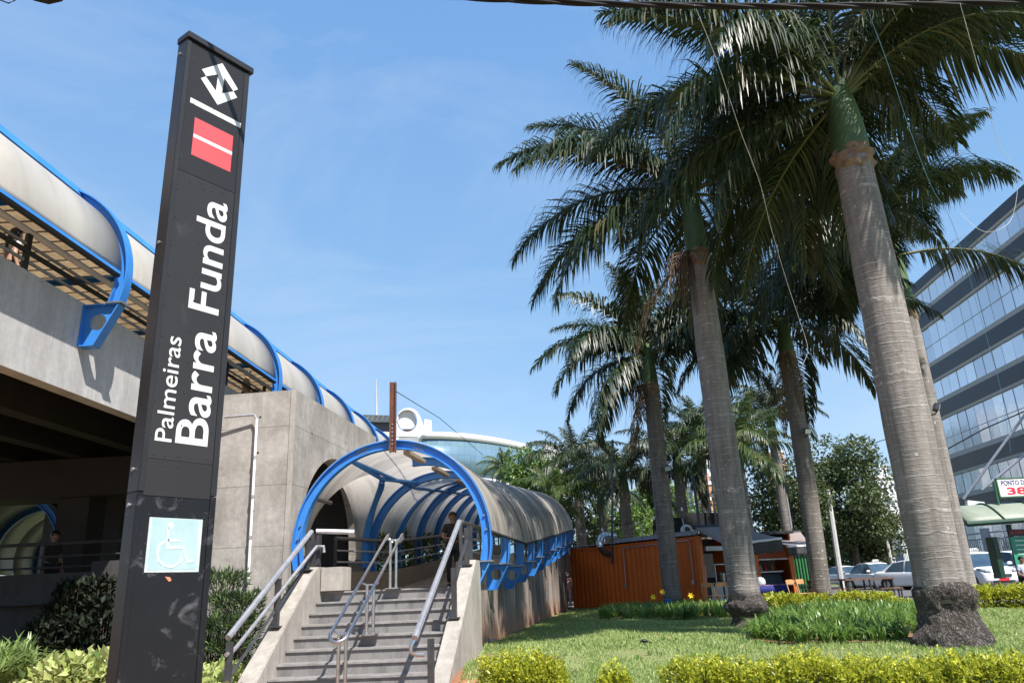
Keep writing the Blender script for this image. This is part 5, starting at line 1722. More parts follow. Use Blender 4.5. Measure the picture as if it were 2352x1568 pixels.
def hb(x0, x1, ytop, Y, hh, dp, z=None):
    a, b_ = at(x0, ytop, Y), at(x1, ytop, Y)
    z1 = (a.z + b_.z) / 2 - 0.02
    return ((a.x + b_.x) / 2, Y, z1 - hh), ((b_.x - a.x) / 2, dp, hh)
G_H = 'clipped golden hedges'
hedge('hedge', [hb(1098, 1296, 1508, 8.3, 0.25, 0.46)], M['hedge'], 9500, 0.044, 'round golden-green bush in the foreground, right of the stair wall', 401, group=G_H, pw=0.9, sprigs=90)
hedge('hedge', [hb(1372, 1448, 1545, 7.9, 0.16, 0.22)], M['hedge'], 1800, 0.050, 'smallest golden bush at the bottom edge, between round bush and long hedge', 402, group=G_H, pw=0.9, sprigs=30)
bx = [hb(1530 + 118 * k, 1530 + 118 * k + 150, 1520 + 12 * math.sin(k * 1.9) - 1.4 * k + (12 if k in (3, 6) else 0), 7.9 - 0.06 * k, 0.25, 0.34) for k in range(9)]
hedge('hedge', bx, M['hedge'], 30000, 0.046, 'long golden-green hedge along the bottom right of the picture', 403, group=G_H, sprigs=420)
hedge('hedge', [hb(1757, 1828, 1366, 21.6, 0.33, 0.5)], M['hedge'], 2600, 0.085, 'short golden hedge beside the folding chairs, right of the pinched-foot palm', 404, group=G_H)
hedge('hedge', [hb(1838, 1900, 1366, 25.0, 0.3, 0.35), hb(1915, 1985, 1361, 24.6, 0.3, 0.4), hb(1975, 2045, 1362, 24.0, 0.3, 0.4), hb(2040, 2085, 1376, 22.8, 0.22, 0.35)], M['hedge'], 6000, 0.09, 'low golden hedge in front of the brown tables, right of the slim palm', 405, group=G_H)
hedge('hedge', [hb(2222, 2300, 1348, 20.6, 0.36, 0.45), hb(2290, 2370, 1345, 20.2, 0.36, 0.45), hb(2350, 2440, 1342, 19.8, 0.36, 0.45)], M['hedge'], 7500, 0.08, 'golden hedge before the white van and shelter at the right edge', 406, group=G_H)
def upright(px, Y, ytop, r, label, m_, n, size, seed, name='shrub', zb=0.0, wr=(0.16, 0.24)):
    p = at(px, ytop, Y)
    h = p.z - zb
    bxs = [((p.x + 0.35 * r * math.sin(2.1 * k + seed), Y + 0.3 * r * math.cos(1.7 * k), zb + h * (0.16 + 0.165 * k)), (r * (1.0 - 0.09 * k), r * (1.0 - 0.09 * k), h * 0.15)) for k in range(5)]
    return hedge(name, bxs, m_, n, size, label, seed, 'shrub', 'shrubs round the stairs', up=0.9, wr=wr, loc=(p.x, Y, zb))
upright(536, 12.9, 1306, 0.50, 'upright feathery shrub beside the pier, right of the station pylon', M['shrub'], 7000, 0.12, 411)
upright(682, 13.95, 1335, 0.22, 'thin feathery shrub between the left parapet and the pier', M['shrub'], 1500, 0.10, 412)
hedge('variegated_shrub', [((-4.75, 11.6, 0.28), (0.62, 0.9, 0.36)), ((-5.5, 11.4, 0.28), (0.6, 0.8, 0.34)), ((-4.25, 10.8, 0.2), (0.35, 0.5, 0.3))], M['variegated'], 4200, 0.13, 'pale yellow-green variegated shrub right of the pylon foot by the stairs', 413, 'shrub', 'variegated shrubs', wr=(0.55, 0.8))
va, vb = at(170, 1500, 11.2), at(262, 1500, 11.2)
hedge('variegated_shrub', [((va.x + 0.2, 11.2, 0.42), (0.5, 0.7, 0.42)), ((vb.x, 11.0, 0.45), (0.5, 0.6, 0.45))], M['variegated'], 3600, 0.13, 'pale variegated shrub left of the pylon foot among strap leaves', 414, 'shrub', 'variegated shrubs', wr=(0.55, 0.8))
vi = at(150, 1400, 15.6)
for k, (px, yt, r) in enumerate(((150, 1335, 0.36), (225, 1328, 0.34))):
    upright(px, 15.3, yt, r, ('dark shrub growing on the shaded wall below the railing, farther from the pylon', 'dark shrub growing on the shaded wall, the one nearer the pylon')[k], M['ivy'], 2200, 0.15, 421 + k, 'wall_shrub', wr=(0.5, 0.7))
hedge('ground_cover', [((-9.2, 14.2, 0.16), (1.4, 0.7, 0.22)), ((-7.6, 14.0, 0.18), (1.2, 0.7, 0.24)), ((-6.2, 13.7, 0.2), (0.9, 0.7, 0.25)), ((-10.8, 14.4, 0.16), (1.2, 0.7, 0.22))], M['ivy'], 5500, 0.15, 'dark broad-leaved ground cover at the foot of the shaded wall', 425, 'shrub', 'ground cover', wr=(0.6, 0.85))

def straps(name, m_, pts, length, width, label, seed, per=12, cat='plant', k_='stuff', spread=0.75):
    """arching strap leaves in tufts"""
    g = np.random.default_rng(seed)
    pts = np.asarray(pts, float)
    n = len(pts) * per
    P = np.repeat(pts, per, 0) + g.normal(size=(n, 3)) * np.array([0.035, 0.035, 0])
    az = g.uniform(0, 2 * math.pi, n)
    o = np.stack([np.cos(az), np.sin(az), np.zeros(n)], 1)
    out_ = g.uniform(0.15, 1.0, n) * spread
    L = length * g.uniform(0.65, 1.2, n)
    V = []
    side = np.stack([-np.sin(az), np.cos(az), np.zeros(n)], 1)
    wk = [0.7, 1.0, 0.9, 0.6, 0.05]
    for k in range(5):
        f = k / 4
        c = P + o * (out_ * L * (0.35 * f + 0.65 * f ** 2))[:, None] + np.array([0, 0, 1.0]) * (L * (f * 1.05 - (0.25 + 0.55 * out_) * f ** 2.4))[:, None]
        V += [c + side * (width * wk[k] / 2), c - side * (width * wk[k] / 2)]
    V = np.stack(V, 1).reshape(-1, 3)
    i = np.arange(n)[:, None] * 10
    Fc = np.concatenate([i + np.array([2 * k, 2 * k + 1, 2 * k + 3, 2 * k + 2]) for k in range(4)], 0)
    ob = np_mesh(name, m_, V, Fc)
    if k_:
        ob['kind'] = k_
    ob['label'] = label
    if k_ != 'stuff' or cat:
        ob['category'] = cat
    return ob
def scatter_poly(poly, n, seed):
    g = random.Random(seed)
    xs_, ys_ = [p[0] for p in poly], [p[1] for p in poly]
    r = []
    while len(r) < n:
        x, y = g.uniform(min(xs_), max(xs_)), g.uniform(min(ys_), max(ys_))
        ins = False
        for (x0, y0), (x1, y1) in zip(poly, poly[1:] + poly[:1]):
            if (y0 > y) != (y1 > y) and x < (x1 - x0) * (y - y0) / (y1 - y0) + x0:
                ins = not ins
        if ins:
            r.append((x, y, gz(x, y)))
    return r
bed1 = [(atz(px, py, 0.55).x, atz(px, py, 0.55).y) for px, py in ((1728, 1474), (1800, 1478), (1900, 1476), (2010, 1474), (2092, 1468), (2120, 1440), (2110, 1408), (1990, 1402), (1880, 1404), (1790, 1415), (1735, 1440))]
bed2 = [(atz(px, py, 0.55).x, atz(px, py, 0.55).y) for px, py in ((1378, 1424), (1500, 1424), (1600, 1424), (1690, 1420), (1690, 1402), (1540, 1402), (1400, 1408))]
for bd in (bed1, bed2):
    s = MB()
    s.add([(x, y, gz(x, y) + 0.045) for x, y in bd], [tuple(range(len(bd)))])
    kind(s.build('soil', M['soil']), 'structure')
straps('lily_bed', M['lily'], scatter_poly(bed1, 520, 5), 0.56, 0.032, 'bed of arching bright green lily leaves between the two nearest palms', 501, 13, 'flower bed', spread=1.15)
straps('lily_bed', M['lily'], scatter_poly(bed2, 420, 6), 0.55, 0.036, 'shaded bed of lily leaves along the foot of the orange container', 502, 12, 'flower bed')
sl = [(x, y, 0.42) for x, y, z in scatter_poly([(-9.4, 10.4), (-7.2, 10.4), (-7.2, 12.0), (-9.4, 12.4)], 150, 8)]
bankm = MB()
bankm.add([(x, y, 0.40) for x, y in ((-10.5, 9.6), (-5.7, 9.6), (-5.7, 12.4), (-10.5, 12.6))] + [(x, y, -0.05) for x, y in ((-11.2, 9.0), (-5.2, 9.0), (-5.2, 12.9), (-11.2, 13.1))], [(0, 1, 2, 3), (0, 4, 5, 1), (1, 5, 6, 2), (2, 6, 7, 3), (3, 7, 4, 0)])
kind(bankm.build('soil', M['soil']), 'structure')
straps('strap_plants', M['strap'], sl, 1.05, 0.055, 'pale green strap-leaved plants at the lower left corner below the walkway', 503, 12, 'plant')
# yellow day lilies
def flower():
    b = MB()
    for k in range(6):
        a = k * math.pi / 3
        d = Vector((math.cos(a), math.sin(a), 0))
        s_ = Vector((-d.y, d.x, 0))
        b.add([Vector((0, 0, 0)), d * 0.05 + s_ * 0.028 + Vector((0, 0, 0.035)), d * 0.115 + Vector((0, 0, 0.03)), d * 0.05 - s_ * 0.028 + Vector((0, 0, 0.035))], [(0, 1, 2, 3)])
    return b
for i, (px, py, lb) in enumerate(((1500, 1371, 'yellow lily flower left of the blue bucket, lower of the left pair'), (1521, 1360, 'yellow lily flower just left of the blue bucket, taller of the left pair'), (1587, 1368, 'yellow lily flower right of the container palm'))):
    p = at(px, py, 25.2)
    t = thing('yellow_flower', (p.x, p.y, gz(p.x, p.y)), lb, 'flower', 'yellow day lilies')
    MB().tube([Vector((p.x, p.y + 0.05, gz(p.x, p.y))), p], 0.006, 5).build('stem', M['lily'], t)
    f = flower()
    m3 = Matrix.Rotation(1.1, 3, 'X')
    f.v = [tuple(m3 @ Vector(v) + p) for v in f.v]
    f.build('petals', M['yellow'], t)

# ---- the lawn
def lawn(n, seed):
    g = np.random.default_rng(seed)
    Y = 6.6 * (34.0 / 6.6) ** g.random(n)
    x = np.interp(Y, [6.6, 14, 22, 34], [-0.9, -0.9, 0.3, 2.2])
    xr = np.interp(Y, [6.6, 14, 20, 24, 29, 34], [6, 11.5, 15, 11.0, 8.9, 5.5])
    X = x + (xr - x) * g.random(n)
    keep = np.array([a > wall_x(b) + 0.03 for a, b in zip(X, Y)])
    # worn patch near the stair wall
    worn = (np.sin(X * 2.3 + 1.0) * np.sin(Y * 1.7) > 0.1) & (X < 0.9) & (Y < 13.5)
    keep &= ~(worn & (g.random(n) < 0.85))
    X, Y = X[keep], Y[keep]
    n = len(X)
    Z = np.array([gz(a, b) for a, b in zip(X, Y)]) - 0.005
    tuft = 0.75 + 0.35 * np.sin(X * 1.9 + 0.6 * Y) * np.sin(Y * 1.3 - X) + 0.2 * np.sin(X * 5.1) * np.sin(Y * 4.3)
    h = (0.055 + 0.0012 * Y) * g.uniform(0.5, 1.3, n) * np.clip(tuft, 0.45, 1.3)
    w = (0.0045 + 0.00075 * Y) * g.uniform(0.7, 1.3, n)
    az = g.uniform(0, 2 * math.pi, n)
    s = np.stack([np.cos(az), np.sin(az), np.zeros(n)], 1) * w[:, None]
    le = g.normal(size=(n, 2)) * 0.55
    tipv = np.stack([le[:, 0] * h, le[:, 1] * h, h], 1)
    P = np.stack([X, Y, Z], 1)
    V = np.stack([P - s, P + s, P + tipv], 1).reshape(-1, 3)
    Fc = np.arange(3 * n).reshape(-1, 3)
    return np_mesh('grass', M['grass'], V, Fc)
kind(lawn(330000, 9), 'stuff', 'short sunlit lawn grass between the ramp wall and the hedges', 'grass')

lh = [T(-2.3, v, LAND + 0.55 + rise(v)) for v in (5.6, 7.6, 9.6, 11.6, 13.6, 15.6)]
hedge('planter_shrub', [((p.x, p.y, p.z), (0.55, 1.2, 0.75)) for p in lh], M['tree_dark'], 7500, 0.13, 'dark leafy shrubs growing beyond the far railing of the covered ramp', 431, 'shrub', None, wr=(0.5, 0.75))

# weeds in the lawn and fallen leaves
wd = [p for p in scatter_poly([(0.2, 8.6), (7.5, 8.6), (10.5, 13.0), (12.5, 18.5), (5.0, 19.0), (1.0, 15.0)], 130, 77)]
straps('lawn_weeds', M['lily'], wd, 0.16, 0.016, 'scattered taller weed tufts in the lawn', 504, 7, 'weeds')
g9 = np.random.default_rng(12)
lt = np.array(scatter_poly([(-0.6, 8.6), (8.0, 8.6), (11.0, 13.0), (12.5, 18.5), (3.0, 26.0), (0.0, 20.0)], 260, 78))
lt[:, 2] += 0.045
lo_ = leaves('leaf_litter', M['litter'], lt, nrm(g9.normal(size=(260, 3)) * np.array([1, 1, 0.15])), nrm(g9.normal(size=(260, 3)) * 0.3 + np.array([0, 0, 1.0])), g9.uniform(0.05, 0.13, 260), g9.uniform(0.015, 0.04, 260))
kind(lo_, 'stuff', 'dry fallen leaves scattered over the lawn', 'leaf litter')
# ------------------------------------------------------------------ container kiosk
CZ = 0.57
ct_l = at(1312, 1262, 35.0)
ct_r = at(1603, 1226, 28.6)
CT = 3.08
K0, K1 = Vector((ct_l.x, ct_l.y, 0)), Vector((ct_r.x, ct_r.y, 0))
KA = (K1 - K0).normalized()                 # along the long side, towards the viewer's right
KN = Vector((KA.y, -KA.x, 0))               # outward normal of the long side
if KN.y > 0:
    KN = -KN
KL = (K1 - K0).length
def K(a, d, z):
    p = K0 + KA * a - KN * d
    return Vector((p.x, p.y, z))
box = thing('container_kiosk', K(KL / 2, 0, CZ), 'long orange corrugated shipping container used as a kitchen kiosk', 'container')
rows = []
n = int(KL / 0.07)
prof = [0.0, 0.0, 0.036, 0.036]
pts = [(KL * i / n, prof[i % 4]) for i in range(n + 1)]
MB().sheet([[K(a, d, z) for a, d in pts] for z in (CZ + 0.12, CT - 0.10)]).build('side_wall', M['orange'], box)
ed = MB()
for z0, z1 in ((CZ, CZ + 0.13), (CT - 0.11, CT)):
    ed.hexa([K(-0.02, -0.02, z0), K(KL, -0.02, z0), K(KL, 0.06, z0), K(-0.02, 0.06, z0)], [K(-0.02, -0.02, z1), K(KL, -0.02, z1), K(KL, 0.06, z1), K(-0.02, 0.06, z1)])
ed.build('edge_rail', M['orange'], box)
for a in (-0.04, KL - 0.14):
    MB().hexa([K(a, -0.035, CZ), K(a + 0.17, -0.035, CZ), K(a + 0.17, 0.13, CZ), K(a, 0.13, CZ)], [K(a, -0.035, CT + 0.01), K(a + 0.17, -0.035, CT + 0.01), K(a + 0.17, 0.13, CT + 0.01), K(a, 0.13, CT + 0.01)]).build('corner_post', M['orange_post'], box)
MB().hexa([K(0, 2.36, CZ), K(KL, 2.36, CZ), K(KL, 2.44, CZ), K(0, 2.44, CZ)], [K(0, 2.36, CT), K(KL, 2.36, CT), K(KL, 2.44, CT), K(0, 2.44, CT)]).build('back_wall', M['orange'], box)
MB().hexa([K(0, 0.06, CZ), K(0.06, 0.06, CZ), K(0.06, 2.36, CZ), K(0, 2.36, CZ)], [K(0, 0.06, CT), K(0.06, 0.06, CT), K(0.06, 2.36, CT), K(0, 2.36, CT)]).build('end_wall', M['orange'], box)
n2 = int(KL / 0.11)
rf = MB()
rf.sheet([[K(KL * i / n2 - 0.05 + 0.1 * i / n2, d, CT + 0.06 + (0.035 if i % 2 else 0) + 0.02 * d) for i in range(n2 + 1)] for d in (-0.12, 2.5)])
o = rf.build('roof', M['galv'], box)
s_ = o.modifiers.new('thickness', 'SOLIDIFY')
s_.thickness = 0.012
MB().hexa([K(2.6, 0.3, CT + 0.10), K(KL - 0.3, 0.3, CT + 0.10), K(KL - 0.3, 0.36, CT + 0.10), K(2.6, 0.36, CT + 0.10)], [K(2.6, 0.3, CT + 0.24), K(KL - 0.3, 0.3, CT + 0.24), K(KL - 0.3, 0.36, CT + 0.24), K(2.6, 0.36, CT + 0.24)]).build('roof_gutter', M['galv'], box)
MB().hexa([K(KL - 1.6, 0.06, CZ), K(KL - 1.55, 0.06, CZ), K(KL - 1.55, 2.36, CZ), K(KL - 1.6, 2.36, CZ)], [K(KL - 1.6, 0.06, CT), K(KL - 1.55, 0.06, CT), K(KL - 1.55, 2.36, CT), K(KL - 1.6, 2.36, CT)]).build('inner_wall', M['dark_int'], box)
MB().hexa([K(KL - 1.54, 1.0, CZ + 1.05), K(KL - 1.52, 1.0, CZ + 1.05), K(KL - 1.52, 2.3, CZ + 1.05), K(KL - 1.54, 2.3, CZ + 1.05)], [K(KL - 1.54, 1.0, CZ + 1.95), K(KL - 1.52, 1.0, CZ + 1.95), K(KL - 1.52, 2.3, CZ + 1.95), K(KL - 1.54, 2.3, CZ + 1.95)]).build('white_lining', M['white_wall'], box)
MB().hexa([K(KL - 1.51, 1.55, CZ + 1.4), K(KL - 1.49, 1.55, CZ + 1.4), K(KL - 1.49, 1.68, CZ + 1.4), K(KL - 1.51, 1.68, CZ + 1.4)], [K(KL - 1.51, 1.55, CZ + 1.72), K(KL - 1.49, 1.55, CZ + 1.72), K(KL - 1.49, 1.68, CZ + 1.72), K(KL - 1.51, 1.68, CZ + 1.72)]).build('red_notice', M['red_sign'], box)
MB().hexa([K(KL - 0.5, 0.2, CZ), K(KL - 0.02, 0.2, CZ), K(KL - 0.02, 2.3, CZ), K(KL - 0.5, 2.3, CZ)], [K(KL - 0.5, 0.2, CZ + 0.82), K(KL - 0.02, 0.2, CZ + 0.82), K(KL - 0.02, 2.3, CZ + 0.82), K(KL - 0.5, 2.3, CZ + 0.82)]).build('counter', M['dark_int'], box)
for d in (0.35, 1.05):
    MB().hexa([K(KL + 0.0, d, CZ + 0.1), K(KL + 0.03, d, CZ + 0.1), K(KL + 0.03, d + 0.6, CZ + 0.1), K(KL, d + 0.6, CZ + 0.1)], [K(KL, d, CZ + 0.74), K(KL + 0.03, d, CZ + 0.74), K(KL + 0.03, d + 0.6, CZ + 0.74), K(KL, d + 0.6, CZ + 0.74)]).build('menu_board', M['pole_grey'], box)
MB().hexa([K(KL - 0.3, 0.35, CT - 0.52), K(KL - 0.02, 0.35, CT - 0.52), K(KL - 0.02, 2.3, CT - 0.52), K(KL - 0.3, 2.3, CT - 0.52)], [K(KL - 0.3, 0.35, CT - 0.36), K(KL - 0.02, 0.35, CT - 0.36), K(KL - 0.02, 2.3, CT - 0.36), K(KL - 0.3, 2.3, CT - 0.36)]).build('rolled_shutter', M['galv'], box)
for a, z0 in ((3.55, 1.5), (KL - 0.42, 1.55)):
    pipe([K(a, -0.05, CT - 0.16), K(a, -0.05, z0)], 0.022, M['galv'], box, 'conduit_pipe')
    MB().box(K(a, -0.06, z0 - 0.06), (0.11, 0.09, 0.16), Matrix.Rotation(math.atan2(KA.y, KA.x), 3, 'Z')).build('socket_box', M['galv'], box)
pipe([K(3.55, -0.05, CT - 0.16), K(KL - 0.42, -0.05, CT - 0.12)], 0.018, M['galv'], box, 'conduit_pipe')
# display case and pot on the counter
dc = thing('display_case', K(KL - 0.25, 1.3, CZ + 0.82), 'white-framed glass display case on the orange kiosk counter', 'display case')
fr_ = MB()
ca_, cb_ = (KL - 0.42, KL + 0.06), (0.62, 2.0)
for a in ca_:
    for d in cb_:
        fr_.tube([K(a, d, CZ + 0.825), K(a, d, CZ + 1.50)], 0.02, 6)
for z in (CZ + 0.84, CZ + 1.50):
    for a in ca_:
        fr_.tube([K(a, cb_[0], z), K(a, cb_[1], z)], 0.02, 6)
    for d in cb_:
        fr_.tube([K(ca_[0], d, z), K(ca_[1], d, z)], 0.02, 6)
fr_.build('frame', M['white_metal'], dc)
pot = MB().lathe(K(KL - 0.15, 1.15, CZ + 0.845), [(0.13, 0.0), (0.14, 0.02), (0.14, 0.30), (0.145, 0.31), (0.14, 0.33), (0.05, 0.36), (0.02, 0.40)], 20).build('cooking_pot', M['steel'], None, smooth=True)
tag(pot, 'shiny aluminium cooking pot inside the kiosk display case', 'pot')

# exhaust duct, poles on the container
dk = MB()
dp = [at(1400, 1274, 32.75), at(1388, 1268, 32.6), at(1379, 1257, 32.55), at(1376, 1245, 32.6), at(1380, 1234, 32.7), at(1392, 1228, 32.9), at(1412, 1230, 33.2)]
duct = thing('exhaust_duct', dp[0], 'silver gooseneck exhaust duct rising from the orange container roof', 'duct')
MB().tube(dp[2:], [0.125, 0.128, 0.128, 0.128, 0.128], 14).build('upper_duct', M['duct'], duct, smooth=True)
MB().tube(dp[:3], [0.125, 0.128, 0.125], 14).build('sooty_elbow', M['soot'], duct, smooth=True)
for i in (3, 4, 5):
    MB().tube([dp[i] + Vector((0, 0, 0)), dp[i] + (dp[i + 1] - dp[i]) * 0.12], 0.137, 14).build('clamp_ring', M['galv'], duct, smooth=True)
def pole(name, a, b, r, m_, label, cat='pole', group=None):
    o = MB().tube([a, b], [r, r * 0.85], 8).build(name, m_, smooth=True)
    return tag(o, label, cat, group)
q0 = K(2.85, -0.10, 2.35)
pole('thin_pole', q0, at(1407, 1010, q0.y + 0.3), 0.055, M['steel_dark'], 'tall dark pole bracketed to the long face of the orange container')
q1 = K(KL - 0.05, 0.2, CT)
pole('thin_pole', q1, at(1591, 1090, q1.y + 0.6), 0.06, M['steel_dark'], 'dark pole at the open corner of the orange container under the awning')
for px, y0, y1, Y, lb in ((1633, 1070, 1210, 33, 'slim dark pole left of the pinched-foot palm behind the screens'), (1806, 1135, 1212, 36, 'grey metal pole above the second awning')):
    pole('thin_pole', at(px + 12, y1, Y), at(px, y0, Y), 0.05, M['steel_dark'] if px < 1700 else M['galv'], lb)
for i, a in enumerate((1.9, 4.35, KL - 1.0)):
    pole('roof_stake', K(a, 0.4, CT + 0.08), K(a - 0.1, 0.4, CT + 0.75), 0.022, M['galv'], ('short grey stake on the container roof beside the duct', 'short grey stake in the middle of the container roof', 'short grey stake on the container roof right of the palm')[i], 'stake', 'roof stakes')
for i, (x0, x1, y0, y1, Y) in enumerate(((1572, 1665, 1202, 1178, 33.5), (1500, 1570, 1222, 1190, 36))):
    a, b_, c_, d_ = at(x0, y0 + 14, Y), at(x1, y0 + 12, Y), at(x1, y1 - 2, Y), at(x0, y1, Y)
    o = MB().prism([a, b_, c_, d_], Vector((0, 0.05, 0))).build('fabric_screen', M['grey_tank'])
    tag(o, ('black fabric screen standing above the first awning', 'black fabric screen behind the container roof, left of the palm')[i], 'screen')
ac = thing('condenser_unit', at(1588, 1218, 29.5), 'small round white fan unit on the corner of the container roof', 'fan')
c_ = at(1578, 1216, 30.0)
MB().tube([c_, c_ + Vector((0, 0.25, 0))], 0.20, 20).build('fan_body', M['white_metal'], ac, smooth=True)
MB().tube([c_ - Vector((0, 0.012, 0)), c_ + Vector((0, 0.01, 0))], 0.12, 16).build('fan_grille', M['steel_dark'], ac, smooth=True)

# awnings
def awning(a_back, b_back, a_front, b_front, label, drop=0.42):
    t = thing('awning', (a_back + b_back) / 2, label, 'awning', 'grey kiosk awnings')
    rows = [[a_back + (a_front - a_back) * i / 8 + ((b_back + (b_front - b_back) * i / 8) - (a_back + (a_front - a_back) * i / 8)) * j / 8 + Vector((0, 0, -0.05 * math.sin(math.pi * i / 8))) for j in range(9)] for i in range(9)]
    o = MB().sheet(rows).build('canopy_cloth', M['awning'], t, smooth='all')
    s_ = o.modifiers.new('thickness', 'SOLIDIFY')
    s_.thickness = 0.015
    d = b_front - a_front
    rows = [[a_front + d * j / 24 + Vector((0.02 * math.sin(j * 1.3), -0.02 * math.cos(j * 0.9), -drop * i / 3 + (-0.02 * math.sin(j * 1.1) if i == 3 else 0))) for j in range(25)] for i in range(4)]
    o = MB().sheet(rows).build('valance', M['valance'], t, smooth='all')
    s_ = o.modifiers.new('thickness', 'SOLIDIFY')
    s_.thickness = 0.012
    MB().tube([a_front, b_front], 0.045, 6).build('front_bar', M['white_metal'], t)
    MB().tube([a_back, b_back], 0.07, 8).build('roller', M['black'], t)
    for p, q in ((a_back + (b_back - a_back) * 0.06, a_front + d * 0.06), (a_back + (b_back - a_back) * 0.94, a_front + d * 0.94)):
        MB().tube([p + Vector((0, 0, -0.12)), q + Vector((0, 0, -0.05))], 0.03, 6).build('arm', M['galv'], t)
    return t
awning(at(1595, 1210, 28.4), at(1690, 1206, 29.6), at(1668, 1252, 26.6), at(1795, 1236, 27.2), 'near grey awning pulled out from the open end of the orange container')
awning(at(1758, 1224, 32.6), at(1838, 1221, 33.2), at(1808, 1255, 29.6), at(1866, 1252, 30.0), 'farther grey awning over the second kiosk beside the slim palm', 0.34)

# second kiosk
k2 = thing('snack_kiosk', at(1790, 1345, 31.5), 'second orange-posted snack kiosk with red banner under the farther awning', 'kiosk')
def k2p(x, y, Y=31.0):
    return at(x, y, Y)
for x0, x1, y0, y1 in ((1738, 1752, 1256, 1340), (1823, 1832, 1252, 1340)):
    a, b_ = k2p(x0, y1), k2p(x1, y1)
    MB().hexa([Vector((a.x, 31.0, CZ)), Vector((b_.x, 31.0, CZ)), Vector((b_.x, 31.25, CZ)), Vector((a.x, 31.25, CZ))], [Vector((a.x - 0.05, 31.0, k2p(x0, y0).z)), Vector((b_.x - 0.05, 31.0, k2p(x0, y0).z)), Vector((b_.x - 0.05, 31.25, k2p(x0, y0).z)), Vector((a.x - 0.05, 31.25, k2p(x0, y0).z))]).build('post', M['orange_post'], k2)
a, b_ = k2p(1752, 1340), k2p(1823, 1340)
zt2 = k2p(1790, 1250).z
MB().hexa([Vector((a.x - 0.2, 33.4, CZ)), Vector((b_.x + 0.2, 33.4, CZ)), Vector((b_.x + 0.2, 33.5, CZ)), Vector((a.x - 0.2, 33.5, CZ))], [Vector((a.x - 0.2, 33.4, zt2 + 0.4)), Vector((b_.x + 0.2, 33.4, zt2 + 0.4)), Vector((b_.x + 0.2, 33.5, zt2 + 0.4)), Vector((a.x - 0.2, 33.5, zt2 + 0.4))]).build('back_wall', M['white_wall'], k2)
for x in (a.x - 0.2, b_.x + 0.16):
    MB().hexa([Vector((x, 31.26, CZ)), Vector((x + 0.06, 31.26, CZ)), Vector((x + 0.06, 33.39, CZ)), Vector((x, 33.39, CZ))], [Vector((x, 31.26, zt2 + 0.4)), Vector((x + 0.06, 31.26, zt2 + 0.4)), Vector((x + 0.06, 33.39, zt2 + 0.4)), Vector((x, 33.39, zt2 + 0.4))]).build('side_wall', M['orange'], k2)
MB().box(((a.x + b_.x) / 2, 32.3, zt2 + 0.45), (b_.x - a.x + 0.6, 2.6, 0.08)).build('roof', M['black'], k2)
bz0, bz1 = k2p(1790, 1281).z, k2p(1790, 1254).z
MB().box(((a.x + b_.x) / 2, 31.1, (bz0 + bz1) / 2), (b_.x - a.x, 0.03, bz1 - bz0)).build('banner', M['red_banner'], k2)
MB().box(((a.x + b_.x) / 2, 31.09, bz0 - 0.03), (b_.x - a.x, 0.05, 0.05)).build('banner_bar', M['white_metal'], k2)
MB().box(((a.x + b_.x) / 2 - 0.05, 33.36, k2p(1787, 1298).z), (0.32, 0.04, 0.35)).build('wall_screen', M['black'], k2)
cs = thing('glass_counter', Vector(((a.x + b_.x) / 2, 31.7, CZ)), 'curved glass food counter inside the second orange kiosk', 'counter')
MB().prism([Vector((a.x + 0.05, 31.4, CZ)), Vector((a.x + 0.05, 31.35, CZ + 0.7)), Vector((a.x + 0.05, 31.55, CZ + 1.1)), Vector((a.x + 0.05, 32.0, CZ + 1.15)), Vector((a.x + 0.05, 32.0, CZ))], Vector((b_.x - a.x - 0.3, 0, 0))).build('glass_body', M['car_glass'], cs, bevel=0.03)
MB().box(((a.x + b_.x) / 2 - 0.1, 31.62, CZ + 1.17), (b_.x - a.x - 0.3, 0.75, 0.05)).build('counter_top', M['galv'], cs)
for i, (dx, mt, lb) in enumerate(((-0.42, 'cloth_blue', 'pale blue bottle at the left end of the glass counter'), (-0.22, 'red_sign', 'red sauce bottle on the glass counter'), (0.05, 'orange_post', 'orange sauce bottle on the glass counter'))):
    o = MB().lathe(((a.x + b_.x) / 2 + dx, 31.6, CZ + 1.2), [(0.045, 0), (0.05, 0.02), (0.05, 0.16), (0.02, 0.22), (0.02, 0.27)], 10).build('bottle', M[mt], smooth=True)
    tag(o, lb, 'bottle', 'counter bottles')

# green gate
gg_ = thing('green_gate', at(1862, 1358, 33), 'bright green sheet-metal gate between the second kiosk and the slim palm', 'gate')
a, b_ = at(1834, 1358, 33), at(1896, 1356, 33)
zt3 = at(1840, 1264, 33).z
MB().box(((a.x + b_.x) / 2, 33, (CZ + zt3) / 2 + 0.05), (b_.x - a.x, 0.05, zt3 - CZ - 0.1)).build('sheet', M['green_gate'], gg_)
for k in range(9):
    x = a.x + (b_.x - a.x) * (k + 0.5) / 9
    MB().box((x, 32.95, (CZ + zt3) / 2 + 0.08), (0.035, 0.05, zt3 - CZ)).build('gate_bar', M['dark_green'], gg_)
for z in (zt3 - 0.18, (CZ + zt3) / 2 - 0.4):
    MB().box(((a.x + b_.x) / 2, 32.93, z), (b_.x - a.x, 0.05, 0.06)).build('cross_bar', M['dark_green'], gg_)
gp = at(1901, 1300, 32)
o = MB().box((gp.x + 0.15, 33.0, (CZ + zt3) / 2), (0.09, 0.09, zt3 - CZ)).build('gate_post', M['green_gate'])
tag(o, 'narrow green gate post showing right of the slim dark palm', 'post')

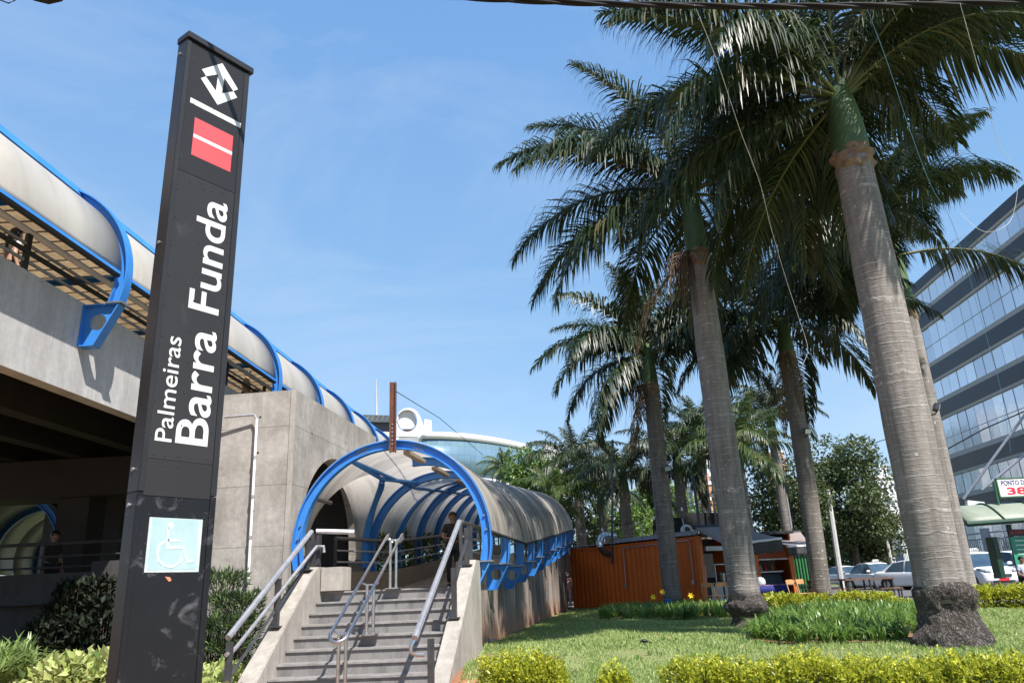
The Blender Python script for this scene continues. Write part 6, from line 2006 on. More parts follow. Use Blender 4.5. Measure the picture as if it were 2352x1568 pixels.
# barred gate between ramp and container
bg_ = thing('barred_gate', at(1304, 1394, 35.4), 'black barred gate in the gap between ramp wall and orange container', 'gate')
a, b_ = at(1297, 1394, 35.4), at(1314, 1394, 35.4)
for k in range(7):
    x = a.x + (b_.x - a.x) * k / 6
    MB().box((x, 35.4, 1.25), (0.025, 0.025, 1.4)).build('gate_bar', M['black'], bg_)
for z in (0.62, 1.9):
    MB().box(((a.x + b_.x) / 2, 35.4, z), (b_.x - a.x, 0.03, 0.05)).build('cross_bar', M['black'], bg_)
MB().box(((a.x + b_.x) / 2, 36.0, 2.75), (b_.x - a.x + 0.8, 0.1, 0.7)).build('lintel', M['concrete_dark'], bg_)

# ------------------------------------------------------------------ furniture
def folding_chair(loc, rz, label, mt='wood', group='folding wooden chairs'):
    t = thing('folding_chair', loc, label, 'chair', group)
    m3 = Matrix.Rotation(rz, 3, 'Z')
    L = Vector(loc)
    def q(x, y, z):
        return L + m3 @ Vector((x, y, z))
    for k in range(5):
        MB().hexa([q(-0.19, -0.19 + 0.08 * k, 0.44), q(0.19, -0.19 + 0.08 * k, 0.44), q(0.19, -0.125 + 0.08 * k, 0.44), q(-0.19, -0.125 + 0.08 * k, 0.44)], [q(-0.19, -0.19 + 0.08 * k, 0.462), q(0.19, -0.19 + 0.08 * k, 0.462), q(0.19, -0.125 + 0.08 * k, 0.462), q(-0.19, -0.125 + 0.08 * k, 0.462)]).build('seat_slat', M[mt], t)
    for s in (-1, 1):
        MB().tube([q(0.2 * s, -0.24, 0.0), q(0.2 * s, 0.16, 0.46), q(0.2 * s, 0.24, 0.84)], 0.018, 6).build('frame_leg', M[mt], t)
        MB().tube([q(0.17 * s, 0.24, 0.0), q(0.17 * s, -0.18, 0.45)], 0.018, 6).build('leg', M[mt], t)
    MB().prism([q(-0.21, 0.235, 0.74), q(-0.21, 0.245, 0.86), q(-0.1, 0.25, 0.885), q(0.1, 0.25, 0.885), q(0.21, 0.245, 0.86), q(0.21, 0.235, 0.74)], m3 @ Vector((0, 0.02, 0))).build('backrest', M[mt], t)
    MB().tube([q(-0.18, 0.13, 0.18), q(0.18, 0.13, 0.18)], 0.014, 6).build('stretcher', M[mt], t)
    return t
p = atz(1832, 1396, 0.565)
folding_chair((p.x - 0.12, p.y - 0.6, 0.565), 0.55, 'left of the two folded pale wood chairs beside the golden hedge')
folding_chair((p.x + 0.24, p.y - 0.5, 0.565), 0.55, 'right of the two pale wood chairs, nearer the slim dark palm')
for i, (px, lb) in enumerate(((1634, 'orange-toned wooden chair before the kiosk menu board, left one'), (1662, 'orange-toned wooden chair before the kiosk, next to the pinched-foot palm'))):
    p = at(px, 1380, 27.2)
    folding_chair((p.x, p.y, 0.57), 2.6 + 0.3 * i, lb)
tb_ = thing('cafe_table', at(1770, 1350, 27.0), 'small cafe table under the awnings half covered by a navy cloth', 'table')
p = at(1768, 1342, 27.0)
MB().box((p.x, p.y, 1.28), (1.5, 0.7, 0.04)).build('table_top', M['wood'], tb_)
for s in (-1, 1):
    for s2 in (-1, 1):
        MB().tube([Vector((p.x + 0.6 * s, p.y + 0.28 * s2, 0.57)), Vector((p.x + 0.5 * s, p.y + 0.25 * s2, 1.26))], 0.025, 6).build('leg', M['wood'], tb_)
cl_ = MB()
rows = []
for i in range(13):
    rows.append([Vector((p.x - 0.62 + 1.15 * j / 16, p.y - 0.42 + 0.84 * i / 12, 1.306 - (0.34 * (abs(i - 6) / 6 - 0.82) * 4 if abs(i - 6) > 4.9 else 0) + 0.008 * math.sin(j * 1.7 + i))) for j in range(17)])
o = cl_.sheet(rows).build('tablecloth', M['blue_cloth'], smooth='all')
tag(o, 'navy blue cloth draped over the small cafe table', 'tablecloth')
s_ = o.modifiers.new('thickness', 'SOLIDIFY')
s_.thickness = 0.01
hm = MB()
hp = at(1745, 1335, 27.0)
hm.lathe((hp.x, hp.y - 0.1, 1.32), [(0.15, 0), (0.165, 0.06), (0.155, 0.14), (0.11, 0.21), (0.03, 0.25)], 18)
tag(hm.build('round_bowl', M['white_metal'], smooth=True), 'upturned white round bowl on the left end of the cafe table', 'bowl')
def long_table(x0, x1, Y, label, z0=0.575):
    a, b_ = at(x0, 1360, Y), at(x1, 1360, Y)
    t = thing('long_table', ((a.x + b_.x) / 2, Y, z0), label, 'table', 'long brown tables by the street')
    MB().box(((a.x + b_.x) / 2, Y, z0 + 0.76), (b_.x - a.x, 0.6, 0.05)).build('table_top', M['table_wood'], t)
    for x in (a.x + 0.08, (a.x + b_.x) / 2, b_.x - 0.08):
        for s in (-1, 1):
            MB().box((x, Y + 0.24 * s, z0 + 0.37), (0.05, 0.05, 0.74)).build('leg', M['black'], t)
    return t
def long_bench(x0, x1, Y, label, z0=0.575):
    a, b_ = at(x0, 1360, Y), at(x1, 1360, Y)
    t = thing('long_bench', ((a.x + b_.x) / 2, Y, z0), label, 'bench', 'long brown benches by the street')
    MB().box(((a.x + b_.x) / 2, Y, z0 + 0.44), (b_.x - a.x, 0.28, 0.04)).build('seat', M['table_wood'], t)
    for x in (a.x + 0.06, b_.x - 0.06):
        for s in (-1, 1):
            MB().box((x, Y + 0.1 * s, z0 + 0.21), (0.04, 0.04, 0.42)).build('leg', M['black'], t)
    return t
long_table(1938, 2052, 28.6, 'long brown table before the white taxis, nearest the golden hedge')
long_table(1862, 1945, 30.6, 'long brown table farther back behind the slim dark palm')
long_bench(1968, 2072, 27.3, 'long brown bench in front of the nearer long table')
long_bench(1850, 1960, 29.6, 'long brown bench behind the slim palm and the hedge')
bkp = at(1671, 1366, 23.5)
bkp = at(1664, 1367, 27.0)
bkp = at(1533, 1367, 26.9)
bk = thing('bucket', (bkp.x, bkp.y, 0.57), 'blue plastic bucket at the foot of the container palm', 'bucket')
MB().lathe((at(1533, 1367, 26.9).x, 26.9, 0.62), [(0.11, 0), (0.15, 0.33), (0.16, 0.35), (0.15, 0.36), (0.10, 0.33)], 16).build('pail', M['blue_bucket'], bk, smooth=True)

# ------------------------------------------------------------------ cars
def car(loc, rz, label, style='sedan', paint='car', taxi=True, name='parked_car', plate=True):
    """length along local x, nose at +x"""
    t = thing(name, loc, label, 'car', 'cars parked in the street')
    L0 = Vector(loc)
    m3 = Matrix.Rotation(rz, 3, 'Z')
    def q(x, y, z):
        return L0 + m3 @ Vector((x, y, z))
    if style == 'sedan':
        W2, H = 0.85, 1.49
        st = [(-2.15, .55, .40, .62, .68), (-2.10, .95, .26, .93, .76), (-1.85, 1.0, .20, .98, .82), (-1.3, 1.0, .18, .98, .85), (-0.4, 1.0, .17, .95, .85), (0.5, 1.0, .17, .93, .85), (1.05, 1.0, .18, .90, .85), (1.6, .98, .20, .80, .83), (1.98, .90, .24, .70, .77), (2.13, .60, .34, .58, .62)]
        gl = [(-1.62, .97, .74, .02), (-1.02, 1.36, .62, 0), (-0.55, 1.465, .585, 0), (0.0, 1.49, .58, 0), (0.42, 1.43, .60, 0), (1.12, .93, .76, .02)]
        wheels, wr = (-1.28, 1.32), 0.305
    else:
        W2, H = 0.88, 1.66
        st = [(-2.12, .6, .42, .9, .74), (-2.08, 1.0, .28, 1.05, .80), (-1.7, 1.0, .2, 1.06, .85), (-0.8, 1.0, .18, 1.04, .88), (0.4, 1.0, .18, 1.02, .88), (1.1, 1.0, .19, 1.00, .88), (1.6, .98, .21, .94, .86), (1.98, .92, .25, .84, .80), (2.16, .62, .36, .66, .66)]
        gl = [(-2.04, 1.05, .78, .02), (-1.86, 1.52, .66, 0), (-1.2, 1.64, .62, 0), (-0.3, 1.66, .62, 0), (0.25, 1.60, .64, 0), (1.28, 1.02, .80, .02)]
        wheels, wr = (-1.25, 1.33), 0.315
    b = MB()
    rows = []
    for x, sc, zb, zt, hw in st:
        zm = zb + (zt - zb) * 0.5
        sec = [(-hw * 0.9, zb), (-hw, zb + 0.1), (-hw * 1.015, zm), (-hw * 0.985, zt - 0.07), (-hw * 0.9, zt), (-hw * 0.45, zt + 0.025), (0, zt + 0.03), (hw * 0.45, zt + 0.025), (hw * 0.9, zt), (hw * 0.985, zt - 0.07), (hw * 1.015, zm), (hw, zb + 0.1), (hw * 0.9, zb), (0, zb - 0.01)]
        rows.append([q(x, y, z) for y, z in sec] + [q(x, sec[0][0], sec[0][1])])
    b.sheet(rows)
    o_ = len(b.v)
    for r in (rows[0], rows[-1]):
        b.add(r[:-1], [tuple(range(len(r) - 1))])
    bmx = bmesh.new()
    body = b.build('body', M[paint], t)
    bmx.from_mesh(body.data)
    bmesh.ops.remove_doubles(bmx, verts=bmx.verts, dist=0.001)
    bmesh.ops.recalc_face_normals(bmx, faces=bmx.faces)
    bmx.to_mesh(body.data)
    bmx.free()
    body.data.shade_smooth()
    sb = body.modifiers.new('smooth', 'SUBSURF')
    sb.levels = sb.render_levels = 2
    # glasshouse: roof shell with pillars, panes as parts of their own
    def ring(i, inset=0.0):
        x, z, hw, _ = gl[i]
        return x, z, hw
    roof = MB()
    i0, i1 = 1, len(gl) - 2
    rows = [[q(gl[i][0], gl[i][2] * f, gl[i][1] + 0.03 * (1 - f * f)) for f in (-1, -0.6, 0, 0.6, 1)] for i in range(i0, i1 + 1)]
    roof.sheet(rows)
    ro = roof.build('roof', M[paint], t, smooth='all')
    s1 = ro.modifiers.new('thickness', 'SOLIDIFY')
    s1.thickness = 0.05
    s1.offset = -1
    def gpt(i, f):
        return q(gl[i][0], gl[i][2] * f, gl[i][1] - 0.02)
    def bpt(x, f, hw=W2 * 0.93, z=None):
        zz = np.interp(x, [s[0] for s in st], [s[3] for s in st]) - 0.03
        return q(x, hw * f, zz)
    xf, xr = gl[-1][0], gl[0][0]
    # windscreen and rear window
    MB().sheet([[bpt(xf + 0.02, f, gl[-1][2]) for f in (-1, -0.5, 0, 0.5, 1)], [gpt(len(gl) - 2, f) for f in (-1, -0.5, 0, 0.5, 1)]]).build('windscreen', M['car_glass'], t, smooth='all')
    MB().sheet([[bpt(xr - 0.02, f, gl[0][2]) for f in (-1, 0, 1)], [gpt(1, f) for f in (-1, 0, 1)]]).build('rear_window', M['car_glass'], t, smooth='all')
    n = len(gl)
    for s in (-1, 1):
        side_x = [xr] + [g_[0] for g_ in gl[1:-1]] + [xf]
        top = [gpt(i, s) for i in range(1, n - 1)]
        bot = [bpt(x, s) for x in (xr + 0.12, xf - 0.1)]
        xm = gl[2][0] + 0.35
        # two side windows, slightly inside the pillars
        b0, b1 = bpt(xr + 0.28, s), bpt(xm - 0.04, s)
        t0, t1 = gpt(1, s) + (gpt(2, s) - gpt(1, s)) * 0.25, gpt(2, s) + (gpt(3, s) - gpt(2, s)) * 0.55
        off = m3 @ Vector((0, 0.012 * s, 0))
        MB().sheet([[b0 + off, b1 + off], [t0 + off, t1 + off]]).build('side_window', M['car_glass'], t)
        b0, b1 = bpt(xm + 0.04, s), bpt(xf - 0.30, s)
        t0, t1 = gpt(2, s) + (gpt(3, s) - gpt(2, s)) * 0.72, gpt(n - 2, s) + (gpt(n - 3, s) - gpt(n - 2, s)) * 0.25
        MB().sheet([[b0 + off, b1 + off], [t0 + off, t1 + off]]).build('side_window', M['car_glass'], t)
        pl = MB()
        loop_b = [bpt(xr + 0.02, s), bpt(xf - 0.02, s)]
        pl.add([bpt(xr, s, gl[0][2])] + top + [bpt(xf, s, gl[-1][2])], [tuple(range(len(top) + 2))])
        pl.build('side_frame', M[paint], t)
        mr = MB().box(q(xf - 0.35, (W2 + 0.09) * s, gl[-1][1] + 0.1), (0.12, 0.2, 0.13), m3).build('mirror', M[paint], t, bevel=0.03)
        for wx in wheels:
            c = q(wx, (W2 - 0.10) * s, wr)
            ay = m3 @ Vector((0, s, 0))
            ah = MB().tube([c + ay * 0.05 + Vector((0, 0, 0.02)), c + ay * 0.118 + Vector((0, 0, 0.02))], wr + 0.055, 24).build('wheel_arch', M['black'], t, smooth=True)
            wh = MB().tube([c - ay * 0.08, c + ay * 0.13], wr, 24).build('wheel', M['tyre'], t, smooth=True)
            MB().tube([c + ay * 0.12, c + ay * 0.138], wr * 0.62, 14).build('rim', M['rim'], wh, smooth=True)
        fx = st[-2][0]
        hl = MB()
        hl.sheet([[q(fx + 0.13, 0.44 * s, 0.60 if style == 'sedan' else 0.74), q(fx + 0.045, 0.66 * s, 0.62 if style == 'sedan' else 0.76), q(fx - 0.28, 0.80 * s, 0.68 if style == 'sedan' else 0.84)], [q(fx + 0.07, 0.46 * s, 0.70 if style == 'sedan' else 0.87), q(fx - 0.02, 0.68 * s, 0.73 if style == 'sedan' else 0.91), q(fx - 0.36, 0.79 * s, 0.76 if style == 'sedan' else 0.94)]])
        ho = hl.build('headlight', M['lens'], t, smooth='all')
        sh_ = ho.modifiers.new('thickness', 'SOLIDIFY')
        sh_.thickness = 0.06
        sh_.offset = 0
        tl = MB().box(q(st[1][0] - 0.0, 0.62 * s, st[1][3] - 0.2), (0.08, 0.22, 0.16), m3).build('tail_light', M['red_sign'], t, bevel=0.02)
    fx = st[-1][0]
    MB().box(q(fx + 0.005, 0, st[-1][3] - (0.10 if style == 'sedan' else 0.04)), (0.05, 0.72, 0.11), m3).build('grille', M['steel_dark'], t, bevel=0.015)
    MB().box(q(fx + 0.0, 0, 0.36), (0.06, 0.9, 0.10), m3).build('lower_grille', M['black'], t, bevel=0.015)
    if plate:
        MB().box(q(fx + 0.04, 0, 0.45), (0.02, 0.40, 0.12), m3).build('number_plate', M['plate_red'], t)
    if taxi:
        sg = MB().box(q(gl[3][0] + 0.25, 0, H + 0.10), (0.16, 0.42, 0.15), m3).build('taxi_sign', M['sign_white'], t, bevel=0.04)
        text_mesh('lettering', 'TAXI', M['dark_green'], lambda x, y, d: q(gl[3][0] + 0.335 + d, x - 0.15, H + 0.055 + y), 0.30, 0.09, 0.01, sg)
    return t
RZ = 0.573
def cpos(px, Y):
    p = at(px, 1340, Y)
    return (p.x, p.y, RZ)
def face_cam(px, Y, extra):
    p = at(px, 1340, Y)
    return math.atan2(-p.y, -p.x) + extra
car(cpos(2014, 47.0), face_cam(2014, 47, 0.60), 'white taxi sedan with roof sign, leftmost of the white cars in the street')
car(cpos(2112, 42.0), face_cam(2112, 42, 1.0), 'white sedan half hidden by the left edge of the nearest palm trunk', taxi=False, plate=False)
car(cpos(2254, 36.5), face_cam(2254, 36.5, 0.42), 'white taxi people carrier with blue-tinted windscreen right of the nearest palm', 'van', name='parked_van')
car(cpos(2352, 38.0), face_cam(2352, 38, 0.9), 'white car behind the green notice board at the right edge', 'van', taxi=False, plate=False)
car(cpos(1945, 62.0), face_cam(1945, 62, 0.75), 'distant silver car under the trees beside the white lamp pole', paint='car_silver', taxi=False, plate=False)
car(cpos(1885, 72.0), face_cam(1885, 72, 0.9), 'farthest silver car left of the lamp pole, partly hidden by the green gate', paint='car_silver', taxi=False, plate=False)

# ------------------------------------------------------------------ street things
for i, (p0, p1, Y, r, lb) in enumerate(((at(1933, 1342, 45), at(1921, 1246, 45), 45, 0.17, 'thick white-based lamp pole beside the green gate and silver car'), (at(2047, 1292, 52), at(2030, 1205, 52), 52, 0.12, 'slim pale pole before the grey fence above the taxis'), )):
    pole('street_pole', Vector((p0.x, p0.y, 0.57)), Vector((p1.x, p1.y, p1.z + 3.0)), r, M['pole_grey'], lb, 'pole')
fc = thing('street_fence', at(2200, 1310, 56), 'grey metal fence with square pillars and mesh panels along the far side of the street', 'fence')
fa, fb2 = at(1985, 1300, 66), at(2480, 1270, 47)
N_ = 9
for k in range(N_ + 1):
    p = fa + (fb2 - fa) * k / N_
    MB().box((p.x, p.y, 0.55 + 1.75), (0.55, 0.55, 3.5), Matrix.Rotation(-0.6, 3, 'Z')).build('pillar', M['grey_fence'], fc)
    if k < N_:
        q_ = fa + (fb2 - fa) * (k + 1) / N_
        d = (q_ - p)
        d.z = 0
        u = d.normalized()
        a, b_ = p + u * 0.4, q_ - u * 0.4
        for z in (1.0, 3.35, 3.75):
            MB().tube([Vector((a.x, a.y, z)), Vector((b_.x, b_.y, z))], 0.05, 5).build('rail', M['grey_fence'], fc)
        ms = MB()
        L_ = (b_ - a).length
        for j in range(int(L_ / 0.16)):
            x = a + u * (0.16 * j)
            ms.box((x.x, x.y, 2.15), (0.035, 0.035, 2.3))
        ms.build('mesh_panel', M['grey_fence'], fc)
# taxi stand shelter
sx = thing('taxi_shelter', at(2325, 1330, 29), 'green taxi-rank shelter with curved pale roof sheet at the right edge', 'shelter')
SY = 29.0
zr = at(2215, 1203, SY).z
p0 = at(2210, 1206, SY - 0.6)
p1 = at(2480, 1165, SY - 0.9)
rows = []
for i in range(11):
    f = i / 10
    ang = math.pi * f
    y = SY - 0.9 + 2.6 * f
    zz = 0.75 * math.sin(ang * 0.93 + 0.1)
    rows.append([Vector((p0.x + (p1.x - p0.x) * j / 6 + 0.0, y, p0.z + (p1.z - p0.z) * j / 6 * 0.25 + zz)) for j in range(7)])
o = MB().sheet(rows).build('roof', M['shelter_roof'], sx, smooth='all')
s_ = o.modifiers.new('thickness', 'SOLIDIFY')
s_.thickness = 0.03
for j in (0, 2, 4):
    MB().tube([r[j] + Vector((0, 0, 0.03)) for r in rows], 0.035, 6).build('roof_rib', M['dark_green'], sx, smooth=True)
MB().tube([rows[0][0] + Vector((0, 0, -0.06)), rows[0][6] + Vector((0, 0, -0.06))], 0.09, 4).build('gutter', M['dark_green'], sx)
for px, y0 in ((2300, 1205), (2345, 1200)):
    a = at(px, y0, SY)
    MB().box((a.x + 0.25, SY, (a.z + 0.57) / 2), (0.13, 0.13, a.z - 0.57)).build('post', M['dark_green'], sx)
a = at(2276, 1233, SY - 0.1)
b_ = at(2312, 1330, SY - 0.1)
MB().hexa([Vector((a.x, SY - 0.14, at(2290, 1328, SY).z)), Vector((b_.x, SY - 0.14, at(2290, 1328, SY).z)), Vector((b_.x, SY + 0.3, at(2290, 1328, SY).z)), Vector((a.x, SY + 0.3, at(2290, 1328, SY).z))], [Vector((a.x, SY - 0.14, a.z)), Vector((b_.x, SY - 0.14, a.z)), Vector((b_.x, SY + 0.3, a.z)), Vector((a.x, SY + 0.3, a.z))]).build('side_cabinet', M['dark_green'], sx, bevel=0.02)
c0, c1 = at(2318, 1233, SY - 0.2), at(2420, 1318, SY - 0.2)
bd = MB().box(((c0.x + c1.x) / 2, SY - 0.2, (c0.z + c1.z) / 2), (c1.x - c0.x, 0.05, c0.z - c1.z)).build('notice_board', M['board_green'], sx)
for k in range(9):
    w_ = [0.9, 0.75, 0.95, 0.6, 0.85, 0.9, 0.7, 0.8, 0.5][k] * 1.1
    z = c0.z - 0.14 - 0.155 * k
    MB().box((c0.x + 0.15 + w_ / 2, SY - 0.228, z), (w_, 0.008, 0.05)).build('text_line', M['board_pale'], bd)
MB().box(((c0.x + c1.x) / 2, SY - 0.2, c0.z + 0.15), (c1.x - c0.x, 0.06, 0.24)).build('board_header', M['black'], bd)
text_mesh('lettering', 'ATENÇÃO', M['red_sign'], lambda x, y, d: Vector((c0.x + 0.05 + x, SY - 0.232 - d, c0.z + 0.07 + y)), 1.0, 0.18, 0.01, bd)
# sign above the shelter
sp = at(2283, 1105, SY)
sq_ = at(2302, 1203, SY)
sn = thing('rank_sign', Vector((sq_.x, SY, sq_.z)), 'white taxi-rank sign PONTO DE 38 in a green frame above the shelter', 'sign')
MB().tube([sq_, sp], 0.05, 8).build('sign_post', M['green_frame'], sn)
w0 = at(2288, 1107, SY)
w1 = at(2289, 1150, SY)
wid = 2.1
hgt = w0.z - w1.z
MB().box((w0.x + wid / 2, SY - 0.02, (w0.z + w1.z) / 2 + 0.12), (wid, 0.06, hgt), Matrix.Rotation(-0.02, 3, 'Y')).build('sign_board', M['sign_white'], sn)
zc_ = (w0.z + w1.z) / 2 + 0.12
for s in (-1, 1):
    MB().box((w0.x + wid / 2, SY - 0.02, zc_ + s * hgt / 2), (wid + 0.05, 0.09, 0.05)).build('sign_frame', M['green_frame'], sn)
MB().box((w0.x - 0.01, SY - 0.02, zc_), (0.05, 0.09, hgt)).build('sign_frame', M['green_frame'], sn)
text_mesh('lettering', 'PONTO DE TÁXI', M['navy_sign'], lambda x, y, d: Vector((w0.x + 0.14 + x, SY - 0.055 - d, zc_ + hgt * 0.12 + y)), 1.46, 0.23, 0.015, sn)
text_mesh('lettering', '38', M['red_sign'], lambda x, y, d: Vector((w0.x + 0.30 + x, SY - 0.055 - d, zc_ - hgt * 0.38 + y)), 0.74, 0.27, 0.03, sn)
MB().tube([at(2290, 1165, SY), at(2352, 1190, SY)], 0.03, 6).build('brace', M['green_frame'], sn)
# steel struts in front of the office building
for i, (a, b_) in enumerate(((at(2213, 1146, 52), at(2352, 955, 50)), (at(2255, 1125, 51), at(2352, 1045, 50)))):
    pole('steel_strut', a, b_ + (b_ - a) * 0.3, 0.10, M['galv'], ('long slanting grey steel strut before the office building', 'short slanting grey strut below the long one')[i], 'strut', 'steel struts')
p = at(2240, 1165, 45)
fl_ = thing('white_box', p, 'small white box light above the shelter roof before the office building', 'lamp')
MB().box(p, (1.0, 0.3, 0.7), Matrix.Rotation(0.15, 3, 'Y')).build('housing', M['white_metal'], fl_, bevel=0.03)
MB().tube([p + Vector((0, 0.2, 0)), p + Vector((-0.3, 5.5, -0.6))], 0.05, 6).build('bracket', M['galv'], fl_)
# floodlights on palms
def flood(px, py, Y, dirx, label):
    p = at(px, py, Y)
    t = thing('floodlight', p, label, 'floodlight', 'floodlights strapped to palms')
    m3 = Matrix.Rotation(dirx, 3, 'Z') @ Matrix.Rotation(0.35, 3, 'X')
    MB().box(p, (0.26, 0.12, 0.20), m3).build('housing', M['steel_dark'], t, bevel=0.015)
    MB().box(p + m3 @ Vector((0, -0.064, 0)), (0.21, 0.012, 0.15), m3).build('lens', M['lamp_glass'], t)
    MB().tube([p + Vector((0, 0, -0.12)), p + Vector((0, 0.12, -0.16)), p + Vector((0, 0.3, -0.14))], 0.02, 6).build('bracket', M['steel_dark'], t)
flood(1534, 1075, 27.3, -0.2, 'floodlight on the brown palm trunk above the orange container')
flood(1853, 990, 24.9, 0.3, 'floodlight on the slim dark palm trunk')
flood(2150, 935, 19.7, 1.3, 'dark floodlight at the right edge of the palm trio')

# ------------------------------------------------------------------ offices at the right
of = thing('office_building', (45, 79, 0.5), 'long office block with dark granite bands and ribbon windows behind the palms', 'building')
OA, OB = Vector((44.94, 79.05, 0)), Vector((43.3, 57.5, 0))
OD = (OB - OA).normalized()
OL = 42.0
ON = Vector((OD.y, -OD.x, 0))
if ON.x > 0:
    ON = -ON
def O(a, d, z):
    p = OA + OD * a + ON * d
    return Vector((p.x, p.y, z))
def oslab(name, m_, a0, a1, d0, d1, z0, z1, parent=None):
    return MB().hexa([O(a0, d0, z0), O(a1, d0, z0), O(a1, d1, z0), O(a0, d1, z0)], [O(a0, d0, z1), O(a1, d0, z1), O(a1, d1, z1), O(a0, d1, z1)]).build(name, m_, parent or of)
OT = 31.6
oslab('core', M['office_band'], 0.05, OL - 0.05, -18, -0.35, 0.3, OT - 0.3)
z = OT
oslab('roof_band', M['office_band'], -0.1, OL, -18, 0.12, OT - 1.0, OT)
z = OT - 1.0
lev = 0
g_ = random.Random(4)
while z > 4:
    gh = 1.9 if lev % 2 == 0 else 3.7
    wz1, wz0 = z - 0.28, z - 0.28 - gh
    oslab('sill', M['office_sill'], -0.05, OL, -0.34, 0.06, z - 0.28, z)
    nP = 15
    pw_ = 26.0 / nP
    for k in range(nP):
        a0, a1 = pw_ * k + 0.05, pw_ * (k + 1) - 0.02
        b = MB()
        tl_ = g_.uniform(-0.02, 0.02)
        tz_ = g_.uniform(-0.012, 0.012)
        b.add([O(a0, -0.10 + tl_, wz0), O(a1, -0.10 - tl_, wz0), O(a1, -0.10 - tl_ + tz_, wz1), O(a0, -0.10 + tl_ + tz_, wz1)], [(0, 1, 2, 3)])
        w_ = b.build('window', M['office_glass'], of)
        mb = MB()
        mb.hexa([O(a0 - 0.045, -0.14, wz0), O(a0 - 0.0, -0.14, wz0), O(a0, -0.085, wz0), O(a0 - 0.045, -0.085, wz0)], [O(a0 - 0.045, -0.14, wz1), O(a0, -0.14, wz1), O(a0, -0.085, wz1), O(a0 - 0.045, -0.085, wz1)])
        if gh > 2:
            mb.hexa([O(a0, -0.14, wz0 + 1.7), O(a1, -0.14, wz0 + 1.7), O(a1, -0.05, wz0 + 1.7), O(a0, -0.05, wz0 + 1.7)], [O(a0, -0.14, wz0 + 1.75), O(a1, -0.14, wz0 + 1.75), O(a1, -0.07, wz0 + 1.75), O(a0, -0.07, wz0 + 1.75)])
        mb.build('mullion', M['mullion'], w_)
    oslab('sill', M['office_sill'], -0.05, OL, -0.34, 0.06, wz0 - 0.45, wz0)
    oslab('granite_band', M['office_band'], -0.08, OL, -0.34, 0.10, wz0 - 0.45 - 1.4, wz0 - 0.45)
    z = wz0 - 0.45 - 1.4
    lev += 1
oslab('side_fin', M['tower_white'], -0.75, -0.12, -3, 0.0, 0.3, OT - 12)

# ------------------------------------------------------------------ curved glass building far behind
gb = thing('glass_building', at(1050, 1060, 165), 'curved aqua glass building with white cornices and a round emblem frame on its roof', 'building')
GY = 165.0
ptsT = []
zT = at(1213, 1022, 176.0).z
for px in range(780, 1214, 12):
    dx = px - 985 if px > 962 else 150
    yd = 993 + (5.6e-4 if dx > 0 else 7.5e-4) * dx * dx
    d = ray(px, yd)
    ptsT.append(EYE + d * ((zT - EYE.z) / d.z))
def gband(name, z0, z1, off, m_, round_=False, uvm=True):
    me_rows, uv_rows = [], []
    s = 0
    prev = None
    k = 7 if round_ else 2
    for p in ptsT:
        if prev is not None:
            s += (p - prev).length
        prev = p
        r_, u_ = [], []
        for j in range(k):
            f = j / (k - 1)
            o_ = off + (0.5 * math.sin(math.pi * f) if round_ else 0)
            r_.append(Vector((p.x, p.y - o_, z0 + (z1 - z0) * f)))
            u_.append((s, z0 + (z1 - z0) * f))
        me_rows.append(r_)
        uv_rows.append(u_)
    return uv_sheet(name, me_rows, uv_rows, m_, gb, 0.3)
gband('cornice', zT - 1.3, zT, 0.3, M['cornice'], True)
gband('glass_wall', zT - 9.2, zT - 1.3, 0, M['curtain'])
gband('cornice', zT - 10.9, zT - 9.2, 0.3, M['cornice'], True)
gband('glass_wall', zT - 18.6, zT - 10.9, 0, M['curtain'])
gband('cornice', zT - 21.0, zT - 18.6, 0.5, M['cornice'], True)
gband('glass_wall', 0, zT - 21.0, 0, M['curtain'])
e0, e1 = ptsT[-1], ptsT[-1] + Vector((1.5, 30, 0))
MB().hexa([Vector((e0.x, e0.y, 0)), Vector((e0.x + 0.3, e0.y, 0)), Vector((e1.x + 0.3, e1.y, 0)), Vector((e1.x, e1.y, 0))], [Vector((e0.x, e0.y, zT - 0.2)), Vector((e0.x + 0.3, e0.y, zT - 0.2)), Vector((e1.x + 0.3, e1.y, zT - 0.2)), Vector((e1.x, e1.y, zT - 0.2))]).build('end_wall', M['curtain'], gb)
rt2 = MB()
rt2.add([Vector((p.x, p.y, zT - 0.1)) for p in ptsT] + [Vector((ptsT[-1].x + 1.5, GY + 40, zT - 0.1)), Vector((ptsT[0].x, GY + 40, zT - 0.1))], [tuple(range(len(ptsT) + 2))])
rt2.build('roof', M['penthouse'], gb)
# the white frame with its disc
RY = 160.0
def rp_(x, y, dy=0):
    return at(x, y, RY + dy)
fpoly = [(893, 1002), (905, 985)] + [(912 + 2 * k, 968 - 5 * k) for k in range(3)] + [(938 + 26 * math.cos(math.radians(a)), 960 - 24 * math.sin(math.radians(a))) for a in range(165, 10, -15)] + [(968, 968), (976, 985), (984, 1003)]
fo = MB()
cxp, cyp = 935.0, 966.0
Nn_ = 40
outer = []
for i in range(Nn_):
    a = 2 * math.pi * i / Nn_
    dx, dy = math.cos(a), -math.sin(a)
    best = 9e9
    for (x0, y0), (x1, y1) in zip(fpoly, fpoly[1:] + fpoly[:1]):
        ex, ey = x1 - x0, y1 - y0
        den = dx * ey - dy * ex
        if abs(den) < 1e-9:
            continue
        tt = ((x0 - cxp) * ey - (y0 - cyp) * ex) / den
        ss = ((x0 - cxp) * dy - (y0 - cyp) * dx) / den
        if tt > 0 and -1e-6 <= ss <= 1 + 1e-6:
            best = min(best, tt)
    outer.append((cxp + dx * best, cyp + dy * best))
inner = [(cxp + 24 * math.cos(2 * math.pi * i / Nn_), cyp - 25 * math.sin(2 * math.pi * i / Nn_)) for i in range(Nn_)]
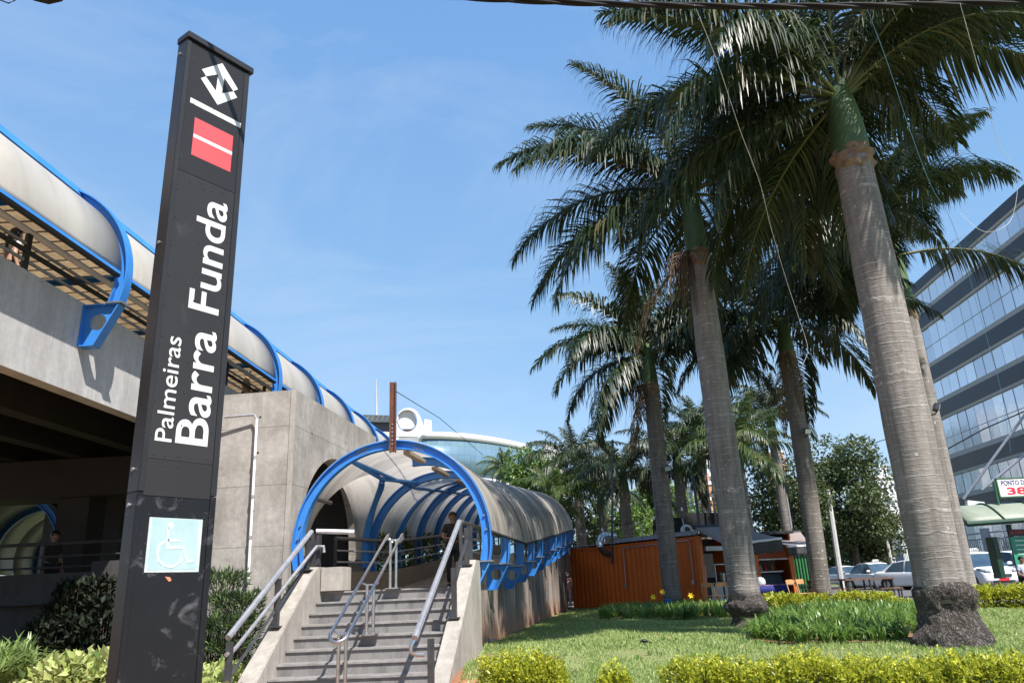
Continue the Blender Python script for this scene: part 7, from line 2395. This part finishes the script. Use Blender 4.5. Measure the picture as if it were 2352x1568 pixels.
V_ = [rp_(*p) for p in outer + inner] + [rp_(p[0], p[1]) + Vector((0, 3, 0)) for p in outer + inner]
F_ = []
for i in range(Nn_):
    j = (i + 1) % Nn_
    F_ += [(i, j, Nn_ + j, Nn_ + i), (2 * Nn_ + i, 3 * Nn_ + i, 3 * Nn_ + j, 2 * Nn_ + j), (i, 2 * Nn_ + i, 2 * Nn_ + j, j), (Nn_ + i, Nn_ + j, 3 * Nn_ + j, 3 * Nn_ + i)]
fo.add(V_, F_)
fo.build('roof_frame', M['cornice'], gb)
dd = MB()
dd.prism([rp_(cxp + 21 * math.cos(2 * math.pi * i / 32), cyp - 22 * math.sin(2 * math.pi * i / 32), 1.0) for i in range(32)], Vector((0, 0.6, 0)))
dd.build('disc', M['cornice'], gb)
MB().prism([rp_(925, 985, 0.8), rp_(950, 985, 0.8), rp_(950, 990, 0.8), rp_(925, 990, 0.8)], Vector((0, 0.5, 0))).build('disc_bracket', M['steel_dark'], gb)
MB().hexa([rp_(820, 1000, 4), rp_(990, 1003, 4), rp_(990, 1003, 14), rp_(820, 1000, 14)], [rp_(820, 990, 4), rp_(990, 994, 4), rp_(990, 994, 14), rp_(820, 990, 14)]).build('roof_block', M['cornice'], gb)
MB().hexa([rp_(832, 992, 5), rp_(905, 992, 5), rp_(905, 992, 12), rp_(832, 992, 12)], [rp_(832, 968, 5), rp_(905, 970, 5), rp_(905, 970, 12), rp_(832, 968, 12)]).build('plant_room', M['steel_dark'], gb)
MB().hexa([rp_(830, 968, 4), rp_(905, 970, 4), rp_(905, 970, 13), rp_(830, 968, 13)], [rp_(834, 952, 3), rp_(905, 954, 3), rp_(905, 954, 14), rp_(834, 952, 14)]).build('plant_canopy', M['penthouse'], gb)
for k in range(6):
    x = 842 + 11.5 * k
    MB().prism([rp_(x, 965, 3.9), rp_(x + 1.5, 965, 3.9), rp_(x + 6, 955, 2.8), rp_(x + 4.5, 955, 2.8)], Vector((0, -0.3, 0))).build('truss_bar', M['cornice'], gb)
MB().hexa([rp_(975, 1003, 3), rp_(993, 1004, 3), rp_(993, 1004, 9), rp_(975, 1003, 9)], [rp_(975, 962, 3), rp_(991, 965, 3), rp_(991, 965, 9), rp_(975, 962, 9)]).build('roof_turret', M['tower_white'], gb)
MB().hexa([at(915, 1028, 147), at(962, 1028, 147), at(962, 1028, 152), at(915, 1028, 152)], [at(915, 1004, 147), at(962, 1004, 147), at(962, 1004, 152), at(915, 1004, 152)]).build('porch_fin', M['penthouse'], gb)
MB().tube([rp_(865, 960, 8), rp_(864, 870, 8)], [0.25, 0.08], 6).build('antenna', M['pole_grey'], gb)

# ------------------------------------------------------------------ far towers
def tower(x0, x1, y0, y1, Y, mt, label, rows=9, cols=5, bal=True):
    a, b_ = at(x0, y0, Y), at(x1, y0, Y)
    zt = at((x0 + x1) / 2, y0, Y).z
    t = thing('apartment_tower', ((a.x + b_.x) / 2, Y, 0.5), label, 'building', 'far apartment towers')
    w = b_.x - a.x
    MB().box(((a.x + b_.x) / 2, Y + w / 2, zt / 2), (w, w, zt)).build('wall', M[mt], t)
    MB().box(((a.x + b_.x) / 2, Y + w / 2, zt + 0.3), (w + 0.6, w + 0.6, 0.6)).build('roof_slab', M['tower_white'], t)
    MB().box(((a.x + b_.x) / 2 + 0.1 * w, Y + w / 2, zt + 1.6), (w * 0.4, w * 0.4, 2.4)).build('water_tank', M[mt], t)
    vis = min(rows, int(zt / 3.1))
    for r in range(vis):
        for c in range(cols):
            x = a.x + w * (c + 0.5) / cols
            z_ = zt - 1.9 - 3.1 * r
            MB().box((x, Y + 0.02, z_), (w / cols * 0.5, 0.12, 1.35)).build('window', M['tower_window'], t)
        if bal:
            MB().box((a.x + w * 0.5, Y - 0.35, zt - 3.25 - 3.1 * r), (w * 0.32, 0.7, 0.9)).build('balcony', M['tower_white'], t)
tower(1470, 1512, 1112, 1200, 190, 'tower_orange', 'terracotta and white tower left of the container palm', 7, 4)
tower(1600, 1653, 1035, 1190, 200, 'tower_white', 'tall white apartment tower just left of the pinched-foot palm', 9, 5)
tower(1546, 1590, 1122, 1190, 210, 'tower_white', 'lower white block right of the container palm trunk', 7, 4)
tower(1606, 1640, 1113, 1200, 170, 'tower_orange', 'short terracotta tower just left of the pinched-foot palm', 6, 3)
tower(1768, 1800, 1040, 1200, 180, 'tower_orange', 'pink-brown tower behind the grey-trunked palm and broadleaf tree', 9, 3, False)
tower(2012, 2058, 1098, 1150, 150, 'tower_white', 'white block showing left of the nearest palm trunk', 4, 4)
tower(1222, 1292, 1048, 1120, 150, 'tower_white', 'white building with green glass roof lantern right of the glass building', 3, 4, False)

# ------------------------------------------------------------------ people
def person(loc, rz, label, h=1.72, shirt='cloth_black', trousers='cloth_black', skin='skin', hair='hair_black', long_hair=False, pose='stand', sleeves=0.5, cap=None):
    """one skinned body; clothes and hair are its children"""
    t_loc = Vector(loc)
    k = h / 1.75
    m3 = Matrix.Rotation(rz, 3, 'Z')
    J = {'pel': (0, 0, .95), 'wai': (0, .0, 1.10), 'che': (0, .01, 1.30), 'nec': (0, .01, 1.46), 'nk2': (0, -.005, 1.53), 'hd1': (0, -.02, 1.61), 'hd2': (0, -.015, 1.70)}
    for s, n in ((-1, 'l'), (1, 'r')):
        J.update({'sh' + n: (.17 * s, .015, 1.41), 'hip' + n: (.09 * s, 0, .92), 'kn' + n: (.10 * s, -.02, .50), 'an' + n: (.10 * s, .02, .09), 'to' + n: (.115 * s, -.15, .03)})
        if pose == 'walk':
            J.update({'kn' + n: (.09 * s, -.10 * s - .04, .51), 'an' + n: (.09 * s, -.20 * s + .06, .10), 'to' + n: (.10 * s, -.20 * s - .10, .035)})
        if pose == 'sit':
            J.update({'kn' + n: (.13 * s, -.42, .93), 'an' + n: (.13 * s, -.40, .50), 'to' + n: (.14 * s, -.56, .45)})
        if pose == 'bent':
            J.update({'el' + n: (.25 * s, -.02, 1.15), 'wr' + n: (.18 * s, -.24, 1.10), 'ha' + n: (.12 * s, -.32, 1.10)})
        elif pose == 'sit':
            J.update({'el' + n: (.24 * s, .0, 1.15), 'wr' + n: (.16 * s, -.22, 1.03), 'ha' + n: (.13 * s, -.30, 1.0)})
        else:
            J.update({'el' + n: (.245 * s, .03, 1.13), 'wr' + n: (.255 * s, -.05, .90), 'ha' + n: (.25 * s, -.09, .81)})
    dz = -0.47 if pose == 'sit' else 0
    def jp(n):
        v = Vector(J[n]) * k
        v.z += dz * k
        return t_loc + m3 @ v
    R = {'pel': .125, 'wai': .115, 'che': .135, 'nec': .065, 'nk2': .055, 'hd1': .088, 'hd2': .082}
    for n in 'lr':
        R.update({'sh' + n: .058, 'el' + n: .042, 'wr' + n: .030, 'ha' + n: .030, 'hip' + n: .085, 'kn' + n: .058, 'an' + n: .040, 'to' + n: .034})
    chain = [('pel', 'wai'), ('wai', 'che'), ('che', 'nec'), ('nec', 'nk2'), ('nk2', 'hd1'), ('hd1', 'hd2')]
    for n in 'lr':
        chain += [('che', 'sh' + n), ('sh' + n, 'el' + n), ('el' + n, 'wr' + n), ('wr' + n, 'ha' + n), ('pel', 'hip' + n), ('hip' + n, 'kn' + n), ('kn' + n, 'an' + n), ('an' + n, 'to' + n)]
    def skinned(name, edges, add, m_, root, parent=None, extra=None):
        names = []
        for a, b_ in edges:
            for q in (a, b_):
                if q not in names:
                    names.append(q)
        bm = bmesh.new()
        ly = bm.verts.layers.skin.verify()
        vs = {}
        for q in names:
            v = bm.verts.new(jp(q) if not (extra and q in extra) else extra[q][0])
            r = (R[q] if not (extra and q in extra) else extra[q][1]) * k + add
            v[ly].radius = (r, r)
            vs[q] = v
        vs[root][ly].use_root = True
        for a, b_ in edges:
            bm.edges.new((vs[a], vs[b_]))
        me = bpy.data.meshes.new(name)
        bm.to_mesh(me)
        bm.free()
        ob = bpy.data.objects.new(name, me)
        COL.objects.link(ob)
        ob.modifiers.new('skin', 'SKIN').use_smooth_shade = True
        sb = ob.modifiers.new('sub', 'SUBSURF')
        sb.levels = sb.render_levels = 2
        dg = bpy.context.evaluated_depsgraph_get()
        dg.update()
        fin = bpy.data.meshes.new_from_object(ob.evaluated_get(dg))
        bpy.data.objects.remove(ob)
        fin.materials.clear()
        fin.materials.append(m_)
        fin.shade_smooth()
        return link(name, fin, parent)
    # fingers grow from the hand inside the same body
    ex, fe = {}, []
    for n, s in (('l', -1), ('r', 1)):
        d = (jp('ha' + n) - jp('wr' + n)).normalized()
        sd = d.cross(Vector((0, 0, 1)))
        sd = sd.normalized() if sd.length > 0.2 else m3 @ Vector((0, 1, 0))
        pl = d.cross(sd)
        for i in range(4):
            a_ = jp('ha' + n) + sd * (.022 * (i - 1.5)) * k
            ln = (.058, .068, .064, .05)[i]
            ex['f%s%d' % (n, i)] = (a_ + d * ln * .5 * k, .0095)
            ex['g%s%d' % (n, i)] = (a_ + d * ln * k - pl * .018 * s * k, .0085)
            fe += [('ha' + n, 'f%s%d' % (n, i)), ('f%s%d' % (n, i), 'g%s%d' % (n, i))]
        ex['t' + n] = (jp('wr' + n) + d * .045 * k + sd * .045 * k, .011)
        fe += [('wr' + n, 't' + n)]
    body = skinned('person', chain + fe, 0, M[skin], 'pel', None, ex)
    tag(body, label, 'person')
    # face
    fwd = m3 @ Vector((0, -1, 0))
    hc = jp('hd1') + Vector((0, 0, .02 * k))
    MB().prism([hc + fwd * .082 * k + Vector((0, 0, .03 * k)), hc + fwd * .084 * k + m3 @ Vector((.016, 0, -.03)) * k, hc + fwd * .112 * k + Vector((0, 0, -.026 * k)), hc + fwd * .084 * k + m3 @ Vector((-.016, 0, -.03)) * k], m3 @ Vector((.0005, 0, 0))).build('nose', M[skin], body)
    for s in (-1, 1):
        MB().lathe(hc + fwd * .078 * k + m3 @ Vector((.034 * s, 0, .02)) * k, [(.004, -.009), (.013, -.004), (.013, .004), (.004, .009)], 8).build('eye', M['hair_black'], body, smooth=True)
        MB().lathe(hc + m3 @ Vector((.088 * s, .01, -.01)) * k, [(.008, -.03), (.016, -.01), (.017, .015), (.008, .03)], 8).build('ear', M[skin], body, smooth=True)
    MB().box(hc + fwd * .08 * k + Vector((0, 0, -.055 * k)), (.05 * k, .016, .012), m3).build('mouth', M['skin_dark'], body)
    # shirt and trousers follow the same joints
    sx_ = {}
    for n in 'lr':
        sx_['sl' + n] = (jp('sh' + n) + (jp('el' + n) - jp('sh' + n)) * (sleeves * 1.4 if sleeves < .7 else 1.0), .052)
    se = [('pel', 'wai'), ('wai', 'che'), ('che', 'nec')] + [('che', 'shl'), ('shl', 'sll'), ('che', 'shr'), ('shr', 'slr')]
    skinned('shirt', se, .014 * k, M[shirt], 'pel', body, sx_)
    te = [('pel', 'hipl'), ('hipl', 'knl'), ('knl', 'anl'), ('pel', 'hipr'), ('hipr', 'knr'), ('knr', 'anr')]
    skinned('trousers', te, .012 * k, M[trousers], 'pel', body)
    for n in 'lr':
        a_, b_ = jp('an' + n), jp('to' + n)
        MB().tube([a_ + (a_ - b_) * .25 + Vector((0, 0, -.045 * k)), a_ + Vector((0, 0, -.03 * k)), b_, b_ + (b_ - a_) * .3], [.035 * k, .05 * k, .045 * k, .025 * k], 8).build('shoe', M['black'], body, smooth=True)
    hb_ = MB()
    rows = []
    for i in range(9):
        th = math.radians(105 * i / 8)
        row = []
        for j in range(21):
            a = 2 * math.pi * j / 20
            front = max(0.0, -math.sin(a))
            tt = min(th, math.radians(62)) if (front > 0.45) else th
            r_ = .101 * k
            row.append(jp('hd1') + Vector((0, 0, .045 * k)) + m3 @ Vector((r_ * math.sin(tt) * math.cos(a), r_ * 1.08 * math.sin(tt) * math.sin(a) + .006, r_ * 1.02 * math.cos(tt))))
        rows.append(row)
    hb_.sheet(rows)
    hr = hb_.build('hair', M[hair], body, smooth='all')
    s_ = hr.modifiers.new('thickness', 'SOLIDIFY')
    s_.thickness = .012
    if long_hair:
        b = MB()
        rows = []
        for i in range(9):
            f = i / 8
            rows.append([jp('hd1') + Vector((0, 0, .06 * k - .52 * f * k)) + m3 @ Vector(((.095 + .05 * f) * math.cos(a), (.10 + .035 * math.sin(f * 3)) * math.sin(a) + .02, 0)) * k for a in [math.radians(-20 + 220 * j / 14) for j in range(15)]])
        b.sheet(rows)
        lh = b.build('long_hair', M[hair], body, smooth='all')
        s_ = lh.modifiers.new('thickness', 'SOLIDIFY')
        s_.thickness = .03
    return body
# guard on the ramp: head under the second right rib
def on_ramp(px, py_head, hh):
    """spot on the ramp whose head top projects at the given place"""
    for v in [0.05 * i for i in range(0, 300)]:
        Y = 14.25 + v * math.cos(TH)
        p = at(px, py_head, Y)
        vv_ = (p - TC).dot(TA)
        if p.z >= LAND + rise(vv_) + hh:
            return Vector((p.x, p.y, LAND + rise(vv_)))
    return T(0, 3, LAND)
gp_ = at(1041, 1300, 18.0)
gp_.z = LAND
def toward(p, extra=0.0):
    """turn that makes a figure at p face the camera"""
    return math.atan2(p[1], p[0]) - math.pi / 2 + extra
person(gp_, toward(gp_, 0.15), 'dark-haired man in black uniform on the landing behind the right handrail', 1.68, skin='skin_dark', pose='bent')
p = Wk(-0.75, 0, 0)
wm = Wk(-1.08, 11.75, 0)
person((wm.x, wm.y, ZD), 2.5, 'woman with long brown hair and white top on the walkway at the left edge', 1.66, 'cloth_white', 'cloth_jeans', 'skin', 'hair', True, 'walk', sleeves=0.3)
yp = Wk(-0.62, 20.6, 0)
person((yp.x, yp.y, ZD - 0.12), 1.9, 'person in a yellow top leaning at the walkway rail right of the pylon', 1.65, 'cloth_yellow', 'cloth_orange', 'skin', 'hair', False, 'bent')
pk = at(1303, 1335, 41)
person((pk.x, 41, 0.57), toward((pk.x, 41)), 'woman in pink standing beyond the barred gate left of the container', 1.62, 'cloth_pink', 'cloth_pink', 'skin', 'hair_grey', pose='bent')
ck = K(KL - 0.9, 0.75, CZ)
person(ck, toward(ck, -0.6), 'cook in dark clothes standing behind the orange kiosk counter', 1.68, skin='skin_dark', pose='bent')
w2_ = at(1970, 1330, 64)
person((w2_.x, 64, 0.57), math.pi + toward((w2_.x, 64)), 'pedestrian with white shirt walking away behind the taxis, right of the silver car', 1.75, 'cloth_white', 'cloth_black', 'skin_dark', pose='walk')
w3_ = at(1948, 1330, 76)
person((w3_.x, 76, 0.57), toward((w3_.x, 76)), 'small far pedestrian in black between lamp pole and white-shirted pedestrian', 1.72, 'cloth_black', 'cloth_jeans', 'skin_dark', pose='walk')
st_ = at(2350, 1320, 27.6)
person((st_.x + 0.05, 27.6, 0.62), toward((st_.x, 27.6), 0.8), 'person in pale blue shirt seated below the notice board at the right edge', 1.72, 'cloth_blue', 'cloth_black', 'skin_dark', pose='sit')
seat = thing('seat_block', (st_.x + 0.05, 27.75, 0.57), 'low dark seat under the person at the taxi shelter', 'seat')
MB().box((st_.x + 0.1, 27.8, 0.79), (0.6, 0.4, 0.42)).build('seat', M['black'], seat, bevel=0.02)
dkp = at(128, 1216, 17.4)
person((dkp.x, 17.4, dkp.z - 1.74), 1.2, 'dark silhouetted person behind the railing in the shade under the walkway', 1.72, skin='skin_dark', pose='walk')

# ------------------------------------------------------------------ wires, strings, bird, rubble
A_ = Vector((1.249, 5.178, 4.655 + 1.6))
D_ = Vector((0.983, -0.102, -0.151))
cab = thing('power_cable', A_, 'thick twisted black power cable crossing the top right of the picture', 'cable')
for k in range(3):
    pth = []
    for i in range(241):
        s = -6.5 + 13.5 * i / 240
        c = A_ + D_ * s
        c.z += 0.0136 * (s - 0.84) ** 2 - 0.055
        a = s * 5.2 + k * 2.094
        pth.append(c + Vector((0, math.cos(a), math.sin(a))) * 0.0145)
    MB().tube(pth, 0.0145, 7).build('strand', M['cable'], cab, smooth=True)
def string(pts, r, m_, label, name='hanging_string'):
    P = [Vector(p) for p in pts]
    out_ = []
    for i in range(len(P) - 1):
        for j in range(6):
            f = j / 6
            p0, p1, p2, p3 = P[max(i - 1, 0)], P[i], P[i + 1], P[min(i + 2, len(P) - 1)]
            out_.append(0.5 * ((2 * p1) + (p2 - p0) * f + (2 * p0 - 5 * p1 + 4 * p2 - p3) * f * f + (3 * p1 - p0 - 3 * p2 + p3) * f ** 3))
    out_.append(P[-1])
    return tag(MB().tube(out_, r, 5).build(name, m_, smooth=True), label, 'string', 'loose strings in the palms')
string([at(1595, 12, 5.1), at(1650, 150, 6.5), at(1700, 300, 8), at(1745, 420, 9), at(1770, 520, 10), at(1805, 640, 11), at(1838, 740, 11.5), at(1855, 800, 11.6), at(1843, 840, 11.6)], 0.0026, M['string_white'], 'white string dangling from the cable past the slim palm crown')
string([at(1993, 25, 5.0), at(2040, 150, 5.4), at(2090, 300, 5.9), at(2140, 430, 6.4), at(2190, 520, 7.0), at(2250, 720, 7.6), at(2300, 900, 8.0), at(2322, 1040, 8.2)], 0.0022, M['string_blue'], 'blue string hanging from the cable past the nearest palm to the offices')
string([at(2205, 8, 4.9), at(2250, 170, 5.4), at(2290, 320, 6.0), at(2335, 400, 6.4), at(2328, 490, 6.5), at(2300, 525, 6.5), at(2255, 530, 6.6), at(2205, 490, 6.7)], 0.0020, M['string_white'], 'white string looping before the roof edge of the office building')
lp = thing('cable_end', at(10, 5, 5), 'loop of black cable at the very top left corner', 'cable')
MB().tube([at(-30, -10, 5), at(20, 8, 5), at(34, 2, 5), at(28, -14, 5)], 0.006, 6).build('loop', M['cable'], lp, smooth=True)
MB().tube([at(78, -6, 5), at(110, 2, 5), at(140, -5, 5)], 0.03, 8).build('cable_joint', M['cable'], lp, smooth=True)
tag(MB().tube([at(2160, 1040, 45), at(2260, 985, 44), at(2352, 945, 43), at(2450, 900, 42)], 0.04, 5).build('street_wire', M['cable']), 'dark street wire crossing in front of the office building', 'wire')
tag(MB().tube([at(1985, 1024, 60), at(2030, 1010, 58), at(2060, 1000, 56)], 0.03, 5).build('street_wire', M['cable']), 'thin street wire left of the nearest palm above the dark tree', 'wire')
sl_ = thing('string_lights', at(1600, 1120, 30), 'string of clear light bulbs hung between the container and palms', 'string lights')
wp = [at(1330, 1215, 33), at(1430, 1205, 31), at(1545, 1170, 28.2), at(1600, 1150, 28.4), at(1680, 1110, 27)]
MB().tube(wp, 0.012, 5).build('wire', M['cable'], sl_)
for i in range(11):
    f = (i + 0.5) / 11 * 4
    k_ = min(3, int(f))
    p = wp[k_] + (wp[k_ + 1] - wp[k_]) * (f - k_)
    MB().lathe(p + Vector((0, 0, -0.17)), [(0.01, 0), (0.045, 0.03), (0.045, 0.07), (0.02, 0.12), (0.02, 0.16)], 8).build('bulb', M['bulb'], sl_, smooth=True)
# pigeon
pg = atz(1482, 1478, 0.57)
bird = thing('pigeon', (pg.x, pg.y, gz(pg.x, pg.y)), 'small black bird pecking on the lawn in the palm shadow', 'bird')
zb_ = gz(pg.x, pg.y)
bp = MB()
pth = [(-0.17, .10, .004), (-0.10, .115, .025), (-0.04, .13, .058), (0.03, .145, .066), (0.09, .15, .05), (0.125, .135, .032), (0.15, .10, .026), (0.165, .075, .022), (0.185, .06, .006)]
bp.tube([Vector((pg.x - x, pg.y, zb_ + z)) for x, z, r in pth], [r for x, z, r in pth], 12)
bd_ = bp.build('body', M['feather'], bird, smooth=True)
for s in (-1, 1):
    MB().tube([Vector((pg.x, pg.y + .022 * s, zb_)), Vector((pg.x - .005, pg.y + .022 * s, zb_ + .09))], .005, 5).build('leg', M['rust'], bird)
    MB().lathe((pg.x + .03, pg.y + .05 * s, zb_ + .12), [(.01, -.04), (.05, -.01), (.055, .02), (.02, .045)], 10).build('wing', M['feather'], bird, smooth=True)
MB().tube([Vector((pg.x + .15, pg.y, zb_ + .10)), Vector((pg.x + .24, pg.y, zb_ + .085))], [.03, .018], 6).build('tail', M['feather'], bird)
for o in [bird] + kids(bird):
    pass
bird.scale = (0.5, 0.5, 0.5)
# rubble by the wall
gr_ = random.Random(3)
for i, (px, py, r, lb) in enumerate(((1108, 1478, .16, 'largest grey rubble stone at the foot of the ramp wall'), (1126, 1474, .11, 'smaller grey rubble stone right of the large one by the ramp wall'), (1095, 1484, .09, 'small rubble stone left of the large one by the ramp wall'))):
    p = atz(px, py, 0.55)
    b = MB()
    b.lathe((p.x, p.y, gz(p.x, p.y) - 0.05), [(r * .9, 0), (r * 1.1, r * .5), (r * .8, r * .95), (r * .3, r * 1.1)], 9, lambda a, z: 1 + .2 * math.sin(3 * a + i) + .12 * math.sin(5 * a + 9 * z))
    tag(b.build('rubble_stone', M['rock']), lb, 'stone', 'rubble by the wall')
